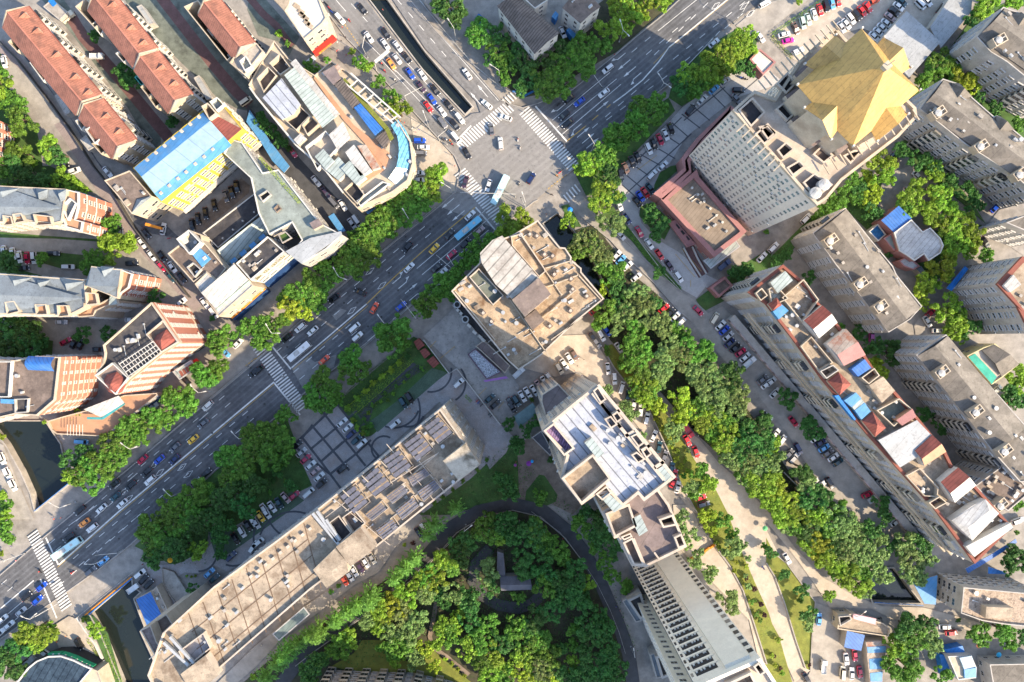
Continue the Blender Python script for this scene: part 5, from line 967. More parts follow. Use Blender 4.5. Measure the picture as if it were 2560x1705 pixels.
# ---- beige office block at the centre
CO = '12 238 455 440 705 490 710 550 800 545 820 640 900 640 935 850 1180 590 1390 430 1545 270 1700 60 1840 -40 1750 -560 1110 -410 960 -300 850 -290 760 -130 640 -10 600 60 560'
STAIN = M('stained_beige_roof', (.32, .24, .16), amt=.35, fine=.3, stain=(.14, .08, .042), stain_amt=1.0, stain_scale=.17, patch=(.16, .18))
b = bld('office_block', 'stained beige office block with roof yards at the centre, beside the crossing', 'office block', CO, 28, BEIGE, STAIN, ph=.9, pmat=BEIGE, t=.45, win=dict(sp=3, w=1.6, fl=3.2))
Z = b.top
for s in ('12 -10 605 80 580 300 900 310 930 250 980 0 690',): tub(b, 'roof_yard', s, Z, 28.6, BEIGE, STAIN)
block(b, 'plant_house', '12 -295 760 -180 640 -90 600 250 990 0 1180 -150 1050 -280 850', Z, 31, BEIGE, M('weathered_tin', (.35, .325, .29), amt=.3, stripes=(2.6, 42, .5, .2), stain=(.16, .13, .11), stain_amt=.7, stain_scale=.25)); block(b, 'stair_house', '12 0 1190 245 985 360 1140 120 1345', Z, 32.5, BEIGE, M('blotched_felt', (.16, .125, .11), amt=.3, stain=(.36, .28, .21), stain_amt=.9, stain_scale=.13)); block(b, 'stair_house', '12 112 1360 220 1275 300 1380 190 1470', Z, 30.5, BEIGE, BROWNR)
tub(b, 'roof_garden', '11 1960 980 2050 900 2280 1150 2180 1240', Z, 28.8, BEIGE, MOSS)
for s in ('12 -20 1190 375 1760', '12 360 1560 650 1350', '12 120 1490 590 1100', '12 330 1070 620 960', '12 90 590 460 1150', '12 310 900 550 830', '11 1830 1110 2200 1560', '12 600 950 820 1190'): bar(b, 'roof_upstand', s, 28.0, .3, .5, CREAM)
for s in ('12 300 770', '12 375 785', '12 390 955', '12 545 995', '12 690 1155', '12 560 1090', '12 540 1290', '12 350 1430', '12 230 600', '12 165 585', '11 2090 1310', '11 2165 1390'):
    p = poly(s, 28.5)[0]; m = MB(); m.box(p, 1.5, 1.5, Z, Z + 1, rad(40), 0, 1); m.tube((*p.xy, Z + 1), (*p.xy, Z + 1.2), .5, 10); m.build('roof_vent', [BEIGE, BROWNR], b.root)
clutter(b, 60, 91)
b = bld('plant_yard', 'row of cooling towers and pipes on a black strip beside the beige office block', 'plant yard', '11 1800 1240 1890 1190 2190 1540 2120 1600', 4, GREYW, BLACKR, ph=.2)
for s in ('11 1850 1235', '11 1925 1370'):
    p = poly(s, 5)[0]; m = MB(); m.tube((*p.xy, 3.8), (*p.xy, 5.2), 1.3, 16); m.tube((*p.xy, 5.2), (*p.xy, 5.3), .9, 16, 1); m.build('cooling_tower', [METAL, DARK], b.root)
for s in ('11 1880 1310', '11 1960 1430', '11 2010 1490', '11 2060 1530', '11 2090 1560', '11 1860 1290'):
    p = poly(s, 5)[0]; m = MB(); m.box(p, 1.6, 1.0, 3.8, 4.9, rad(-40)); m.build('cooling_unit', WHITE, b.root)
b = bld('skip_yard', 'open steel bin full of silver scrap under purple netting', 'waste bin', '21 1945 125 2015 70 2260 290 2120 355', 2.6, M('purple_brown_panel', (.14, .09, .12)), M('scrap', (.35, .36, .38), .4, amt=.9, scale=2.5, fine=.6, metal=.4), ph=.5)
bld('purple_net', 'lilac cloth strip at the edge of the scrap bin', 'cloth', '21 2090 365 2300 325 2320 345 2110 378', 2.4, PURPLE, PURPLE, ph=.01, z0=2.2)
b = bld('low_shed', 'low brown and pink roofed shed beside the scrap bin', 'shed', '21 2020 50 2100 -10 2340 230 2290 300', 4, BEIGE, MAUVE, ph=.3)
for k, s in enumerate(('21 1450 10 1500 -25 1550 40 1490 85', '21 1505 95 1555 65 1605 120 1550 165', '21 1570 185 1630 140 1685 205 1630 250')): bld('red_shed', ['upper', 'middle', 'lower'][k] + ' of three small rust red roofs beside the garden', 'shed', s, 3, REDTIN, REDTIN, ph=.02, group='three rust red shed roofs')
bld('garden_shelter', 'blue green sheet roof among trees by the courtyard', 'shelter', '22 10 700 190 570 245 650 70 800', 3.4, METAL, M('teal_grey_sheet', (.12, .19, .2)), ph=.05, z0=3.1)
bld('garden_gate', 'dark grey frame roof beside the courtyard', 'shelter', '22 180 890 270 825 380 1020 350 1060', 3.6, GREYW, M('dark_grey_roof', (.08, .08, .09)), ph=.3)
# ---- slab with solar panels
SO = '21 1695 625 2062 1138 1865 1290 1600 1500 1105 1900 1060 1830 620 2200 500 2290 -500 3160 -860 3370 -1000 3080 -860 2690 -400 2270 200 1830 540 1568 900 1280'
b = bld('office_slab', 'long beige slab with solar panels on its upper half and gridded roof below', 'office slab', SO, 40, BEIGE, BEIGER, ph=1.0, pmat=BEIGE, t=.5, win=dict(sp=3.2, w=1.6, fl=3.3))
Z = b.top
block(b, 'stair_house', '21 1720 1105 1925 945 2060 1138 1865 1288', Z, 43, BEIGE, M('stained_roof', (.38, .33, .26), amt=.2, stain=(.09, .075, .05), stain_amt=.9, stain_scale=.2))
def panels(s, rows=4, cols=3):
    q = poly(s, 41.5); m = MB()
    for i in range(cols):
        for j in range(rows):
            f = lambda x, y: q[0].lerp(q[1], x).lerp(q[3].lerp(q[2], x), y)
            x0, x1, y0, y1 = i / cols + .01, (i + 1) / cols - .01, j / rows + .03, (j + 1) / rows - .03
            P = [f(x0, y0), f(x1, y0), f(x1, y1), f(x0, y1)]; P = [Vector((p.x, p.y, 41.0 + (.2 if k in (0, 1) else -.02))) for k, p in enumerate(P)]
            ring3(m, P, 0, .08)
    m.build('solar_array', PANEL, b.root)
    r = MB(); rr_ = ccw([p.xy for p in q]); r.ring(inset(rr_, -.3), .14, Z, Z + .8); r.build('array_rail', BEIGE, b.root)
for s in ('21 1545 785 1680 690 1820 855 1690 970', '21 1605 890 1600 895 1605 900 1600 905'): pass
for s in ('21 1545 790 1670 695 1810 850 1680 950', '21 1355 950 1500 845 1620 1000 1480 1110', '21 1160 1100 1310 1000 1430 1160 1280 1270', '21 965 1280 1110 1160 1240 1330 1090 1440', '21 770 1430 900 1330 1030 1490 900 1600', '21 1395 1270 1550 1175 1600 1230 1440 1340', '21 1480 1390 1640 1280 1690 1350 1540 1480', '21 1195 1440 1350 1330 1400 1390 1250 1500', '21 1280 1568 1440 1440 1500 1520 1340 1650', '21 1000 1610 1150 1490 1200 1550 1060 1660', '21 1100 1750 1250 1640 1310 1720 1160 1830'): panels(s)
for s in ('21 1200 950 1640 1470', '21 1390 1270 1670 1040', '21 700 1440 1230 1880', '21 820 1568 1680 1030', '21 1500 1110 1740 1400', '21 620 1640 1400 1040', '21 1190 1450 1380 1300'): bar(b, 'roof_beam', s, 40.6, .18, .3, BEIGE)
for k in range(1, 9, 3): bar(b, 'pipe_frame', '21 %d %d %d %d' % (740 + k * 58, 1420 - k * 45, 800 + k * 58, 1480 - k * 45), 41.4, .25, .3, CREAM)
for s in ('31 520 20 780 330', '31 560 0 750 280', '31 640 80 770 270'): bar(b, 'duct', s, 41.3, .9, .9, METAL)
block(b, 'plant_house', '31 735 330 960 150 1100 330 1060 370 870 510 830 460', Z, 43, BEIGE, BEIGER); block(b, 'plant_house', '31 525 540 720 350 830 460 850 560 650 710', Z, 43, BEIGE, BEIGER); tub(b, 'roof_yard', '31 640 130 760 40 880 200 770 300', Z, 41, BEIGE, BLACKR); tub(b, 'roof_yard', '31 790 60 900 -20 1010 110 890 210', Z, 41, BEIGE, BROWNR)
JT = M('roof_joint', (.13, .085, .055))
for k in range(9):
    t = k / 8
    bar(b, 'roof_joint', '31 %f %f %f %f' % (440 - 1060 * t, 110 + 830 * t, 440 + 160 - 1010 * t, 110 + 600 + 810 * t), Z + .06, .28, .06, JT)
for k in range(1, 4):
    t = k / 4; bar(b, 'roof_joint', '31 %f %f %f %f' % (440 + 150 * t * 1.0, 110 + 590 * t, -640 + 190 * t, 950 + 640 * t), Z + .07, .28, .06, JT)
for k in range(9):
    p = poly('31 %f %f' % (495 - k * 68, 165 + k * 55), 40)[0]
    if k < 9: m = MB(); m.box(p, 1.1, .9, Z, Z + .8, rad(40)); m.build('roof_vent', BEIGE, b.root)
tub(b, 'roof_yard', '30 1640 1290 1870 1120 1940 1260 1720 1440', Z, 41, BEIGE, M('grey_tiles', (.26, .25, .25), stripes=(2.5, 40, .4, .08))); block(b, 'plant_house', '30 1660 1500 1890 1330 2010 1510 1780 1700', Z, 42.5, BEIGE, BEIGER); clutter(b, 44, 101); clutter(b, 26, 102, None, ('pipe', 'roof_vent', 'air_conditioner'))
for s in ('30 1500 1210 1730 1420', '30 1560 1160 1780 1400'): bar(b, 'duct', s, 41.2, .8, .8, METAL)
w = bld('slab_annex', 'dark mottled roof strip at the water end of the long beige slab', 'annex', '30 1288 1095 1385 1050 1440 1200 1620 1480 1760 1700 1640 1700', 34, BEIGE, M('mottled_brown_roof', (.16, .125, .115), amt=.4, scale=.8, fine=.4), ph=.3); w = bld('slab_annex', 'brown roof wedge between the blue roofed kiosk and the long beige slab', 'annex', '30 1385 1045 1530 945 1590 1040 1430 1180', 30, BEIGE, BROWNR, ph=.3)
w = bld('kiosk', 'square bright blue metal roof with a beige border beside the water', 'kiosk', '30 1250 812 1385 742 1492 968 1352 1055', 6, BEIGE, BLUETIN, ph=.05); w = bld('kiosk', 'beige flat roofed strip beside the bright blue square roof', 'kiosk', '30 1395 735 1440 690 1560 950 1500 960', 5, BEIGE, BEIGE, ph=.4); clutter(w, 3, 6)
w = bld('fruit_stall', 'small stall roof with red and yellow goods beside the beige slab', 'stall', '30 1555 935 1610 900 1660 980 1610 1020', 3, BLUES, M('fruit_goods', (.5, .14, .05), amt=.9, scale=2.5), ph=.02); w = bld('roadway_ramp', 'grey ramp deck leading to the long beige slab', 'ramp', '30 1485 525 1600 560 1790 850 1690 940 1560 780 1490 650', 1.2, CONC, CONC, ph=.4, t=.3)
w = bld('glass_arcade', 'glass strip roof along the lane side of the long beige slab', 'canopy', '31 150 1130 440 880 495 950 210 1195', 6, METAL, M('arcade_glass', (.12, .16, .16), .2, amt=.3, stripes=(2, 40, .3, .1)), ph=.1, z0=5.6)
# ---- tower with silver roof, brown roof block, tall stepped tower
b = bld('hospital_tower', 'tower with silver ribbed roof and a row of square roof pits', 'tower', '22 378 730 570 570 785 400 1500 1262 1215 1478 1160 1415 1020 1530 900 1400 770 1420 640 1512 445 1268 500 1060 275 828', 65, BEIGE, SILVER, ph=1.4, pmat=BEIGE, t=.8, win=dict(sp=2.2, w=1.5, hh=1.7, fl=3.4, frame=GREYW))
Z = b.top
tub(b, 'roof_yard', '22 455 1265 745 1040 915 1270 640 1508', Z, 66.5, BEIGE, BEIGER, .6); tub(b, 'roof_yard', '22 290 828 385 755 580 990 480 1060', Z, 66, BEIGE, M('coloured_scrap', (.2, .14, .26), amt=.6, scale=1.0, stripes=(.7, 20, .5, .4)), .5); block(b, 'skylight', '22 668 940 735 890 850 1035 785 1085', Z, 66.6, BEIGE, POLY)
for s, f in (('22 745 460 795 420 870 540 815 575', DARK), ('22 850 720 910 690 975 770 910 810', MUD), ('22 920 680 970 645 1020 715 965 755', MUD), ('22 1090 880 1150 850 1220 940 1165 980', DARK), ('22 1095 1050 1150 1020 1230 1090 1160 1130', MUD), ('22 1185 1000 1240 970 1290 1040 1235 1085', MUD), ('22 770 1410 870 1335 920 1400 830 1470', MUD)): tub(b, 'roof_pit', s, Z, 66, BEIGE, f, .4, 60)
for s in ('22 820 580 1400 1280', '22 790 405 1500 1262', '22 900 690 990 640', '22 1040 880 1130 830', '22 1180 1020 1270 960', '22 1310 1170 1400 1110', '22 740 480 1000 800'): bar(b, 'roof_beam', s, 65.6, .9, 1.2, BEIGE)
block(b, 'skylight', '22 1330 1190 1415 1130 1490 1240 1410 1300', Z, 65.5, BEIGE, POLY); block(b, 'skylight', '22 815 1440 880 1395 1020 1520 940 1580', Z, 65.6, BEIGE, POLY); clutter(b, 14, 111, '22 560 640 760 500 1360 1260 1230 1400')
facing = [k for k in range(len(b.ring))]
w = bld('stair_tower', 'dark glass stair wing on the upper side of the silver roofed tower', 'tower wing', '22 275 495 425 395 565 545 320 735 270 560', 44, BEIGE, MAUVE, ph=.3, win=dict(sp=1.6, w=1.1, hh=2.4, fl=3.2, frame=GREYW, ac=0))
w = bld('brown_roof_tower', 'lower tower with mauve brown roof between the silver roof and the stepped tower', 'tower', '32 832 0 900 -40 1010 -140 1200 -260 1330 -230 1450 -60 1612 328 1232 515 1100 505 985 240 940 252', 62, BEIGE, MAUVE, ph=1.3, pmat=BEIGE, t=.7, win=dict(sp=2.4, w=1.5, fl=3.3))
tub(w, 'roof_yard', '32 860 20 1080 -70 1150 140 945 245', 60.7, 63, BEIGE, BEIGER, .6); block(w, 'glass_roof', '32 1100 70 1180 30 1250 180 1170 230', 60.7, 63, BEIGE, POLY); tub(w, 'roof_yard', '32 1350 75 1480 30 1520 130 1390 155', 60.7, 63.5, BEIGE, DARK, .5); tub(w, 'roof_yard', '32 1490 240 1560 205 1605 320 1530 345', 60.7, 63, BEIGE, MUD, .5); tub(w, 'roof_yard', '32 1020 290 1110 240 1220 500 1120 500', 60.7, 62.6, BEIGE, BROWNR, .5); tub(w, 'roof_yard', '32 1000 235 1090 200 1110 235 1030 270', 60.7, 62.6, BEIGE, DARK, .4)
for s in ('32 1120 250 1230 510', '32 1070 -60 1130 140', '32 1310 380 1360 450'): bar(w, 'roof_beam', s, 62.4, .5, .8, BEIGE)
def tower_face(b):
    """rows of long dark window bands with a blank shaft and two columns of small windows"""
    n = len(b.ring); best = max(range(n), key=lambda k: (Vector(b.ring[k]) + Vector(b.ring[(k + 1) % n])).normalized().dot(Vector((-(b.ring[(k + 1) % n][1] - b.ring[k][1]), b.ring[(k + 1) % n][0] - b.ring[k][0])).normalized()))
    A, Q = Vector(b.ring[best]), Vector(b.ring[(best + 1) % n]); u = (Q - A).normalized(); nn = Vector((u.y, -u.x)); L_ = (Q - A).length
    if pts_order(A, Q): A, Q, u = Q, A, -u
    rr = random.Random(4)
    for k in range(25):
        z = 2.2 + k * 3.5
        for nm, t0, t1, hh, d in (('window', .015, .05, 1.7, .06), ('window_band', .085, .42, 2.15, .06), ('window', .905, .985, 1.8, .06)):
            a, c = A + u * L_ * t0, A + u * L_ * t1; m = MB(); m.prism([a + nn * .01, c + nn * .01, c + nn * d, a + nn * d], z, z + hh, 0, None, True)
            if nm == 'window_band':
                s_ = .16; a2, c2 = A + u * L_ * .085, A + u * L_ * .42
                for j in range(5): q = a2.lerp(c2, (j + rr.random() * .7) / 5); m.prism([q + nn * .06, q + u * .5 + nn * .06, q + u * .5 + nn * .3, q + nn * .3], z - .1, z + .9, 1, None, True)
            m.build(nm, [DARK if nm == 'window_band' else GLASS, WHITE], b.root)
        a, c = A + u * L_ * .07, A + u * L_ * .46; m = MB(); m.prism([a + nn * .01, c + nn * .01, c + nn * .2, a + nn * .2], z - 1.0, z - .2, 0, None, True); m.build('balcony', b.root.children[0].data.materials[0], b.root)
    fill_walls(b.root, [v for k, v in enumerate(b.ring)], 0, b.top, dict(sp=4.2, w=1.8, hh=1.6, fl=3.5, ac=0), skip=best)
    m = MB(); a, c = A + u * L_ * .5, A + u * L_ * .88; m.prism([a + nn * .01, c + nn * .01, c + nn * .9, a + nn * .9], 0, b.top - .5, 0, None, True); m.build('shaft', b.root.children[0].data.materials[0], b.root)
def pts_order(A, Q): return A.x > Q.x
w = bld('stepped_tower', 'tall pale tower at the bottom edge whose balconied face fills the view', 'tower', 's 1739 1716 1902 1645 2288 2245 2075 2295', 92, M('pale_stone', (.66, .6, .5), amt=.08), BEIGE, ph=1.2, t=.8)
tower_face(w)
block(w, 'unseen_shade_block', 's 1938 2045 2114 2004 2301 2327 2125 2368', 0, 58, BEIGE)  # unseen block below the frame, added to throw shadow over the park wood
bld('', '', '', '32 1530 1630 1688 1626 1860 1960 1680 2050', 69, MATS['pale_stone'], BEIGE, win=dict(sp=4, w=2, fl=3.5, ac=0), root=w.root)
tub(w, 'roof_yard', '32 1970 1590 2200 1480 2260 1600 2010 1700', 90.8, 92.5, BEIGE, BEIGER, .6); tub(w, 'roof_pit', '32 2220 1430 2270 1390 2340 1480 2280 1520', 90.8, 92.6, BEIGE, DARK, .4)
for k, s in enumerate(('32 1015 830 1070 790 1200 1010 1140 1025', '32 1270 1320 1320 1300 1440 1520 1330 1540')): bld('porch_block', ['upper', 'lower'][k] + ' of two grey entrance blocks along the dark lane', 'porch', s, 6, GREYW, SLATE, ph=.5, group='grey entrance blocks')
for k, s in enumerate(('32 1060 820 1190 755 1250 960 1180 1000', '32 1320 1340 1400 1310 1490 1500 1380 1545')): bld('porch_hall', ['upper', 'lower'][k] + ' dark roofed hall behind a grey entrance block', 'hall', s, 9, GREYW, BLACKR, ph=.8, group='dark roofed halls', t=.8)
# ---- bottom edge and park
b = bld('apartment_block', 'apartment block at the bottom edge with a grid of cream balconies', 'apartment block', 's 768 1768 1010 1775 1120 1800 1180 1830 1150 2000 760 1960', 26, GREYW, GREYR, ph=.5, win=dict(sp=3.0, w=2, fl=3, balc=2, style='sill')); b = bld('park_pavilion', 'dark grey gabled pavilion in the park wood', 'pavilion', '32 -100 605 165 603 180 720 -90 728', 4.5, GREYW, DARK, ph=.02); pitched(b, 'roof', '32 -110 600 165 598 190 722 -100 732', 4.6, 6.4, M('slate_dark', (.1, .1, .115))); b = bld('park_pavilion', 'narrow dark wing running up from the park pavilion', 'pavilion', '32 -135 370 -80 390 -60 600 -140 600', 4.2, GREYW, M('slate_dark', (.1, .1, .115)), ph=.05)
b = bld('glass_shop', 'dark glass roofed shop with a curved green sign band, bottom left corner', 'shop', '30 130 1600 250 1445 330 1380 440 1335 560 1330 680 1370 780 1420 850 1450 690 1640', 8, GLASS if False else DARK, M('dark_glass_roof', (.03, .045, .06), .15, amt=.6, scale=.5, stripes=(2.2, 30, .5, .2), spec=.6), ph=.6, pmat=WHITE, t=.5)
on = poly('30 440 1335 560 1330 680 1370 780 1420 850 1450', 7); m = MB()
for k in range(4):
    nrm = Vector((on[k + 1].y - on[k].y, -(on[k + 1].x - on[k].x))).normalized(); nrm = nrm if nrm.y > 0 else -nrm
    m.prism([on[k].xy + nrm * .05, on[k + 1].xy + nrm * .05, on[k + 1].xy + nrm * 1.0, on[k].xy + nrm * 1.0], 5.2, 7.0, 0, None, True)
m.build('sign_band', GREENS, b.root)
for k in range(8):
    t = .4 + k * .45; i = min(3, int(t)); p = on[i].lerp(on[i + 1], t - i); nrm = Vector((on[i + 1].y - on[i].y, -(on[i + 1].x - on[i].x))).normalized(); nrm = nrm if nrm.y > 0 else -nrm
    q = p.xy + nrm * .65; m = MB(); m.box(q, .75, .16, 7.0, 7.06, rad(-20)); m.box(q, .16, .75, 7.0, 7.07, rad(-20)); m.box((q.x + .25, q.y + .2), .3, .14, 7.0, 7.065, rad(30)); m.build('sign_character', WHITE, b.root)
b = bld('plinth_shop', 'cream walled shop strip with red letters, bottom left', 'shop', '30 690 1640 850 1450 900 1470 960 1640', 7, CREAM, CREAM, ph=.5)
# ---------------------------------------------------------------- trees
def crown_mesh(seed, clumps=80, per=86, leaf=.068, flat=.62, spike=False):
    wide = clumps > 40
    rr = random.Random(seed); vs = []; fs = []; tn = []
    lobes = [(Vector((math.cos(a) * r, math.sin(a) * r, rr.uniform(-.1, .2))), rr.uniform(.22, .46)) for a, r in [(rr.uniform(0, 6.283), rr.uniform(.3, .8) if wide else rr.uniform(.2, .5)) for _ in range(8 if wide else 5)]] + [(Vector((0, 0, .2)), .4)]
    for _ in range(clumps):
        c0, lr = rr.choice(lobes)
        d = Vector((rr.gauss(0, 1), rr.gauss(0, 1), rr.gauss(.35, .8))).normalized(); c = c0 + d * lr * rr.uniform(.62, 1.0); c.z *= flat
        cr = rr.uniform(.11, .2); tone = min(1, max(0, rr.gauss(.48, .26)))
        for _ in range(per):
            e = Vector((rr.gauss(0, 1), rr.gauss(0, 1), rr.gauss(.25, 1))).normalized()
            p = c + e * cr * rr.uniform(.5, 1.05); nrm = (e + Vector((rr.gauss(0, .5), rr.gauss(0, .5), rr.gauss(.3, .5)))).normalized()
            t = nrm.orthogonal().normalized(); t.rotate(Matrix.Rotation(rr.uniform(0, 6.28), 3, nrm)); w = nrm.cross(t); s = leaf * rr.uniform(.55, 1.2)
            k = len(vs); vs += [p - t * s, p + w * s * .5, p + t * s, p - w * s * .5]; fs.append((k, k + 1, k + 2, k + 3)); tn += [tone] * 4
    me = bpy.data.meshes.new('crown'); me.from_pydata([tuple(v) for v in vs], [], fs); me.materials.append(None); me.attributes.new('tone', 'FLOAT', 'POINT').data.foreach_set('value', tn); return me
def conifer_mesh(seed):
    rr = random.Random(seed); vs = []; fs = []
    for lv in range(7):
        z = -.5 + lv * .24; R0 = (1 - lv / 7.6); nb = 11 - lv
        for b in range(nb):
            a = 6.283 * (b + rr.random() * .7) / nb
            for k in range(26):
                t = rr.uniform(.1, 1); p = Vector((math.cos(a) * R0 * t, math.sin(a) * R0 * t, z + .1 - t * .12 + rr.gauss(0, .03))) + Vector((rr.gauss(0, .055), rr.gauss(0, .055), 0))
                dr = Vector((math.cos(a + rr.gauss(0, .6)), math.sin(a + rr.gauss(0, .6)), rr.gauss(0, .2))); w = Vector((-dr.y, dr.x, rr.gauss(0, .3))).normalized(); s = .1 * rr.uniform(.6, 1.2)
                q = len(vs); vs += [p - dr * s, p + w * s * .35, p + dr * s, p - w * s * .35]; fs.append((q, q + 1, q + 2, q + 3))
    me = bpy.data.meshes.new('crown'); me.from_pydata([tuple(v) for v in vs], [], fs); me.materials.append(None); me.attributes.new('tone', 'FLOAT', 'POINT').data.foreach_set('value', [rr.gauss(.5, .15) for _ in vs]); return me
CROWNS = [crown_mesh(100 + k) for k in range(10)]; CONES = [conifer_mesh(200 + k) for k in range(3)]; SHRUBS = [crown_mesh(300 + k, 26, 60, .14, .7) for k in range(3)]
LM = {'g': leafmat('leaf_green', (.12, .255, .036)), 'y': leafmat('leaf_yellow_green', (.215, .35, .038)), 'Y': leafmat('leaf_bright', (.3, .4, .038)), 'd': leafmat('leaf_dark', (.07, .18, .04)), 'l': leafmat('leaf_pale', (.19, .29, .09)), 'c': leafmat('leaf_conifer', (.135, .29, .052)), 'm': leafmat('leaf_maroon', (.08, .035, .033))}
WORD = {'g': 'mid green', 'y': 'yellow green', 'Y': 'bright lime', 'd': 'dark green', 'l': 'pale green', 'c': 'feathery conifer', 'm': 'maroon'}
TRUNKS = {}
def trunk_mesh(seed):
    if seed in TRUNKS: return TRUNKS[seed]
    rr = random.Random(seed); m = MB(); m.tube((0, 0, 0), (0, 0, .6), .05, 7, 0, .035)
    for k in range(5):
        a = 6.283 * k / 5 + rr.random(); m.tube((0, 0, rr.uniform(.4, .6)), (math.cos(a) * .25, math.sin(a) * .25, rr.uniform(.75, .95)), .025, 5, 0, .01)
    TRUNKS[seed] = mesh('trunk', m.v, m.f, [BARK]); return TRUNKS[seed]
TREES = []
def T(tile, data):
    for q in data.split(','):
        a = q.split(); TREES.append((tile, float(a[0]), float(a[1]), float(a[2]), a[3] if len(a) > 3 else 'g'))
T('00', '0 800 110 y,50 900 95,150 980 95,215 1110 130,20 690 80,400 1350 110 y,520 1400 115 d,190 1400 120,100 1530 120 d,870 320 60 d,1130 650 85 d,1205 765 95 d,1570 1110 60 d,310 1500 55 y')
T('01', '1800 90 150 d,1700 10 100 d,2050 320 130,2210 330 110 d,2240 480 110,2170 570 80 d,2280 700 80,2330 570 90,885 490 55 y,965 580 68,1035 640 60 y,1120 750 60,1240 895 85,1320 1015 100 y,210 300 55 y,290 400 45,500 620 70,660 540 50,1230 1350 50 y,30 1080 60 d,95 1160 60 d,160 1220 60 d,240 1290 65 d,300 1370 55 d')
T('02', '330 800 120,470 780 110,280 690 100,440 620 120,560 550 130,640 450 125,750 450 110,830 400 85,680 620 105,460 480 100 d,290 580 100 d,100 560 115 d,160 690 95 d,80 800 80 d,60 460 95 d,900 240 110 y,1010 150 115 y,980 40 100 y,1120 100 110 y,1240 60 105 y,1340 20 90 y,1050 260 75 y,1170 190 75 y,1400 20 60 y,1560 770 100 d,1640 690 110 y,1760 640 130 y,1830 720 90 y,1900 560 130 y,1990 470 115 y,2080 390 120 y,2150 300 90 y,1680 830 90,2160 440 90 y,2080 590 75 d,2180 640 65 d,1190 980 100,1340 950 95,1270 1060 105,1110 1130 115,1190 1180 100,950 1270 110,900 1350 95,1010 1240 90,820 1420 95,720 1490 100 y,860 1510 85,650 1540 75 y')
T('03', '1950 50 120 y,2200 40 105 y,1890 190 75 d,1600 560 115,1530 670 125,1700 640 95,1800 710 100 Y,1870 780 75 Y,1400 780 62,1930 890 60 d,1050 1490 125 y,1240 1370 75 d,1400 1490 95 d,1530 1550 85 d,2100 1000 65 d,2310 1150 65,270 10 55 y')
T('10', '60 40 125,200 60 120 d,340 80 125 d,560 70 85 y,670 135 80 y,760 185 60 y,1040 500 85,1075 560 65 d,1080 720 155 y,1190 690 80 y,990 690 70 y,850 820 115,400 820 62,40 870 115 d,1430 1170 80 d,90 1470 165 d,260 1510 120 d,760 1510 80 d,1000 1530 80 d,2050 1510 110,2310 1480 110,1960 1360 50 d,1420 1070 40 y')
T('11', '1650 60 115 y,1640 180 105 y,1450 190 105,1490 290 100,1360 270 100,1390 400 110,1260 390 95,1150 450 110,1265 520 105,1090 560 115,1000 640 105,920 640 75,1010 790 120,820 760 115,900 880 110,640 950 110,740 960 75,560 1000 105,470 1090 110,540 1180 105,330 1240 110 Y,430 1290 90 Y,260 1190 70,60 1440 95,200 1420 105,130 1520 110,1270 1450 125,1310 1540 100,1200 1520 80,2330 480 125 y,2280 570 80 y,2090 680 110,2180 620 85,2030 770 95,1900 900 80,1820 980 95,1740 1040 95,1780 1120 75,1620 1150 90,1560 1230 105,1520 1310 75,480 565 72 y,275 530 35,220 480 35 y')
T('12', '760 10 70 y,870 175 125 y,800 270 110 y,930 230 95 d,880 70 100 d,60 480 115 y,560 420 70 y,720 600 130 l,820 570 110 l,850 700 125 l,690 740 125,820 820 95 l,620 640 75,1330 500 100 d,1270 400 80 d,1340 590 65 d,890 930 100,980 960 105,1060 880 100 d,840 1100 72 Y,860 1300 115,1000 1230 95 d,1060 1340 115 l,1180 1090 110 l,1210 1230 105 l,1300 1350 120 l,1330 1170 90 d,1350 1460 105 l,1110 1490 105,950 1400 95 l,1160 1550 100,1480 1480 80,1590 1490 72,1000 1070 90 d,2060 970 80 d,2150 930 75 d,1250 1000 70 d,820 1400 80,2340 560 40')
T('13', '1060 30 105 y,960 190 80 Y,950 280 80 Y,900 60 60 Y,720 160 75,640 270 85,560 320 75,480 370 62,850 190 75 d,780 90 75,830 290 72,960 400 85 d,1340 260 140 y,1430 370 110 y,1570 270 125 y,1470 190 115 y,1290 330 95,1690 430 125 y,1800 480 105 y,1600 480 100 y,1750 640 120 y,1860 620 115 y,1870 720 80 y,1770 720 80 y,1660 790 80 Y,1580 880 110 Y,1640 950 75 Y,1430 1060 95 Y,1510 1040 70 y,1420 1130 60 Y,1420 1240 62 Y,1650 1280 130 y,1730 1340 90 y,1710 1470 110 y,1770 1530 60 y,1870 1460 90 d,1520 20 85 y,1650 110 80 d,1830 220 95 d,1900 330 80 d,2030 790 72,70 830 60 d,170 780 62 d,680 1440 52,830 1500 72 d,380 980 60 d,1110 780 50 d,420 430 45')
T('20', '100 50 160 d,300 60 130 d,2040 20 115,1900 320 130,1990 270 110,1640 480 120,1670 600 120,1730 560 90,1450 650 110,1400 760 100,1350 700 90,1210 820 120,1300 880 85,1130 910 110,1020 970 105,900 1120 110,990 1150 110,830 1180 110,1100 1080 105,870 1290 110,760 1220 105,640 1240 85 y,620 1090 80 d,780 1020 80 d,720 1090 70 d,20 880 52 y,400 745 32 y,740 690 62 y,640 720 52 y,905 790 42,1220 530 52 y,1170 590 34 y,2300 870 110,2200 1000 120,2080 1110 110,2240 1140 125,2110 1260 105,2330 1010 125,1800 1400 115,1890 1350 85,1650 1470 105,1540 1520 100,1750 1530 100,2150 1400 120 d,2320 1330 120 d,2000 1480 110 d,2250 1520 105 d,20 1390 62 y,60 1500 62')
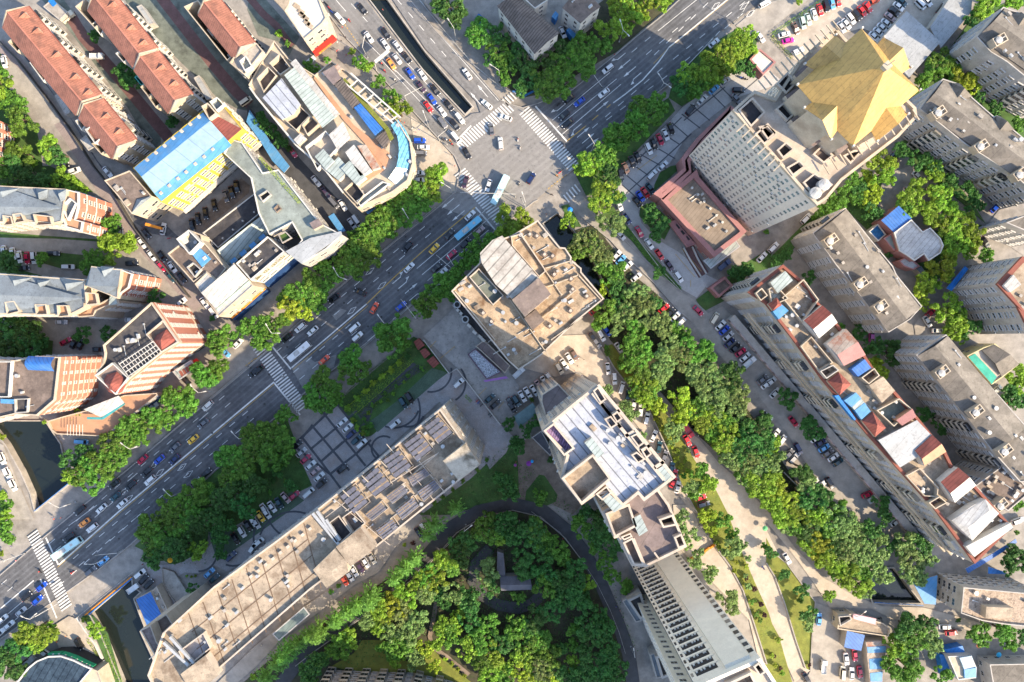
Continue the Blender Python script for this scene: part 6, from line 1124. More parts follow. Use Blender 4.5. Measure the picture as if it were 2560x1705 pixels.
T('21', '40 20 75,1240 40 95,1310 10 85,870 180 125,960 270 105,840 280 100,610 370 115,560 470 110,690 450 110,520 560 90,640 570 90,740 520 75,270 700 82,100 860 115,210 920 110,60 990 115,250 980 95,110 1090 100,230 1070 80,200 1200 62 d,160 1300 52 d,330 1320 62 d,130 1395 36,270 1290 32,850 620 55 y,930 530 50 y,1010 460 52 Y,1080 400 52 Y,1160 330 52 Y,1240 270 52 Y,1320 200 50 Y,1400 140 48 d,900 720 48 y,930 800 46 y,1000 790 46,1050 790 44,980 860 44 y,1030 860 42,1220 540 32,1185 490 32,1070 590 32,1295 410 30,1400 325 36,1525 255 42,1360 385 28 y,1260 480 28 y,1145 560 28 y,1030 660 30 y,1005 720 34,1645 1495 36,1720 1440 36,1810 1370 34,1905 1290 34,2040 1190 34,2115 1095 32,2330 760 60 d,2260 1250 80 d,2340 1400 90 d')
T('22', '1100 80 115,1080 180 95,1200 110 110,1200 210 100,1150 330 100,1230 410 100 y,1120 430 85,1200 490 100 y,1330 310 90 l,1350 390 80 l,1450 80 120 l,1530 150 115 l,1420 180 110 l,1650 70 115,1750 110 110,1760 260 105 l,1840 310 105 l,1900 410 95 l,1780 410 115 l,1650 330 95 l,2010 330 115 d,2050 440 110 l,2090 550 105 l,2080 650 95 l,1850 510 105 l,1900 590 105 l,1960 520 95 l,1540 540 105 Y,1620 640 115 Y,1520 650 90 Y,1720 650 105,1830 690 105 y,1750 770 105 y,1850 820 95,1950 880 130 y,1880 960 105 y,1980 980 100 y,2060 910 85,2100 1020 110 d,2200 860 120 d,2260 750 115 d,2310 890 100 d,2190 1000 110 d,2290 1020 110 d,2050 1090 110 l,2150 1140 115 l,2250 1180 110 l,2130 1240 95,2300 1270 115 y,2240 1350 110 y,2340 1390 115 y,2200 1310 85,2330 1490 95 y,1500 800 90 l,1490 880 70 l,1330 590 80 Y,1270 560 75 y,1720 1190 85,1780 1290 95 y,1640 1310 85 l,1690 1380 72,990 220 50,870 110 48,860 60 40,880 450 58 l,1040 610 75 l,1100 710 72 l,1200 870 52 l,120 830 62 d,200 740 62 d,40 950 85 d,350 1090 52 d,230 1490 72,1340 720 44 Y,1390 800 44 Y,1440 890 46 Y,1470 960 46 Y,1530 1010 44 y,1510 1090 44 Y,1590 1100 42 y,1550 1160 44 Y,1620 1200 44 y,1570 1250 46,1620 1020 38 l,180 540 36')
T('23', '20 900 85 y,50 1000 85 y,70 1120 95 l,30 1290 90 y,110 1380 105 Y,210 1470 105 Y,60 1470 105 y,320 1170 110 d,330 1270 95 l,400 1480 115 d,490 1430 95 d,300 1540 95 d,650 1540 82,180 530 95 d,420 790 105 d,350 740 60 d,1040 270 90 Y,980 200 72 Y,1100 110 115 d,1040 70 90 d,900 60 72 d,1430 680 82 d,1570 790 72 d,2290 330 95 y,2280 420 85 y,2250 490 92 d,2320 550 85 d,2290 1490 62,1030 1510 85 d')
T('30', '70 170 95,40 70 85 y,90 250 60,330 1080 115 y,410 1150 110 y,250 1160 100 y,300 1240 90 y,460 1090 70 y,150 1280 105 d,60 1400 120 d,160 1420 105 d,1400 160 115,1490 90 110,1610 60 120,1700 160 100,1540 220 110,1400 290 110,1560 350 120 d,1440 400 100 d,1680 330 120 d,1820 350 82 y,1850 100 110 d,1960 80 100 d,2080 130 80 d,2000 170 82 d,2030 270 72 d,2040 380 62 d,1770 730 60 d,880 1090 72 y,780 990 44 y,20 390 44 y,1910 730 30,1720 590 22 y,1760 600 22 y,1800 600 22 y,2330 1530 52 y')
T('31', '1880 50 78 c,1690 170 95 c,1600 240 75 c,1420 410 95 c,1320 460 95 c,1210 550 95 c,1010 730 115 c,900 820 95 c,820 890 92 c,720 980 95 c,570 1080 105 c,490 1150 82 c,400 1220 85 c,290 1300 105 c,200 1390 95 c,90 1520 95 c,1370 310 32 y,1440 300 36 m,680 740 38,755 685 38,1700 480 120 y,1560 560 110,1640 640 110 y,1480 660 105 y,1560 760 110 l,1370 750 110 y,1250 820 110 Y,1160 900 105 y,1330 900 115 l,1060 1010 95 l,1120 1080 80 y,1230 960 100 y,1240 1110 90 l,1480 1010 105 l,1420 1120 100 l,1210 1220 90,1290 1280 100,1290 1350 80 y,1440 1360 90 l,1430 1250 90,1560 1270 80 Y,1800 770 95 l,1740 860 60 d,1870 920 70 y,1720 1080 95 y,1700 1180 90 y,1800 1140 100,1860 1080 95 y,1990 980 110 d,2130 1050 115,2100 1180 110,1960 1260 100 y,2180 1310 110 y,2080 1400 110,2280 1220 110 d,2310 1400 90 y,2160 1490 110 y,2330 1540 100,2200 1560 80,1960 850 100 d,2030 720 85 d,2130 760 90 d,2110 540 110 l,1950 420 110 d,1800 480 100,2080 120 115,2230 70 115 d,2150 240 115,2290 250 85 y,1980 250 100 d,1850 330 90 d,2310 120 90 d,790 1230 100,880 1160 90 y,700 1290 80,530 1430 100 d,600 1360 85 d,440 1500 100 d,1690 760 70 d,1640 1430 60 Y,1740 1360 34 Y,1800 1410 34 Y,1860 1460 34 Y,1920 1510 34 Y')
T('32', '60 120 115 d,180 180 110,300 120 110 d,60 250 110 d,240 240 95,360 270 85,400 340 95,300 380 100 d,480 440 85,70 460 110 d,120 560 80 d,290 580 110 d,300 680 115,470 620 115 d,590 530 110 d,560 700 100 d,580 850 125 d,690 660 70 y,480 780 100 d,640 800 80 d,60 780 60,350 920 110 d,200 960 110 d,60 960 90,60 1100 115,180 1080 100 d,270 1180 110,150 1260 110,330 1350 105,90 1360 100 y,240 1450 110 l,90 1500 110 Y,330 1530 90 Y,180 1540 90 y,550 1060 72,550 1230 62,545 1400 70 y,700 1030 110 d,830 960 90 d,820 1090 110 d,920 1120 85 d,720 1180 110 d,860 1250 100 d,980 1290 100 d,720 1330 115 d,850 1400 110 d,1000 1440 100 d,640 1500 100 d,760 1540 100 d,920 1550 100 d,450 1290 70 d,430 1480 90 d,530 1560 80 d,760 60 110 d,690 30 80 d,860 150 100 d,870 270 95 d,980 310 70 d,900 400 70 d,520 140 80,610 230 75,725 340 68,790 490 75,860 610 78,1050 680 72,770 260 85 d,1560 90 90 l,1620 240 95 l,1710 440 80 l,1840 580 75 l,1980 840 105 l,1790 50 70 Y,1840 60 60 y,1950 80 72,1830 160 60 Y,2050 180 60,2100 300 100 l,2030 360 60 l,1890 290 40 y,1910 340 40 y,1980 410 38 Y,2060 470 36 Y,2050 550 36 Y,2150 500 40 Y,2160 440 50 l,2140 590 40 l,2170 690 52 l,2210 820 48,2240 940 46,2280 1000 40,2160 620 36 m,2230 720 40 m,2290 860 42 m,2320 960 38 m,2320 330 50')
T('33', '60 60 115 y,180 60 110 y,300 20 110 y,480 40 110 y,160 150 90 l,350 160 110 d,270 260 80 l,430 300 115 Y,350 350 95 y,480 420 110 y,420 460 85 l,620 100 130 l,760 130 110 l,700 240 110 l,560 230 90 d,820 230 85 l,640 330 105 d,740 360 110 l,850 330 110 l,700 460 90 l,820 460 95 l,920 180 100 d,950 360 100 l,1050 240 75 l,1000 440 100 l,1060 560 95 l,920 480 80 l,600 600 100 y,720 640 105 y,830 680 105 y,620 700 60 y,920 750 58 l,540 530 70 y,1260 280 100 l,1390 330 100 d,1300 430 110 l,1440 440 95 l,1290 560 95 l,1420 580 95 l,1180 330 75 d,1060 60 70 d,130 560 60 d,310 730 62 d,290 820 52,370 930 70 d,350 1030 72 l,30 370 58 d,1300 1080 120 d,1430 1050 110 d,1330 1190 120,1480 1160 80 l,1500 1230 90 l,1270 1280 95,1190 1310 90 y,1120 1180 60 y,1130 1400 80,1280 1430 110,1340 1520 95,1160 1520 90,1600 1520 85,1930 1120 95,1970 1190 70,1750 1000 40 d,2180 1110 105,2210 1200 85,2330 1160 80 d,2290 430 120 d,2200 500 80 d,2230 310 40,380 1415 28 m,100 1170 52 y,30 1330 40 Y,60 1420 40 Y,60 1340 30 m,110 1440 30 m,130 1500 40 y,2290 200 40')
T('11', '1200 450 100,1060 650 100,960 730 100,860 830 100,700 900 95,600 1060 100,380 1150 100,1330 330 100,1420 300 100,1160 540 100,1540 250 100,2130 740 90,1960 840 90,1690 1100 80')
T('20', '1500 720 95,1250 880 95,1070 1000 100,940 1080 100,1180 860 100,1590 560 95')
T('02', '380 730 110,520 690 105,600 540 105,1060 1200 95,1150 1080 95,1300 1010 95,880 1400 90,780 1460 90,1700 760 100,1830 600 110 y,1950 540 105 y,2040 440 105 y')
T('22', '1160 160 105,1270 470 95,1390 280 95 l,1580 110 105 l,1700 300 95 l,1800 600 95 l,1880 700 95,2000 760 95,2000 1000 95,2120 920 95 d,2250 960 95 d,2200 1080 95 l,2180 1240 95 l,2280 1340 100 y')
T('33', '230 130 100,540 130 100,390 260 95 l,560 360 95,780 300 95 l,660 540 95,770 560 95,880 580 90')
# ---------------------------------------------------------------- labels that single things out
ORD = ['first', 'second', 'third', 'fourth', 'fifth', 'sixth', 'seventh', 'eighth', 'ninth', 'tenth', 'eleventh', 'twelfth', 'thirteenth', 'fourteenth', 'fifteenth', 'sixteenth', 'seventeenth', 'eighteenth', 'nineteenth', 'twentieth', 'twenty-first', 'twenty-second', 'twenty-third', 'twenty-fourth', 'twenty-fifth']
NUM = ['zero', 'one', 'two', 'three', 'four', 'five', 'six', 'seven', 'eight', 'nine', 'ten', 'eleven', 'twelve', 'thirteen', 'fourteen', 'fifteen', 'sixteen', 'seventeen', 'eighteen', 'nineteen', 'twenty', 'twenty-one', 'twenty-two', 'twenty-three', 'twenty-four', 'twenty-five']
def label_all(items, near=60):
    _label(items, near)
    for it in items: trim(it['o'])
def _label(items, near):
    """items: dicts with noun, plural, zone, x, y (photo pixels), o"""
    by = {}
    for it in items: by.setdefault((it['noun'], it['zone']), []).append(it)
    for (noun, zone), g in by.items():
        if len(g) == 1: g[0]['o']['label'] = noun + ' ' + zone; continue
        cand = {}
        for it in g:
            best = None
            for q in items:
                if q is it or q['zone'] != zone or q['noun'] == noun: continue
                d = math.hypot(q['x'] - it['x'], q['y'] - it['y'])
                if d < near and len(by[(q['noun'], zone)]) == 1 and (best is None or d < best[0]): best = (d, q['noun'])
            it['nb'] = best[1] if best else None
            if best: cand[best[1]] = cand.get(best[1], 0) + 1
        xs = [it['x'] for it in g]; ys = [it['y'] for it in g]; horiz = max(xs) - min(xs) >= .6 * (max(ys) - min(ys))
        g.sort(key=lambda t: t['x'] if horiz else t['y']); n = len(g)
        for k, it in enumerate(g):
            if it['nb'] and cand[it['nb']] == 1 and len((noun + ' ' + zone + ' ' + it['nb']).split()) < 14: it['o']['label'] = '%s next to the %s %s' % (noun, it['nb'], zone)
            else:
                e = ('leftmost', 'rightmost', 'from the left') if horiz else ('topmost', 'lowest', 'from the top')
                if k == 0: it['o']['label'] = '%s %s %s' % (e[0], noun, zone)
                elif k == n - 1: it['o']['label'] = '%s %s %s' % (e[1], noun, zone)
                else: it['o']['label'] = '%s %s %s %s' % (ORD[min(k, 24)], noun, e[2], zone)
def trim(o):
    w = o['label'].split()
    for x in ('the', 'the', 'of', 'saloon', 'the', 'and'):
        if len(w) > 16 and x in w[1:]: w.pop(len(w) - 1 - w[::-1].index(x))
    o['label'] = ' '.join(w[:16])
# ---------------------------------------------------------------- plant the trees
ANCH = [(60, 230, 'beside the left path'), (330, 190, 'between the red roofed rows'), (100, 400, 'above the slate roofed flats'), (270, 580, 'at the corner of the slate roofed flats'), (60, 590, 'between the two rows of slate roofed flats'), (70, 790, 'beyond the hotel wing at the left edge'), (530, 750, 'at the foot of the grey courtyard block'), (600, 440, 'along the back lane by the blue strip'), (700, 120, 'beside the cluttered roof block'), (860, 190, 'on the pavement by the queue of cars'), (1000, 410, 'at the left corner of the crossing'), (900, 490, 'on the avenue pavement below the cluttered roofs'), (750, 620, 'on the avenue pavement below the grey courtyard block'), (680, 690, 'on the avenue pavement by the white sign wall'), (600, 760, 'on the pavement near the zebra crossing'), (480, 860, 'on the pavement in front of the brick hotel'), (330, 950, 'on the pavement below the terrace restaurant'), (210, 1060, 'on the pavement beside the pond'), (1040, 30, 'at the top edge beside the north road'), (1130, 110, 'below the old houses near the north road'), (1210, 60, 'around the old houses'), (1300, 150, 'at the top corner of the crossing'), (1440, 30, 'at the top edge beside the wide road'), (1650, 130, 'between the wide road and the guard house'), (1470, 270, 'along the forecourt of the golden tower'), (1380, 390, 'at the right corner of the crossing'), (1180, 520, 'at the upper corner of the beige office block'), (1080, 620, 'beside the upper left side of the beige office block'), (990, 690, 'below the beige office block on the avenue'), (900, 770, 'on the avenue pavement by the hedge garden'), (770, 850, 'beside the zebra crossing'), (860, 900, 'in the hedge garden by the plaza'), (960, 850, 'in the dark bed by the plaza'), (590, 1030, 'on the avenue above the tiled plaza'), (430, 1150, 'in the grove beside the avenue'), (380, 1220, 'in the round bed beside the avenue'), (640, 1110, 'in the shaded garden by the parked row'), (560, 1190, 'behind the parked row'), (30, 1080, 'left of the pond'), (30, 1210, 'by the bridge at the left edge'), (90, 1480, 'at the bottom left corner'), (250, 1440, 'on the bank of the dark water'), (460, 1330, 'by the ramp of the long slab'), (720, 1500, 'in the conifer row by the lower lane'), (850, 1380, 'in the conifer row beside the service lane'), (960, 1260, 'at the upper end of the conifer row'), (1000, 1330, 'on the upper slope of the park'), (900, 1420, 'on the left slope of the park'), (820, 1510, 'below the curved lane in the park'), (1000, 1480, 'near the bottom lawn of the park'), (1100, 1230, 'at the top of the park'), (1100, 1400, 'in the middle of the park'), (1180, 1500, 'at the bottom of the park'), (1220, 1230, 'by the bend of the curved lane'), (1260, 1380, 'below the park pavilion'), (1330, 1290, 'inside the bend of the curved lane'), (1340, 1500, 'along the lower curved lane'), (1420, 1230, 'between the curved lane and the brown roofed tower'), (1460, 1400, 'by the porch blocks of the stepped tower'), (1200, 1050, 'in the courtyard by the slab end'), (1240, 980, 'beside the silver roofed tower'), (1480, 900, 'in the strip beside the car row'), (1560, 1010, 'in the planted strip right of the silver roof'), (1590, 1090, 'at the lower end of the car row'), (1640, 1240, 'on the paved walk beside the brown roofed tower'), (1700, 1180, 'in the planted strip by the cream road'), (1720, 1350, 'in the planted strip left of the cream walk'), (1750, 1500, 'in the lower planted strip'), (1370, 560, 'beside the dark canal'), (1420, 680, 'in the upper tree belt by the canal'), (1440, 780, 'in the tree belt right of the beige block'), (1520, 800, 'in the tree belt by the concrete lane'), (1600, 860, 'in the middle of the tree belt'), (1560, 950, 'in the bright part of the tree belt'), (1680, 920, 'on the right side of the tree belt'), (1720, 1010, 'by the small pool in the tree belt'), (1760, 1120, 'in the lower tree belt by the cream road'), (1850, 1180, 'in the lower tree belt by the parked cars'), (1870, 1270, 'in the tree belt near the parked white car'), (1960, 1290, 'in the tree belt above the grey pond'), (2060, 1290, 'right of the grey pond'), (1970, 1350, 'at the lower tip of the tree belt'), (1840, 1320, 'on the sunny lawn by the cream road'), (1500, 510, 'by the mauve annex'), (1700, 620, 'by the small gatehouse'), (1930, 430, 'below the golden tower'), (2010, 390, 'on the green slope right of the golden tower'), (2150, 180, 'between the upper right blocks'), (2280, 20, 'in the top right corner'), (2150, 360, 'below the block with hipped dormers'), (2150, 470, 'above the white club house'), (2210, 510, 'right of the white club house'), (2150, 620, 'below the white club house'), (2180, 720, 'by the red trimmed tower'), (2010, 830, 'between the long block and its neighbour'), (2100, 950, 'in the lane behind the long block'), (2320, 880, 'by the pool house'), (1810, 880, 'at the foot of the long block'), (1850, 1000, 'under the long block'), (2330, 1180, 'at the right edge below the long grey block'), (2330, 1300, 'behind the rubble roof'), (2100, 1470, 'beside the striped shed'), (2250, 1450, 'below the rubble roof'), (2150, 1540, 'at the bottom edge right of the striped shed')]
def zone_of(x, y):
    x, y = x / 1.0875, y / 1.0875; return min(ANCH, key=lambda a: (a[0] - x) ** 2 + (a[1] - y) ** 2)[2]
TREES.sort(key=lambda t: -t[3]); NT = 0; its = []; rest = []
CLEAR = [(pts(q), w) for q, w in (('d 650 1568 700 1500 760 1450 900 1350 980 1280 1040 1210 1100 1175 1180 1158 1250 1175 1310 1225 1350 1280 1385 1350 1420 1430 1445 1500 1465 1640', 15), ('32 -200 340 -330 480 -360 640 -260 780 -120 860 60 890 180 850', 12), ('22 1640 850 1800 1010 1950 1200 2150 1420 2400 1720 2600 1900 2850 2170 3160 2400 3400 2480', 16), ('22 1300 800 1500 1300 1650 1560', 1), ('32 2060 40 2300 500 2480 920', 16), ('12 560 340 780 560 1420 1180 1700 1470', 18), ('31 1400 300 1150 560 560 960 0 1300', 16))]
def clear_of_paths(px, py, r):
    for pl, w in CLEAR:
        best = None
        for a, c in zip(pl, pl[1:]):
            a, c, p = Vector(a), Vector(c), Vector((px, py)); t = max(0, min(1, (p - a).dot(c - a) / max(1, (c - a).length_squared))); q = a + (c - a) * t
            if best is None or (p - q).length < best[0]: best = ((p - q).length, q)
        d, q = best; need = w + r * .72
        if 0.5 < d < need: v = (Vector((px, py)) - q) / d; px, py = (q + v * need)
    return px, py
for t in TREES:
    tile, x, y, r, kd = t; px = int(tile[1]) * 640 + x / K; py = int(tile[0]) * 426 + y / K
    if px < -25 or px > 2585 or py < -25 or py > 1730: continue
    shrub = r < 58
    if not shrub: px, py = clear_of_paths(px, py, r / K * 1.15)
    hh = max(1.4, min(10.5, r * .092 + 1.0)) if not shrub else max(1.0, r * .05)
    if kd == 'c': hh = r * .11
    zc = hh * .62; p = W((px, py), zc); R_ = r / K * S * (H - zc) / H * (1.1 if shrub else 1.3 if 'avenue' in zone_of(px, py) else 1.2)
    if not shrub and NT >= 300: rest.append((p, R_, hh, kd)); continue
    sz = 'big' if r > 112 else 'medium' if r > 84 else 'small'
    word = WORD[kd] if not (shrub and kd in 'gy') else {'g': 'rounded green', 'y': 'rounded yellow green'}[kd]
    noun = ('%s %s %s' % (sz, word, 'tree')) if not shrub else '%s bush' % word
    o = thing('shrub' if shrub else 'tree', noun, 'bush' if shrub else 'tree', (p.x, p.y, 0), 'bushes and low planting' if shrub else 'trees of the streets, gardens and park', R.uniform(0, 6.28))
    me = R.choice(CONES if kd == 'c' else SHRUBS if shrub else CROWNS)
    c = link('crown', me, o, (0, 0, zc)); c.scale = (R_, R_ * R.uniform(.9, 1.08), R_ * (R.uniform(.8, 1.0) if kd != 'c' else 1.5) if not shrub else hh * .6); c.rotation_euler = (0, 0, R.uniform(0, 6.28))
    c.material_slots[0].link = 'OBJECT'; c.material_slots[0].material = LM[kd]
    if not shrub:
        NT += 1; tk = link('trunk', trunk_mesh(R.randint(0, 3)), o); s = hh * .95; tk.scale = (min(s, R_ * 1.6), min(s, R_ * 1.6), s)
    its.append(dict(noun=noun, plural=noun + ('es' if shrub else 's'), zone=zone_of(px, py), x=px, y=py, o=o))
label_all(its, 45)
def leaves(name, regions, mat, dens, leaf, seed, label=None, cat=None, kind=None, group=None):
    """leafy mass: regions of (xy ring or None, sampler)"""
    rr = random.Random(seed); vs = []; fs = []
    for smp, n in regions:
        for _ in range(n):
            p = smp(rr); nrm = Vector((rr.gauss(0, .7), rr.gauss(0, .7), 1)).normalized(); t = nrm.orthogonal().normalized(); t.rotate(Matrix.Rotation(rr.uniform(0, 6.28), 3, nrm)); w = nrm.cross(t); s = leaf * rr.uniform(.6, 1.2)
            k = len(vs); vs += [p - t * s, p + w * s * .55, p + t * s, p - w * s * .55]; fs.append((k, k + 1, k + 2, k + 3))
    me = mesh(name, vs, fs, mat); tn = []
    for k in range(len(fs)): tn += [rr.gauss(.45, .2)] * 4
    me.attributes.new('tone', 'FLOAT', 'POINT').data.foreach_set('value', tn); return tag(link(name, me), label, cat, group, kind)
if rest:
    # smaller trees past the count: real lobed crowns of leaves, gathered in one understorey
    rr = random.Random(5); vs, fs, ix, tn = [], [], [], []; kinds = sorted({q[3] for q in rest})
    for p, R_, hh, kd in rest:
        me = rr.choice(CONES if kd == 'c' else CROWNS); a = rr.uniform(0, 6.28); ca, sa = math.cos(a) * R_, math.sin(a) * R_; co = [v.co for v in me.vertices]; tv = me.attributes['tone'].data; zz = hh * .62
        for f in me.polygons:
            if rr.random() > .36: continue
            b = len(vs); q = [co[v] for v in f.vertices]; c = sum(q, Vector()) / 4
            for v in q: w = c + (v - c) * 1.55; vs.append((p.x + w.x * ca - w.y * sa, p.y + w.x * sa + w.y * ca, max(.2, zz + w.z * R_ * .9)))
            fs.append((b, b + 1, b + 2, b + 3)); ix.append(kinds.index(kd)); tn += [tv[f.vertices[0]].value] * 4
    me = mesh('understorey', vs, fs, [LM[k] for k in kinds], ix); me.attributes.new('tone', 'FLOAT', 'POINT').data.foreach_set('value', tn)
    tag(link('understorey', me), 'smaller leafy trees filling the gaps between the larger trees', 'understorey', None, 'stuff'); print('REST', len(rest))
def ground_cover(s, mat, per, hgt, seed, leaf=.22):
    P = [p.xy for p in poly(s)]; xs = [p[0] for p in P]; ys = [p[1] for p in P]; A = abs(area(P))
    def smp(rr):
        while 1:
            q = (rr.uniform(min(xs), max(xs)), rr.uniform(min(ys), max(ys)))
            if inside(q, P): return Vector((*q, rr.uniform(.1, hgt)))
    leaves('ground_cover', [(smp, int(A * per))], mat, 0, leaf, seed, 'low leafy ground cover', 'ground cover', 'stuff')
ground_cover('d 790 1450 930 1360 1010 1290 1070 1225 1110 1200 1180 1185 1235 1200 1290 1245 1325 1300 1360 1370 1395 1440 1420 1510 1440 1568 1100 1568 1130 1480 1000 1450 900 1500 780 1568', LM['d'], 1.3, 1.2, 61, .34)
ground_cover('d 1110 1130 1180 1060 1230 1080 1260 1130 1300 1150 1390 1230 1430 1400 1470 1500 1450 1480 1400 1340 1365 1265 1320 1205 1255 1155 1190 1138 1110 1150', LM['d'], 1.5, 1.4, 67, .3)  # dark leaf layer added to deepen the shade between lane and towers
ground_cover('21 1500 1600 2060 1130 2170 1030 2400 900 2420 1400 2100 1490 1800 1590', LM['d'], 1.5, .9, 68, .26)  # dark leaf layer added so this garden reads as shaded
ground_cover('12 560 560 760 500 960 760 1140 980 1380 1180 1560 1440 1780 1700 2100 2100 2500 2700 2800 3140 3100 3400 3000 3600 2400 3000 1700 2430 1300 1960 900 1560 780 1280 960 1240', LM['d'], 1.6, 2.4, 62, .34)
ground_cover('d 320 1250 500 1090 670 990 692 1050 715 1110 580 1203 482 1220 475 1294 400 1298', LM['d'], 1.5, 1.0, 63, .28)
ground_cover('22 830 60 920 30 1060 230 1350 560 1500 800 1700 1130 1880 1380 1990 1600 2120 1960 2250 2260 2360 2500 2340 2860 2120 2260 2010 2060 1750 1690 1700 1580 1560 1330 1430 1000 1260 640 1100 450 940 250', LM['Y'], 2.0, .5, 64, .2)
ground_cover('21 760 580 1450 -20 1540 60 960 860 850 700', LM['y'], 1.2, .5, 65, .2)
ground_cover('13 400 420 700 160 900 40 1060 60 1000 300 1040 400 920 560 700 340 540 420', LM['g'], 1.6, 1.0, 66, .26)
def hedge(s, w, h, label, mat='g', dens=34):
    pl = poly(s); reg = []
    for a, c in zip(pl, pl[1:]):
        def smp(rr, a=a, c=c):
            q = a.lerp(c, rr.random()); n = Vector(((c - a).y, -(c - a).x, 0)).normalized(); side = rr.random()
            if side < .5: return q + n * rr.uniform(-w / 2, w / 2) + Vector((0, 0, h + rr.gauss(0, .06)))
            return q + n * (w / 2 * rr.choice((-1, 1)) + rr.gauss(0, .06)) + Vector((0, 0, rr.uniform(.05, h)))
        reg.append((smp, int((c - a).length * dens)))
    o = leaves('hedge', reg, LM[mat], 0, .17, 9, label, 'hedge', None, 'clipped hedges'); return o
hedge('03 25 330 500 8', 1.3, 1.1, 'long clipped hedge on the road side of the car park by the golden tower', 'y'); hedge('03 25 340 215 540', 1.2, 1.1, 'short clipped hedge at the left end of the car park by the golden tower', 'y')
hedge('12 880 370 960 420 1240 790 1340 920 1440 1000', 1.3, 1.0, 'narrow hedge between the concrete lane and the row of parked cars'); hedge('12 1440 1000 1550 1090', 1.0, .9, 'short hedge piece at the lower end of the lane side parking row', 'd')
hedge('21 880 640 1130 420 1420 150', 4.0, 1.3, 'wide yellow green hedge strip in the sunken garden beside the plaza', 'Y', 60); hedge('21 800 560 1080 310 1460 10', 3.2, 1.5, 'wide dark green hedge strip between the avenue and the sunken garden', 'd', 55); hedge('21 960 690 1200 480 1500 240', 2.2, 1.0, 'mid green hedge strip along the dark shaded soil bed beside the plaza', 'g', 50); hedge('21 1925 500 1980 560', .9, .8, 'small rectangular hedge on the plaza beside the slab', 'y'); hedge('13 200 680 60 780 -60 880', 1.4, 1.1, 'dark hedge below the tower yard beside the grey blocks', 'd')
hedge('11 195 0 540 390', .9, .8, 'planted edge strip on the green roof terrace', 'Y').location.z = 17.3
hedge('30 960 1130 1030 1360 1120 1568', 1.5, .8, 'green creeper strip on the white wall beside the dark water', 'y'); hedge('30 810 1170 880 1280 960 1450', .9, .7, 'narrow planted strip inside the white wall at the bottom left', 'Y')
def wall_thing(s, w, h, label, mat, name='wall'):
    l, r = ribbon(poly(s), w); m = MB()
    for k in range(len(l) - 1): m.prism([r[k], r[k + 1], l[k + 1], l[k]], 0, h)
    return tag(m.build(name, mat), label, name.replace('_', ' '))
def fence(s, h, label, mat=METAL, step=2.4, rails=3):
    pl = poly(s); c = pl[0]; t = thing('fence', label, 'fence', c); pm = MB(); pm.tube((0, 0, 0), (0, 0, h), .07, 5); pme = mesh('post', pm.v, pm.f, [mat]); rl = MB(); cnt = 0; far = MB()
    for a, q in zip(pl, pl[1:]):
        n = max(1, int((q - a).length / step))
        for k in range(n):
            p = a.lerp(q, k / n); cnt += 1
            if cnt <= 60: link('post', pme, t, p - c)
            else: far.tube(p, p + Vector((0, 0, h)), .07, 5)
        for k in range(rails):
            z = Vector((0, 0, h * (k + 1) / rails - .05)); rl.tube(a + z, q + z, .05, 4)
    rl.build('rail', mat, t)
    if far.v: tag(far.build('post', mat, t), kind='stuff')
DKM = M('dark_fence_metal', (.05, .05, .05))
wall_thing('00 0 380 180 560 420 870 650 1180 880 1540 1010 1700 1230 2060 1440 2350 1640 2590 1760 2740', .3, 2.2, 'long dark boundary wall between the tiled path and the side street', M('dark_wall', (.09, .085, .08)))
wall_thing('21 1545 -10 1780 300 1850 255', .25, 2.0, 'pale boundary wall between the garden and the car park by the beige block', WHITE); wall_thing('21 1850 255 2250 770 2330 720', .25, 2.0, 'pale boundary wall between the plaza and the parked cars beside the slab', WHITE)
wall_thing('30 720 970 800 1090 880 1200 1060 1568', .5, 1.2, 'white bank wall beside the dark water at the bottom left', WHITE); wall_thing('23 130 1200 290 1360', .25, 1.8, 'thin pale wall between the tree belt and the parked cars', WHITE)
fence('30 700 985 1225 560', 1.1, 'bridge railing with an orange and blue band over the dark water', METAL); wall_thing('30 790 950 1215 600', .35, .8, 'orange painted beam along the bridge edge', ORANGES, 'bridge_beam'); wall_thing('30 825 945 1222 612', .35, .7, 'bright blue painted beam along the bridge edge', BLUES, 'bridge_beam')
fence('20 330 1560 640 1308', 1.1, 'blue bridge railing on the pond side of the avenue', BLUES); fence('33 970 830 1420 862', 1.1, 'blue railing along the cream road at the grey pond', BLUES)
fence('12 285 490 415 392', 1.1, 'white railing at the head of the dark canal beside the beige block', WHITE); fence('02 5 850 120 890 240 830', 2.4, 'billboard hoarding on the corner garden by the crossing', BLUES, rails=6)
fence('s 625 914 750 805 874 695 990 600 1090 518', 1.0, 'low grey guard rail along the avenue kerb below the grey courtyard block', METAL, 3); fence('s 325 1170 470 1044 620 917', 1.0, 'low grey guard rail along the avenue kerb by the hotel', METAL, 3); fence('s 1047 748 933 848 897 878', 1.0, 'low grey guard rail along the avenue kerb by the hedge garden', METAL, 3)
fence('s 1345 260 1432 226 1476 190 1535 142 1592 93 1660 38', 1.0, 'low grey guard rail along the wide road by the old houses', METAL, 3); fence('01 1500 0 1700 250 2000 600 2300 850', 1.2, 'grey railing along the north road pavement by the trees', METAL, 3)
fence('02 1000 1560 1480 1080 1560 990 1880 760', 1.0, 'low railing with white globes along the tower forecourt', DKM, 3); fence('31 870 1040 1120 840 1500 540 1900 190', 1.0, 'pale railing along the upper side of the curved lane', METAL, 3); fence('32 180 0 440 190 640 440 780 660 900 900 980 1100 1040 1300', 1.0, 'pale railing along the inner side of the curved lane', METAL, 3)
fence('12 1100 560 1340 880 1560 1120', 1.1, 'railing with white lamps behind the lane side parking row', WHITE, 3)
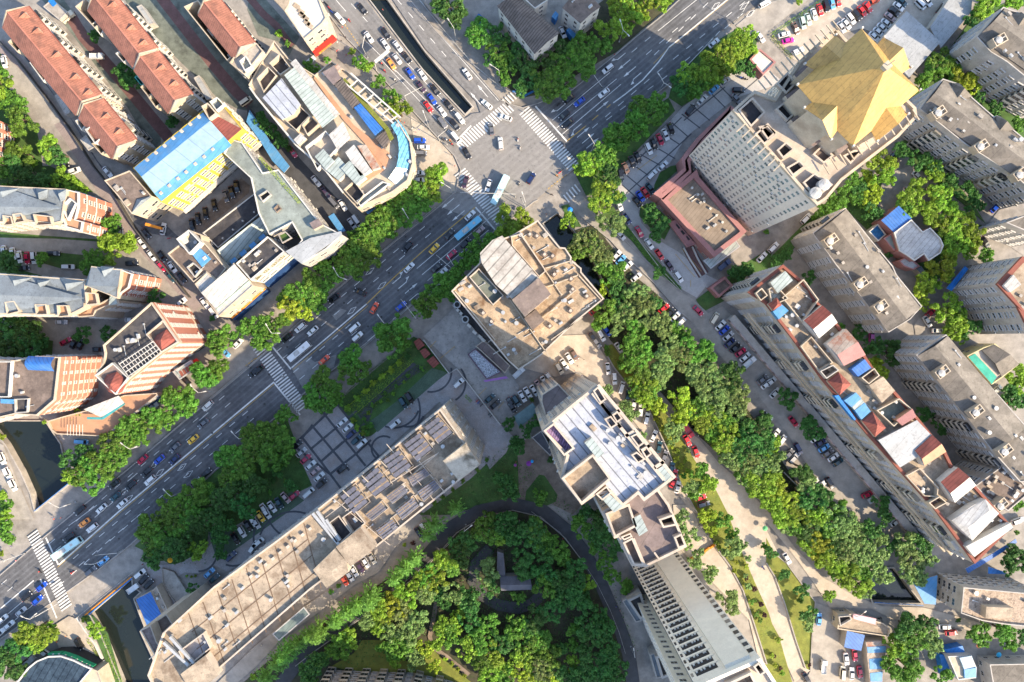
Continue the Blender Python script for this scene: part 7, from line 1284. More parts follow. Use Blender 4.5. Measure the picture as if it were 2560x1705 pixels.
# ---------------------------------------------------------------- vehicles
def loft(m, st, mi=0):
    """st: (x, half width, z bottom, z shoulder, z top, inner share)"""
    rings = []
    for x, w, zb, zs, zt, q in st:
        k = len(m.v); m.v += [Vector(p) for p in ((x, -w, zb), (x, -w, zs), (x, -w * q, zt), (x, w * q, zt), (x, w, zs), (x, w, zb))]; rings.append(k)
    for a, c in zip(rings, rings[1:]):
        for k in range(6):
            j = (k + 1) % 6; m.f.append((a + k, c + k, c + j, a + j)); m.i.append(mi)
    m.f.append(tuple(rings[0] + k for k in range(6))); m.i.append(mi); m.f.append(tuple(rings[-1] + k for k in reversed(range(6)))); m.i.append(mi)
TYRE = M('tyre', (.02, .02, .02)); LAMPW = paint('lamp_white', (.8, .8, .78)); LAMPR = paint('lamp_red', (.45, .01, .01))
def car_meshes(kind):
    m = MB()
    if kind == 's': L, w, zr, cb, ct = 2.3, .9, 1.45, (-1.85, 1.15), (-1.15, .4)
    elif kind == 'v': L, w, zr, cb, ct = 2.3, .94, 1.72, (-2.2, 1.2), (-1.95, .55)
    else: L, w, zr, cb, ct = 2.35, .93, 1.95, (-2.3, 1.75), (-2.2, 1.25)
    hood = .95 if kind == 's' else 1.05
    loft(m, [(-L, w * .78, .35, .62, .75, .85), (-L + .16, w * .94, .28, .75, hood - .03, .85), (-L + .7, w, .25, .8, hood, .88), (cb[1], w, .25, .8, hood, .88), (L - .55, w * .97, .25, .72, hood - .1, .86), (L - .14, w * .88, .28, .62, hood - .22, .84), (L, w * .7, .35, .55, hood - .32, .82)])
    hb, ht = w * .87, w * .7; z0 = hood - .02
    base = [(cb[0], -hb, z0), (cb[1], -hb, z0), (cb[1], hb, z0), (cb[0], hb, z0)]; top = [(ct[0], -ht, zr), (ct[1], -ht, zr), (ct[1], ht, zr), (ct[0], ht, zr)]
    Bv, Tv = [Vector(p) for p in base], [Vector(p) for p in top]
    for k in range(4): j = (k + 1) % 4; m.face([Bv[k], Bv[j], Tv[j], Tv[k]])
    m.face(Tv)
    for x in (-L + .85, L - .85):
        for y in (-w + .1, w - .1): m.tube((x, y - .1, .32), (x, y + .1, .32), .32, 10, 1)
    out = {'body': mesh('car_body', m.v, m.f, [None, TYRE], m.i)}
    def pane(i, j, name):
        q = [Bv[i], Bv[j], Tv[j], Tv[i]]; c = sum(q, Vector()) / 4; nrm = (q[1] - q[0]).cross(q[2] - q[0]).normalized(); nrm = nrm if nrm.dot(c - Vector((0, 0, 1))) > 0 else -nrm
        q = [c + (p - c) * (.9 if abs(p.z - z0) < .1 else .93) + nrm * .012 for p in q]; out[name] = mesh(name, q, [(0, 1, 2, 3)] if (q[1] - q[0]).cross(q[2] - q[0]).dot(nrm) > 0 else [(3, 2, 1, 0)], [GLASSB])
    pane(1, 2, 'windscreen'); pane(3, 0, 'rear_window'); pane(0, 1, 'side_window'); pane(2, 3, 'side_window.001')
    for nm, x, mat in (('headlight', L - .13, LAMPW), ('tail_light', -L + .12, LAMPR)):
        for s in (-1, 1):
            g = MB(); g.box((x, s * w * .66), .2, .36, hood - .3, hood - .1); out[nm + ('' if s < 0 else '.001')] = mesh(nm, g.v, g.f, [mat])
    return out
CARM = {k: car_meshes(k) for k in 'svm'}
PAINT = {'w': ((.6, .6, .59), 'white'), 'k': ((.012, .012, .014), 'black'), 's': ((.42, .42, .43), 'silver'), 'g': ((.12, .12, .13), 'dark grey'), 'r': ((.5, .02, .02), 'red'), 'b': ((.01, .06, .4), 'blue'), 'n': ((.01, .02, .08), 'navy blue'), 't': ((.012, .05, .065), 'dark teal'), 'y': ((.72, .42, .03), 'yellow'), 'o': ((.75, .27, .05), 'orange'), 'p': ((.05, .025, .045), 'dark purple'), 'c': ((.42, .012, .05), 'crimson'), 'e': ((.62, .55, .42), 'cream'), 'B': ((.14, .085, .06), 'brown'), 'G': ((.42, .52, .46), 'pale green'), 'L': ((.1, .32, .6), 'light blue'), 'M': ((.5, .02, .28), 'magenta'), 'R': ((.7, .09, .03), 'orange red'), 'q': ((.42, .62, .64), 'pale turquoise'), 'z': ((.13, .4, .55), 'sky blue'), 'P': ((.4, .28, .27), 'pinkish grey')}
CPM = {k: paint('paint_' + v[1].replace(' ', '_'), v[0], .28) for k, v in PAINT.items()}
TYPE = {'s': ('saloon car', 'car'), 'v': ('suv', 'car'), 'm': ('minivan', 'van'), 'u': ('small truck', 'truck'), 'b': ('bus', 'bus')}
def truck_meshes():
    m = MB(); m.box((1.6, 0), 1.5, 1.8, .45, 2.0); m.box((-.1, 0), 4.9, .9, .5, .7, 0, 1)
    for x in (1.6, -1.6):
        for y in (-.8, .8): m.tube((x, y - .12, .38), (x, y + .12, .38), .38, 10, 1)
    o = {'body': mesh('cab', m.v, m.f, [None, TYRE], m.i)}
    c = MB(); c.box((-.95, 0), 3.4, 1.9, .72, 1.0); c.ring([(-2.65, -.95), (.75, -.95), (.75, .95), (-2.65, .95)], .06, 1.0, 1.5); o['cargo_bed'] = mesh('cargo_bed', c.v, c.f, [None])
    g = MB(); g.face([(2.37, -.75, 1.3), (2.37, .75, 1.3), (2.1, .7, 2.01), (2.1, -.7, 2.01)]); g.v = [v + Vector((.02, 0, .02)) for v in g.v]; o['windscreen'] = mesh('windscreen', g.v, g.f, [GLASSB]); return o
CARM['u'] = truck_meshes()
def bus_meshes(L=11.6):
    m = MB(); loft(m, [(-L / 2, 1.15, .4, 2.8, 3.0, .92), (-L / 2 + .15, 1.25, .35, 2.85, 3.1, .92), (L / 2 - .25, 1.25, .35, 2.85, 3.1, .92), (L / 2, 1.12, .4, 2.6, 2.95, .9)])
    for x in (-L / 2 + 2.6, L / 2 - 2.4):
        for y in (-1.1, 1.1): m.tube((x, y - .13, .48), (x, y + .13, .48), .48, 12, 1)
    o = {'body': mesh('bus_body', m.v, m.f, [None, TYRE], m.i)}
    for nm, x, ln in (('roof_unit', -1.2, 2.6), ('roof_hatch', 2.8, .9)):
        g = MB(); g.box((x, 0), ln, 1.5 if ln > 1 else .8, 3.08, 3.3 if ln > 1 else 3.18); o[nm] = mesh(nm, g.v, g.f, [WTIN])
    for s, nm in ((-1, 'side_window'), (1, 'side_window.001')):
        g = MB(); g.face([(-L / 2 + .5, s * 1.262, 1.5), (L / 2 - .6, s * 1.262, 1.5), (L / 2 - .6, s * 1.262, 2.6), (-L / 2 + .5, s * 1.262, 2.6)][::s]); o[nm] = mesh('side_window', g.v, g.f, [GLASSB])
    g = MB(); g.face([(L / 2 + .01, -1.0, 1.3), (L / 2 + .01, 1.0, 1.3), (L / 2 + .01, .95, 2.55), (L / 2 + .01, -.95, 2.55)]); o['windscreen'] = mesh('windscreen', g.v, g.f, [GLASSB]); return o
CARM['b'] = bus_meshes()
CARS = []
def C(zone, tile, data, group=None):
    for q in data.split(','):
        a = q.split(); px = int(tile[1]) * 640 + float(a[0]) / K; py = int(tile[0]) * 426 + float(a[1]) / K; kd = a[4] if len(a) > 4 else 's'; CARS.append((zone, px, py, float(a[2]), a[3], kd))
Q = 'in the queue on the north road'
C(Q, '01', '980 85 -50 k,775 175 -50 w v,1040 345 -55 w,1195 310 -55 k,1190 410 -55 w,1305 430 -52 w,1390 535 -52 k,1298 545 -52 s,1245 590 -55 o,1420 680 -55 b,1530 690 -55 w,1520 800 -52 p,1650 830 -52 k,1620 915 -55 b,1585 985 -55 r,1775 970 -52 k,1710 1025 -52 w,1875 1090 -52 w v,1715 1130 -52 g v,1830 1150 -52 k v,1840 1270 -52 w m')
C('on the far carriageway of the north road', '01', '1945 685 125 w'); C('at the crossing end of the north road', '01', '2125 965 140 w')
C('on the zebra crossing', '01', '2300 1085 160 w,2165 1190 100 g,1940 1410 -60 k'); C('in the middle of the crossing', '01', '2250 1325 95 w v'); C('in the middle of the crossing', '11', '2140 140 252 w,1925 110 252 p'); C('in the middle of the crossing', '12', '175 75 58 n v')
C('parked by the curved glass canopy', '01', '1507 1295 0 b v,1540 1357 0 w,1515 1413 0 g m'); C('parked by the curved glass canopy', '11', '1495 25 0 w,1500 90 0 w,1165 345 20 w')
C('in the yard below the red street sign', '01', '500 565 40 w'); C('in the back lane by the cluttered roof block', '01', '340 1400 -55 c'); C('in the back lane by the cluttered roof block', '11', '555 100 -52 w,645 205 -52 p,720 300 -50 g m,800 320 -58 w,885 490 -55 s,930 465 -55 w m')
W_ = 'on the wide road above the crossing'
C(W_, '02', '880 635 218 w v,620 940 218 b,845 858 218 w,520 915 218 k,480 1062 222 k v,510 1140 222 k,1855 400 40 w,2320 40 30 w m'); C('parked between the old houses', '02', '465 300 -68 w'); C('on the drive beside the guard house', '02', '2280 345 -52 w')
F_ = 'parked on the golden tower forecourt'
C(F_, '02', '2080 830 0 k v,2060 910 -48 g,1955 750 38 s,1855 825 42 L,1750 920 45 w,1640 1015 48 k v,1460 1185 -68 k,1410 1240 -65 w,1360 1285 -65 c,1305 1325 -68 k,1255 1370 -65 w v,1155 1450 -65 k,1105 1490 -65 k,1045 1550 -65 B,1385 1530 45 w'); C(F_, '12', '1285 45 45 w v,1000 50 -80 k v,1270 165 -52 t,1225 205 -55 r,1180 240 -55 b,1150 290 -50 k,985 320 -65 w,1055 445 -55 n')
C('parked along the strip between lane and mauve annex', '12', '1170 565 -60 c,1260 675 -55 w,1355 775 -55 r,1445 875 -55 p,1530 980 -55 w v')
G_ = 'in the hedge row of the golden tower car park'
C(G_, '03', '475 95 -72 r,530 60 -75 k v,585 35 -75 L,640 10 -75 r,420 135 -72 w,365 180 -72 G,315 215 -75 G v,250 265 -65 B,145 322 15 w,180 378 12 M,270 475 25 w v'); C('in the middle row of the golden tower car park', '03', '670 255 -55 s,715 225 -50 w,757 178 -52 w v,810 145 -50 k v,860 105 -52 r,912 70 -50 r,970 15 25 R'); C('beside the grey sheds in the golden tower car park', '03', '970 340 -42 w,1010 300 -40 w,1045 260 -40 w,1085 220 -38 w,1118 160 -38 P,1155 110 -38 k,1195 65 -38 w,1225 20 -40 t,1395 45 -45 w m,1460 15 -50 w,1585 85 55 k')
C('in the lane below the golden tower', '03', '1165 1455 -45 k'); C('parked at the foot of the golden tower', '13', '345 445 45 w v,45 710 45 w v'); C('parked at the foot of the golden tower', '12', '2295 800 45 w,1950 870 40 n u')
C('in the lane above the white club house', '13', '1370 55 -45 w,1300 170 10 w v'); C('in the lane by the upper right blocks', '13', '2085 345 45 b,1990 660 -55 k'); C('below the brownish grey block', '13', '1460 1390 -58 w,1560 1475 0 w,950 1520 85 M,1490 1310 45 c')
L_ = 'on the side street past the slate roofed flats'
C(L_, '10', '1350 580 -52 k,1310 665 -55 w,1400 780 -55 w,1115 580 -85 w,1220 855 5 k v,1495 790 -52 k,1490 880 -50 c,1590 890 -55 w,1580 980 -52 t,1675 985 -52 k,1885 1220 -55 w,1970 1310 -55 w v,1670 1215 40 w,1505 540 80 w'); C('on the path above the slate roofed flats', '10', '690 5 20 w v,995 15 -50 w'); C('on the path above the slate roofed flats', '00', '585 1525 10 k')
C('parked between the two slate roofed rows', '10', '635 888 0 w v,500 765 0 k v,45 745 -80 w,125 765 -80 w,185 795 -80 w,255 805 -85 c,320 805 -85 w v,220 900 5 k'); C('parked below the slate roofed flats', '10', '255 1445 0 n,570 1395 0 s,1210 1375 0 w'); C('parked below the slate roofed flats', '20', '610 5 30 c,685 20 60 k,750 30 60 k,910 80 0 k')
C('in the yard of the yellow block', '10', '1770 500 -82 k,1825 445 -82 k,1895 395 -82 k,1975 320 -78 k,2080 240 -75 g,2135 200 -75 k,2180 150 -78 k'); C('on the left garden path', '00', '45 570 -80 w'); C('in the lane between red roofed rows', '00', '905 525 0 w u,640 160 35 e u,2265 935 35 e m')
A_ = 'on the avenue between the crossing and the zebra'
C(A_, '11', '1395 710 228 k v,1780 590 50 k,1640 720 48 y,1410 895 45 w,1930 670 48 k v,1800 775 45 c,1660 895 45 k,1715 940 42 w,1335 1250 40 b,1090 1265 60 R,960 1120 155 k,720 1180 215 k,410 1445 222 w v,525 1475 222 w,910 1445 42 w m,935 1530 42 w v,285 1540 222 k,1970 415 45 w,2055 560 45 P'); C(A_, '21', '25 270 222 k,630 175 42 R,800 125 40 k')
B_ = 'on the avenue between the zebra and the bridge'
C(B_, '20', '1915 595 222 w v,1875 760 222 g,1780 905 220 y,1615 980 225 g,1315 1090 222 c,1470 1090 222 b,1610 1090 225 n,1355 1205 222 k,1385 1280 222 w v,1210 1330 222 k,1070 1430 222 t,1130 1495 222 w,1055 1315 220 k,1900 1215 42 k,1805 1300 42 g,940 1540 222 w,740 1555 220 k'); C(B_, '30', '780 105 218 o,855 150 218 w v,640 240 218 k,845 545 40 g v,955 455 40 L')
C('on the avenue left of the lower zebra', '30', '390 690 40 b,350 815 42 b,250 780 40 k,200 920 40 s,30 990 40 w,90 1045 40 w,0 1120 42 w'); C('on the avenue near the zebra crossing', '20', '2340 290 222 k')
C('parked on the bank left of the pond', '20', '25 1080 -68 w v,75 1215 -65 w v,125 1325 -65 w v'); C('parked under the terrace restaurant', '20', '760 925 -5 L m,1405 605 30 w,1715 365 -50 k'); C('on the pavement by the brick hotel', '20', '2075 105 -45 L,2190 25 45 w')
P_ = 'parked in the right column of the tiled plaza'
C(P_, '21', '795 750 42 w,845 800 42 w,880 855 42 n v,925 910 42 t v,975 945 42 w v'); C('parked in the left column of the tiled plaza', '21', '380 955 42 k v,420 1025 42 s,460 1085 42 c,505 1145 42 w,545 1200 42 P,585 1250 42 w,605 1310 42 k v'); C('driving across the tiled plaza', '21', '795 1175 42 k,490 1395 42 w m,1280 765 38 w v'); C('parked on the grass blocks by the dark bed', '21', '1355 570 -58 t v,1415 525 -58 k v'); C('at the boundary wall above the slab', '21', '1865 390 42 w v,2150 530 42 t,2200 585 42 k,2345 570 -55 k')
R_ = 'parked on grass blocks by the shaded garden'
C(R_, '21', '80 1545 -55 w,150 1525 -55 w,215 1490 -58 t,275 1440 -50 P,355 1420 40 c'); C(R_, '30', '2230 185 -60 w v,2170 250 -60 k,2285 130 -60 k,2330 85 -60 w'); C(R_, '31', '45 45 -55 y,5 105 -60 s,100 15 -55 w'); C('on the concourse by the ramp', '30', '2340 320 55 w m,2130 410 45 n v,1930 565 42 L,1975 615 42 t'); C('on the concourse by the ramp', '31', '25 285 40 w m')
C('parked beside the blue roofed kiosk', '30', '1295 570 38 w v,1325 625 48 k,1370 670 45 k,1240 700 35 w u'); C('at the bottom left forecourt', '30', '735 1215 -60 k v,425 1300 -35 w v,285 1365 38 w u')
C('parked on the lower side of the long slab', '31', '1500 195 -55 k,1550 150 -55 w m,1010 465 -60 w,960 510 -60 p,905 545 -60 w,865 590 -60 w,815 630 -60 R,1070 430 -60 e')
D_ = 'in the row between beige block and silver roof'
C(D_, '22', '40 550 -57 t v,95 510 -60 w,145 475 -58 w,205 455 -55 w,250 410 -55 P,300 375 -60 w,345 340 -55 w v,435 255 -60 e v,480 215 -58 w,525 160 -58 w,570 125 -58 B,65 290 42 w u,0 610 -57 k')
E_ = 'in the row along the planted strip'
C(E_, '22', '880 255 -82 s,940 345 -85 w v,1005 430 72 w m,1065 505 80 t,1120 575 75 w,1180 640 85 w v,1235 715 75 w v,1300 875 65 w,1350 975 78 t,1400 1060 70 g,1465 1165 75 t,1490 1235 70 r,1480 1295 65 r,1520 1345 75 w')
C('at the lower end of the cream road bend', '22', '1730 1440 20 r,1760 1500 15 g v,1715 1395 20 w'); C('on the cream road beside the tree belt', '22', '1610 915 -62 r,1690 1020 -70 r,1620 830 -55 r u,1690 820 -52 k'); C('under the trees right of the beige block', '22', '985 65 -55 w,775 15 -50 g'); C('under the trees right of the beige block', '12', '870 1475 -50 b,820 1520 -60 w v,745 1540 -55 k,760 1290 35 r')
S_ = 'on the concrete lane by the tree belt'
C(S_, '12', '995 595 -48 s,1710 1290 -45 c'); C('parked under the tree belt', '12', '1395 1270 40 r,1450 1310 45 k,1500 1345 45 w,1545 1400 42 w m,960 785 50 w,1000 825 45 L,1060 880 40 w,1140 985 40 w')
V_ = 'at the upper end of the long block parking'
C(V_, '12', '1860 1360 58 e m,1915 1425 45 w,1950 1470 40 b,1985 1525 40 s'); C(V_, '22', '2000 20 40 n,2050 65 40 k,2100 105 35 c,2140 150 40 w,2180 195 42 w u,2300 355 40 g,2335 400 40 w'); X_ = 'parked along the foot of the long block'
C(X_, '22', '2290 690 45 k,2340 745 45 w'); C(X_, '23', '25 375 40 w,60 480 45 w,230 740 -52 c,435 895 35 w,475 935 32 n,510 985 32 L,540 1030 35 g,595 1070 35 w,640 1115 35 t,910 1410 25 c,970 1440 35 w u'); C('on the tree side of the long block parking', '23', '120 915 52 w m,275 990 -62 n v,185 1040 45 g v,230 1080 45 s v,65 855 50 w,0 745 60 w,565 1305 -58 k v,410 1300 35 w,475 1330 35 w'); C('under the end of the long block', '33', '1170 95 40 w')
C('behind the long grey block', '23', '2180 545 55 r,2095 450 40 w'); C('on the cream road beside the sunny lawn', '33', '170 430 -60 w'); K_ = 'in the car park by the striped shed'
C(K_, '33', '465 990 85 L,715 1355 -82 w,795 1320 -82 c,840 1475 -82 c,765 1490 88 w,680 1480 85 e m,505 1420 88 w u,350 1530 -60 k'); C('on the yard below the rubble roof', '33', '1620 1060 0 w,1680 1115 5 r'); C('by the bright blue awning', '33', '2290 85 20 w v')
def place(name, kind, px, py, ang, col, zl=0.0):
    p = W((px, py), .8); noun = PAINT[col][1] + ' ' + TYPE[kind][0]
    o = thing(name, noun, TYPE[kind][1], (p.x, p.y, ZM + .003 + zl), None, rad(ang))
    for nm, me in CARM[kind].items():
        c = link(nm.split('.')[0] if nm != 'body' else ('cab' if kind == 'u' else 'body'), me, o)
        if me.materials[0] is None: c.material_slots[0].link = 'OBJECT'; c.material_slots[0].material = CPM[col]
    return o, noun
its = []
for z, px, py, a, col, kd in CARS:
    if px < -15 or px > 2575 or py < -15 or py > 1720: continue
    o, noun = place({'s': 'car', 'v': 'car', 'm': 'van', 'u': 'truck'}[kd], kd, px, py, a, col); o['group'] = 'cars and vans of the district'
    its.append(dict(noun=noun, plural=noun + 's', zone=z, x=px, y=py, o=o))
label_all(its)
for tile, x, y, a, col, lb in (('11', 2245, 190, 64, 'q', 'pale blue bus turning over the zebra crossing at the crossing'), ('11', 1955, 540, 40, 'z', 'bright blue bus waiting on the avenue at the crossing stop line'), ('30', 640, 330, 35, 'q', 'pale turquoise bus on the avenue near the lower zebra'), ('21', 410, 98, 40, 'w', 'white coach waiting at the zebra crossing on the avenue')):
    o, _n = place('bus', 'b', int(tile[1]) * 640 + x / K, int(tile[0]) * 426 + y / K, a, col); o['label'] = lb; o['group'] = 'buses on the avenue'
    if lb.startswith('white'): o.scale = (.82, .95, .95)
# ---------------------------------------------------------------- lamps and masts
LAMPG = 'street lamps along the roads'
def lamp(s, a1, a2=None, h=9.5, reach=3.4, label=''):
    p = poly(s, 0)[0]; f = H / (H - h); p = Vector((p.x, p.y, 0)); t = thing('street_lamp', label, 'street lamp', p, LAMPG)
    m = MB(); m.tube(p, p + Vector((0, 0, h)), .13, 6, 0, .09); m.tube(p, p + Vector((0, 0, .5)), .28, 6); m.build('pole', METAL, t)
    for a, r in ((a1, reach), (a2, reach * .8)):
        if a is None: continue
        e = p + Vector((math.cos(rad(a)) * r, math.sin(rad(a)) * r, h + .7)); m = MB(); m.tube(p + Vector((0, 0, h - .1)), p.lerp(e, .5) + Vector((0, 0, h * .5 + .15)), .09, 5); m.v[-5:] ; m = MB(); mid = (p + Vector((0, 0, h)) + e) / 2 + Vector((0, 0, .25)); m.tube(p + Vector((0, 0, h - .1)), mid, .09, 5); m.tube(mid, e, .08, 5); arm = m.build('arm', WHITE, t)
        m = MB(); m.box(e.xy, 1.0, .36, e.z - .06, e.z + .12, rad(a)); m.build('lamp_head', WHITE, arm)
its = []
for z, s, a1, a2 in (('on the avenue pavement below the cluttered roofs', '11 1435 480', 120, None), ('on the avenue pavement by the white sign wall', '11 820 1000', 118, -20), ('on the avenue pavement near the zebra crossing', '11 225 1500', 118, 0), ('on the avenue side of the hedge garden', '11 1220 1410', 125, None), ('at the avenue side of the beige block', '11 1830 890', 120, None), ('on the pavement by the brick hotel', '20 1930 460', 130, 10), ('on the pavement below the terrace restaurant', '20 1325 960', 140, 20), ('on the pavement beside the pond', '20 700 1480', 145, 20), ('on the avenue above the tiled plaza', '20 2290 870', 130, None), ('in the grove beside the avenue', '20 1690 1380', 130, None), ('on the wide road pavement by the old houses', '02 985 385', 110, -50), ('on the forecourt side of the wide road', '02 1345 850', 125, -40), ('at the crossing end of the tower forecourt', '02 730 1390', 125, None), ('on the wide road near the guard house', '02 2045 220', 60, None), ('on the bridge over the dark water', '30 1010 410', 25, 175), ('at the left end of the bridge', '30 440 900', 40, 150), ('at the left edge of the avenue', '30 40 460', 30, 160), ('at the planted head of the dark canal', '12 120 340', 110, None), ('beside the north road by the trees', '01 1840 365', 125, None), ('on the north road pavement near the crossing', '01 2240 740', 150, None), ('beside the queue on the north road', '01 1030 535', 75, None), ('beside the curved glass canopy', '01 1600 1190', 110, None), ('at the park bend of the curved lane', '31 1930 120', 40, None), ('on the left pavement of the crossing', '11 1810 215', 150, None), ('in the middle of the cream road', '33 700 880', 40, None), ('beside the lower lane', '32 1090 1240', 100, None)):
    o = lamp(s, a1, a2, label='tall grey street lamp ' + z)
def mast(s, e, label, h=6.2, boxes=1):
    a, b = poly(s), poly(e, h); p = Vector((*a[0].xy, 0)); q = Vector((*b[0].xy, h)); t = thing('signal_mast', label, 'traffic signal', p, 'mast arms over the roads')
    m = MB(); m.tube(p, p + Vector((0, 0, h)), .16, 6, 0, .12); m.build('pole', METAL, t); m = MB(); m.tube(p + Vector((0, 0, h - .2)), q, .11, 6, 0, .07); arm = m.build('arm', WHITE, t)
    for k in range(boxes):
        c = (p + Vector((0, 0, h))).lerp(q, .95 - k * .3); m = MB(); m.box(c.xy, 1.3, .35, h - .6, h - .1, math.atan2((q - p).y, (q - p).x)); m.build('signal_head', DARK, arm)
for s, e, lb in (('11 1800 905', '11 1655 775', 'long mast arm over the avenue lanes beside the beige block'), ('11 1490 1365', '11 1330 1180', 'mast arm over the blue car on the avenue'), ('02 690 680', '02 830 800', 'mast arm over the wide road by the trees'), ('12 120 360', '12 85 255', 'mast arm at the corner by the canal head'), ('01 1390 935', '01 1525 800', 'mast arm over the queue on the north road'), ('01 1690 1300', '01 1755 1190', 'mast arm at the stop line of the north road'), ('30 1160 340', '30 870 405', 'mast arm with camera boxes at the bridge'), ('30 430 910', '30 600 810', 'mast arm beside the lower zebra'), ('30 30 450', '30 230 385', 'mast arm at the left edge over the avenue'), ('12 30 250', '11 1830 200', 'mast arm at the left pavement of the crossing')): mast(s, e, lb)
t = thing('sign_gantry', 'white blank road sign on a curved post above the queue of cars', 'road sign', poly('01 1110 650')[0]); q = poly('01 1160 520', 6)[0]; m = MB(); m.tube(poly('01 1110 650')[0], poly('01 1095 590', 6)[0], .14, 6); m.build('pole', WHITE, t); m = MB(); m.box(q.xy, 6.6, .3, 5.2, 7.4, rad(40)); m.build('sign_panel', WHITE, t)
for k, (s, col, lb) in enumerate((('32 2330 160', (.1, .36, .16), 'bright green round umbrella by the cream road'), ('22 155 1130', (.25, .05, .3), 'purple umbrella in the courtyard'), ('22 30 1145', (.3, .08, .28), 'small magenta umbrella at the courtyard edge'), ('22 185 1110', (.03, .35, .75), 'small blue umbrella in the courtyard'), ('30 1560 455', (.7, .35, .02), 'orange tricycle canopy by the round bed'), ('12 535 360', (.02, .2, .65), 'blue umbrella sheet beside the canal head'), ('33 1945 1240', (.7, .2, .1), 'orange parasol on the yard below the rubble roof'), ('33 2130 1325', (.05, .4, .65), 'turquoise parasol near the grey roofed house'))):
    p = poly(s, 2.4)[0]; t = thing('umbrella', lb, 'umbrella', (p.x, p.y, 0)); m = MB(); m.tube((p.x, p.y, 0), (p.x, p.y, 2.5), .04, 5); m.build('pole', METAL, t); m = MB(); m.tube((p.x, p.y, 2.1), (p.x, p.y, 2.6), 1.0 if k not in (2, 3) else .6, 8, 0, .06); m.build('canopy', M('umbrella_%d' % k, col, amt=.1), t)
for k, s in enumerate(('32 1785 345', '32 1835 315', '32 1640 435', '32 1745 380')):
    p = poly(s)[0]; tg = MB(); tg.box(p.xy, 2.2, .8, ZM, ZM + .9, rad(35)); tg.box(p.xy, 1.8, .5, ZM + .9, ZM + 1.0, rad(35)); tag(tg.build('barrier', ORANGES), ['third', 'rightmost', 'leftmost', 'second'][k] + ' of four orange plastic barriers on the paved walk', 'barrier', 'orange barriers')
# ---------------------------------------------------------------- people and scooters
SKIN = M('skin', (.45, .26, .18), amt=.05); HAIR = M('hair', (.02, .017, .015)); TROU = M('trousers', (.035, .04, .06))
SHIRT = {k: M('shirt_' + k, c, amt=.08) for k, c in (('red', (.5, .03, .03)), ('white', (.65, .65, .62)), ('blue', (.04, .1, .4)), ('black', (.02, .02, .02)), ('orange', (.65, .2, .03)), ('pink', (.55, .2, .25)))}
def body(sit=False):
    J = [((0, 0, .95), .15), ((0, 0, 1.15), .14), ((0, 0, 1.38), .17), ((0, 0, 1.5), .065), ((.02, 0, 1.63), .1), ((.02, 0, 1.72), .07)]
    E = [(0, 1), (1, 2), (2, 3), (3, 4), (4, 5)]
    for s in (-1, 1):
        k = len(J)
        if sit: J += [((.12, s * .1, .9), .085), ((.42, s * .12, .85), .07), ((.45, s * .12, .42), .05), ((.56, s * .12, .36), .04)]
        else: J += [((.02 * s, s * .1, .86), .085), ((.1 * s, s * .1, .48), .06), ((.18 * s - .04, s * .1, .08), .045), ((.18 * s + .1, s * .1, .04), .04)]
        E += [(0, k), (k, k + 1), (k + 1, k + 2), (k + 2, k + 3)]; k = len(J)
        if sit: J += [((.02, s * .2, 1.38), .055), ((.18, s * .26, 1.18), .045), ((.42, s * .24, 1.1), .035), ((.52, s * .22, 1.08), .03)]
        else: J += [((0, s * .2, 1.38), .055), ((-.1 * s, s * .24, 1.12), .042), ((-.12 * s + .08, s * .25, .9), .033), ((-.12 * s + .1, s * .25, .81), .03)]
        E += [(2, k), (k, k + 1), (k + 1, k + 2), (k + 2, k + 3)]
    me = bpy.data.meshes.new('person'); me.from_pydata([j[0] for j in J], E, []); ob = bpy.data.objects.new('person', me); COL.objects.link(ob)
    sk = ob.modifiers.new('s', 'SKIN'); bpy.context.view_layer.objects.active = ob
    for v, j in zip(me.skin_vertices[0].data, J): v.radius = (j[1], j[1])
    me.skin_vertices[0].data[0].use_root = True
    sub = ob.modifiers.new('d', 'SUBSURF'); sub.levels = 1; dg = bpy.context.evaluated_depsgraph_get(); out = bpy.data.meshes.new_from_object(ob.evaluated_get(dg)); bpy.data.objects.remove(ob)
    out.materials.clear()
    for m_ in (None, SKIN, HAIR, TROU): out.materials.append(m_)
    for f in out.polygons:
        c = f.center; f.use_smooth = True
        f.material_index = 2 if c.z > 1.66 or (c.z > 1.56 and c.x < -.0) else 1 if c.z > 1.46 or (abs(c.y) > .2 and c.z < 1.15) else 3 if c.z < .98 else 0
    return out
BODY = {False: body(False), True: body(True)}
def scooter_mesh():
    m = MB()
    for x in (-.6, .62): m.tube((x, -.05, .24), (x, .05, .24), .24, 12, 1)
    loft(m, [(-.75, .1, .35, .6, .68, .7), (-.4, .16, .3, .7, .78, .7), (.0, .15, .28, .66, .74, .7), (.1, .14, .26, .32, .36, .8), (.42, .14, .26, .34, .38, .8), (.5, .17, .3, .8, .9, .6), (.62, .12, .4, .92, 1.0, .6)])
    m.tube((.5, 0, .9), (.45, 0, 1.08), .03, 5, 1); m.tube((.42, -.3, 1.08), (.42, .3, 1.08), .025, 5, 1); return mesh('scooter', m.v, m.f, [None, TYRE], m.i)
SCM = scooter_mesh(); its = []
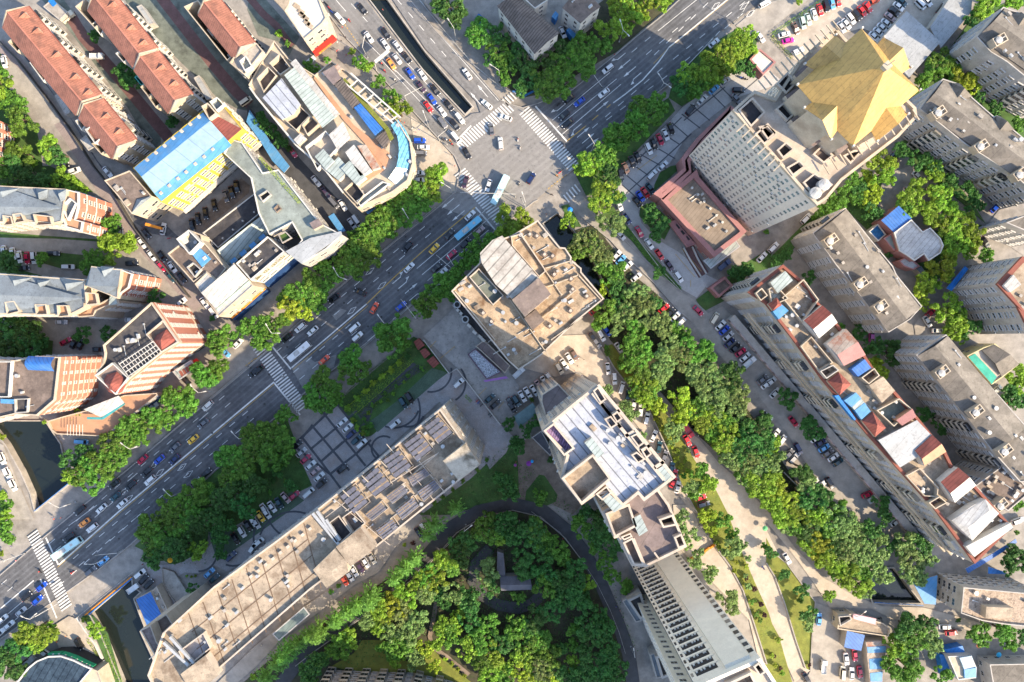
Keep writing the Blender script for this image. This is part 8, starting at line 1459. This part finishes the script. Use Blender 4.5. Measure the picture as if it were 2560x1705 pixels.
def person(px, py, ang, shirt, zone, ride=None, z=None):
    p = W((px, py), .5); zz = (ZM + .002) if z is None else z
    o = link('person', BODY[ride is not None], None, (p.x, p.y, zz), rad(ang)); o.material_slots[0].link = 'OBJECT'; o.material_slots[0].material = SHIRT[shirt]
    tag(o, None, 'person', 'people on foot and on scooters'); its.append(dict(noun='person in a %s top %s' % (shirt, 'riding a scooter' if ride else 'walking'), plural='people in %s tops %s' % (shirt, 'riding scooters' if ride else 'walking'), zone=zone, x=px, y=py, o=o))
    if ride:
        s = link('scooter', SCM, None, (p.x, p.y, zz), rad(ang)); s.location.x += math.cos(rad(ang)) * .1; s.location.y += math.sin(rad(ang)) * .1
        s.material_slots[0].link = 'OBJECT'; s.material_slots[0].material = CPM[ride]; tag(s, None, 'scooter', 'motor scooters'); its.append(dict(noun=PAINT[ride][1] + ' scooter', plural=PAINT[ride][1] + ' scooters', zone='ridden ' + zone, x=px, y=py, o=s))
for tile, data, zone in (('01', '858 190 -50 red r,1160 590 -52 red k,1185 655 -52 red c,1280 740 -52 white s,1405 1000 -52 red r', 'on the cycle lane of the north road'), ('01', '1720 1285 -45 black k,1755 1290 -45 white w,1785 1295 -45 orange o,1805 1330 -45 red k', 'at the stop line of the north road'), ('02', '55 1290 80 red w,75 1365 80 white s', 'on the crossing'), ('12', '65 125 80 white k,360 225 -20 black k', 'on the right side of the crossing'), ('12', '25 350 80 blue t', 'at the beige block corner of the crossing'), ('30', '672 562 40 red r,375 545 -60 red k', 'on the avenue by the lower zebra'), ('32', '2305 515 -60 blue b', 'on the cream walk'), ('21', '250 320 -55 white s', 'on the zebra crossing'), ('02', '430 965 220 black k', 'on the wide road near the crossing'), ('12', '410 50 -40 orange y', 'beside the kerb of the crossing')):
    for q in data.split(','):
        a = q.split(); person(int(tile[1]) * 640 + float(a[0]) / K, int(tile[0]) * 426 + float(a[1]) / K, float(a[2]), a[3], zone, a[4])
for tile, data, zone in (('01', '690 455 black,755 400 white,790 385 black,765 470 pink,750 480 red,800 260 red,835 515 red,830 350 black,1170 100 red', 'on the forecourt below the red street sign'), ('01', '1330 1120 orange,1370 1135 red,1440 1190 white,1470 1220 pink,1500 1200 blue,1760 1340 white,1800 1430 black,1830 1530 red', 'on the pavement by the crossing'), ('30', '500 50 blue,515 65 red,575 55 red,120 315 blue,165 445 pink,1325 480 pink,520 1040 white,540 1190 orange,620 1140 orange,1755 180 blue', 'on the pavements by the bridge'), ('21', '120 250 black,330 395 black,1420 620 orange,1465 665 orange,2320 780 orange', 'around the zebra and the plaza'), ('22', '660 170 black,600 230 black,570 270 red,640 320 blue,35 1110 red', 'on the forecourt of the silver roofed tower'), ('02', '115 1040 black,310 1340 black,870 465 red,940 510 red', 'at the crossings of the wide road'), ('12', '435 150 white,110 370 red,315 405 orange', 'near the canal head'), ('32', '955 870 blue,990 905 pink,465 245 red', 'on the curved lane'), ('31', '820 790 red,60 1220 white', 'on the lower lane')):
    for q in data.split(','):
        a = q.split(); person(int(tile[1]) * 640 + float(a[0]) / K, int(tile[0]) * 426 + float(a[1]) / K, R.uniform(0, 360), a[2], zone)
for tile, data, zone in (('12', '460 0 40 k,440 20 40 r', 'parked by the right corner of the crossing'), ('01', '640 30 -50 k,660 50 -50 k,675 75 -50 r,690 95 -50 k,700 115 -50 b,610 10 -50 w', 'parked beside the cream white shop roof'), ('21', '2035 550 45 c,2050 565 45 b,2075 590 45 k,2150 670 45 t,2165 690 45 k', 'parked along the plaza boundary wall'), ('02', '2110 715 0 b,2130 725 0 k,2150 735 0 k', 'parked by the guard house'), ('10', '1560 625 10 c', 'parked at the shop yard'), ('33', '1020 980 10 k,870 940 20 r,640 910 10 k', 'parked in front of the corner shop')):
    for q in data.split(','):
        a = q.split(); px, py = int(tile[1]) * 640 + float(a[0]) / K, int(tile[0]) * 426 + float(a[1]) / K; p = W((px, py), .5); s = link('scooter', SCM, None, (p.x, p.y, ZM + .002), rad(float(a[2]))); s.material_slots[0].link = 'OBJECT'; s.material_slots[0].material = CPM[a[3]]; tag(s, None, 'scooter', 'motor scooters'); its.append(dict(noun=PAINT[a[3]][1] + ' scooter', plural=PAINT[a[3]][1] + ' scooters', zone=zone, x=px, y=py, o=s))
label_all(its, 40)
# ---------------------------------------------------------------- daylight and camera
EL = 31.0; to_sun = Vector((.86, -.51, 0)).normalized() * math.cos(rad(EL)) + Vector((0, 0, math.sin(rad(EL))))
wd = bpy.data.worlds.new('World'); SC.world = wd; wd.use_nodes = True; nt = wd.node_tree
sky = nt.nodes.new('ShaderNodeTexSky'); sky.sky_type = 'NISHITA'; sky.sun_disc = False; sky.sun_elevation = rad(EL); sky.sun_rotation = math.atan2(to_sun.x, to_sun.y)
nt.links.new(sky.outputs[0], nt.nodes['Background'].inputs[0]); nt.nodes['Background'].inputs[1].default_value = .15
sl = bpy.data.lights.new('sun', 'SUN'); sl.energy = 3.8; sl.angle = rad(.55); sl.color = (1, .82, .58); so = bpy.data.objects.new('sun', sl); COL.objects.link(so); so.rotation_euler = to_sun.to_track_quat('Z', 'Y').to_euler(); so.location = (200, -100, 200)
cam = bpy.data.cameras.new('camera'); co = bpy.data.objects.new('camera', cam); COL.objects.link(co); co.location = (0, 0, H); co.rotation_euler = (0, 0, 0); cam.sensor_fit = 'HORIZONTAL'; cam.sensor_width = 36; cam.lens = 36 * H / (2560 * S); cam.clip_end = 3000; cam.clip_start = 1; SC.camera = co
cam.shift_y = 0
SC.view_settings.view_transform = 'Standard'; SC.view_settings.look = 'None'; SC.view_settings.gamma = 1; SC.view_settings.exposure = 1.64; SC.view_settings.use_curve_mapping = False
SC.cycles.max_bounces = 5; SC.cycles.diffuse_bounces = 3; SC.cycles.glossy_bounces = 2; SC.cycles.transmission_bounces = 2; SC.cycles.use_denoising = True
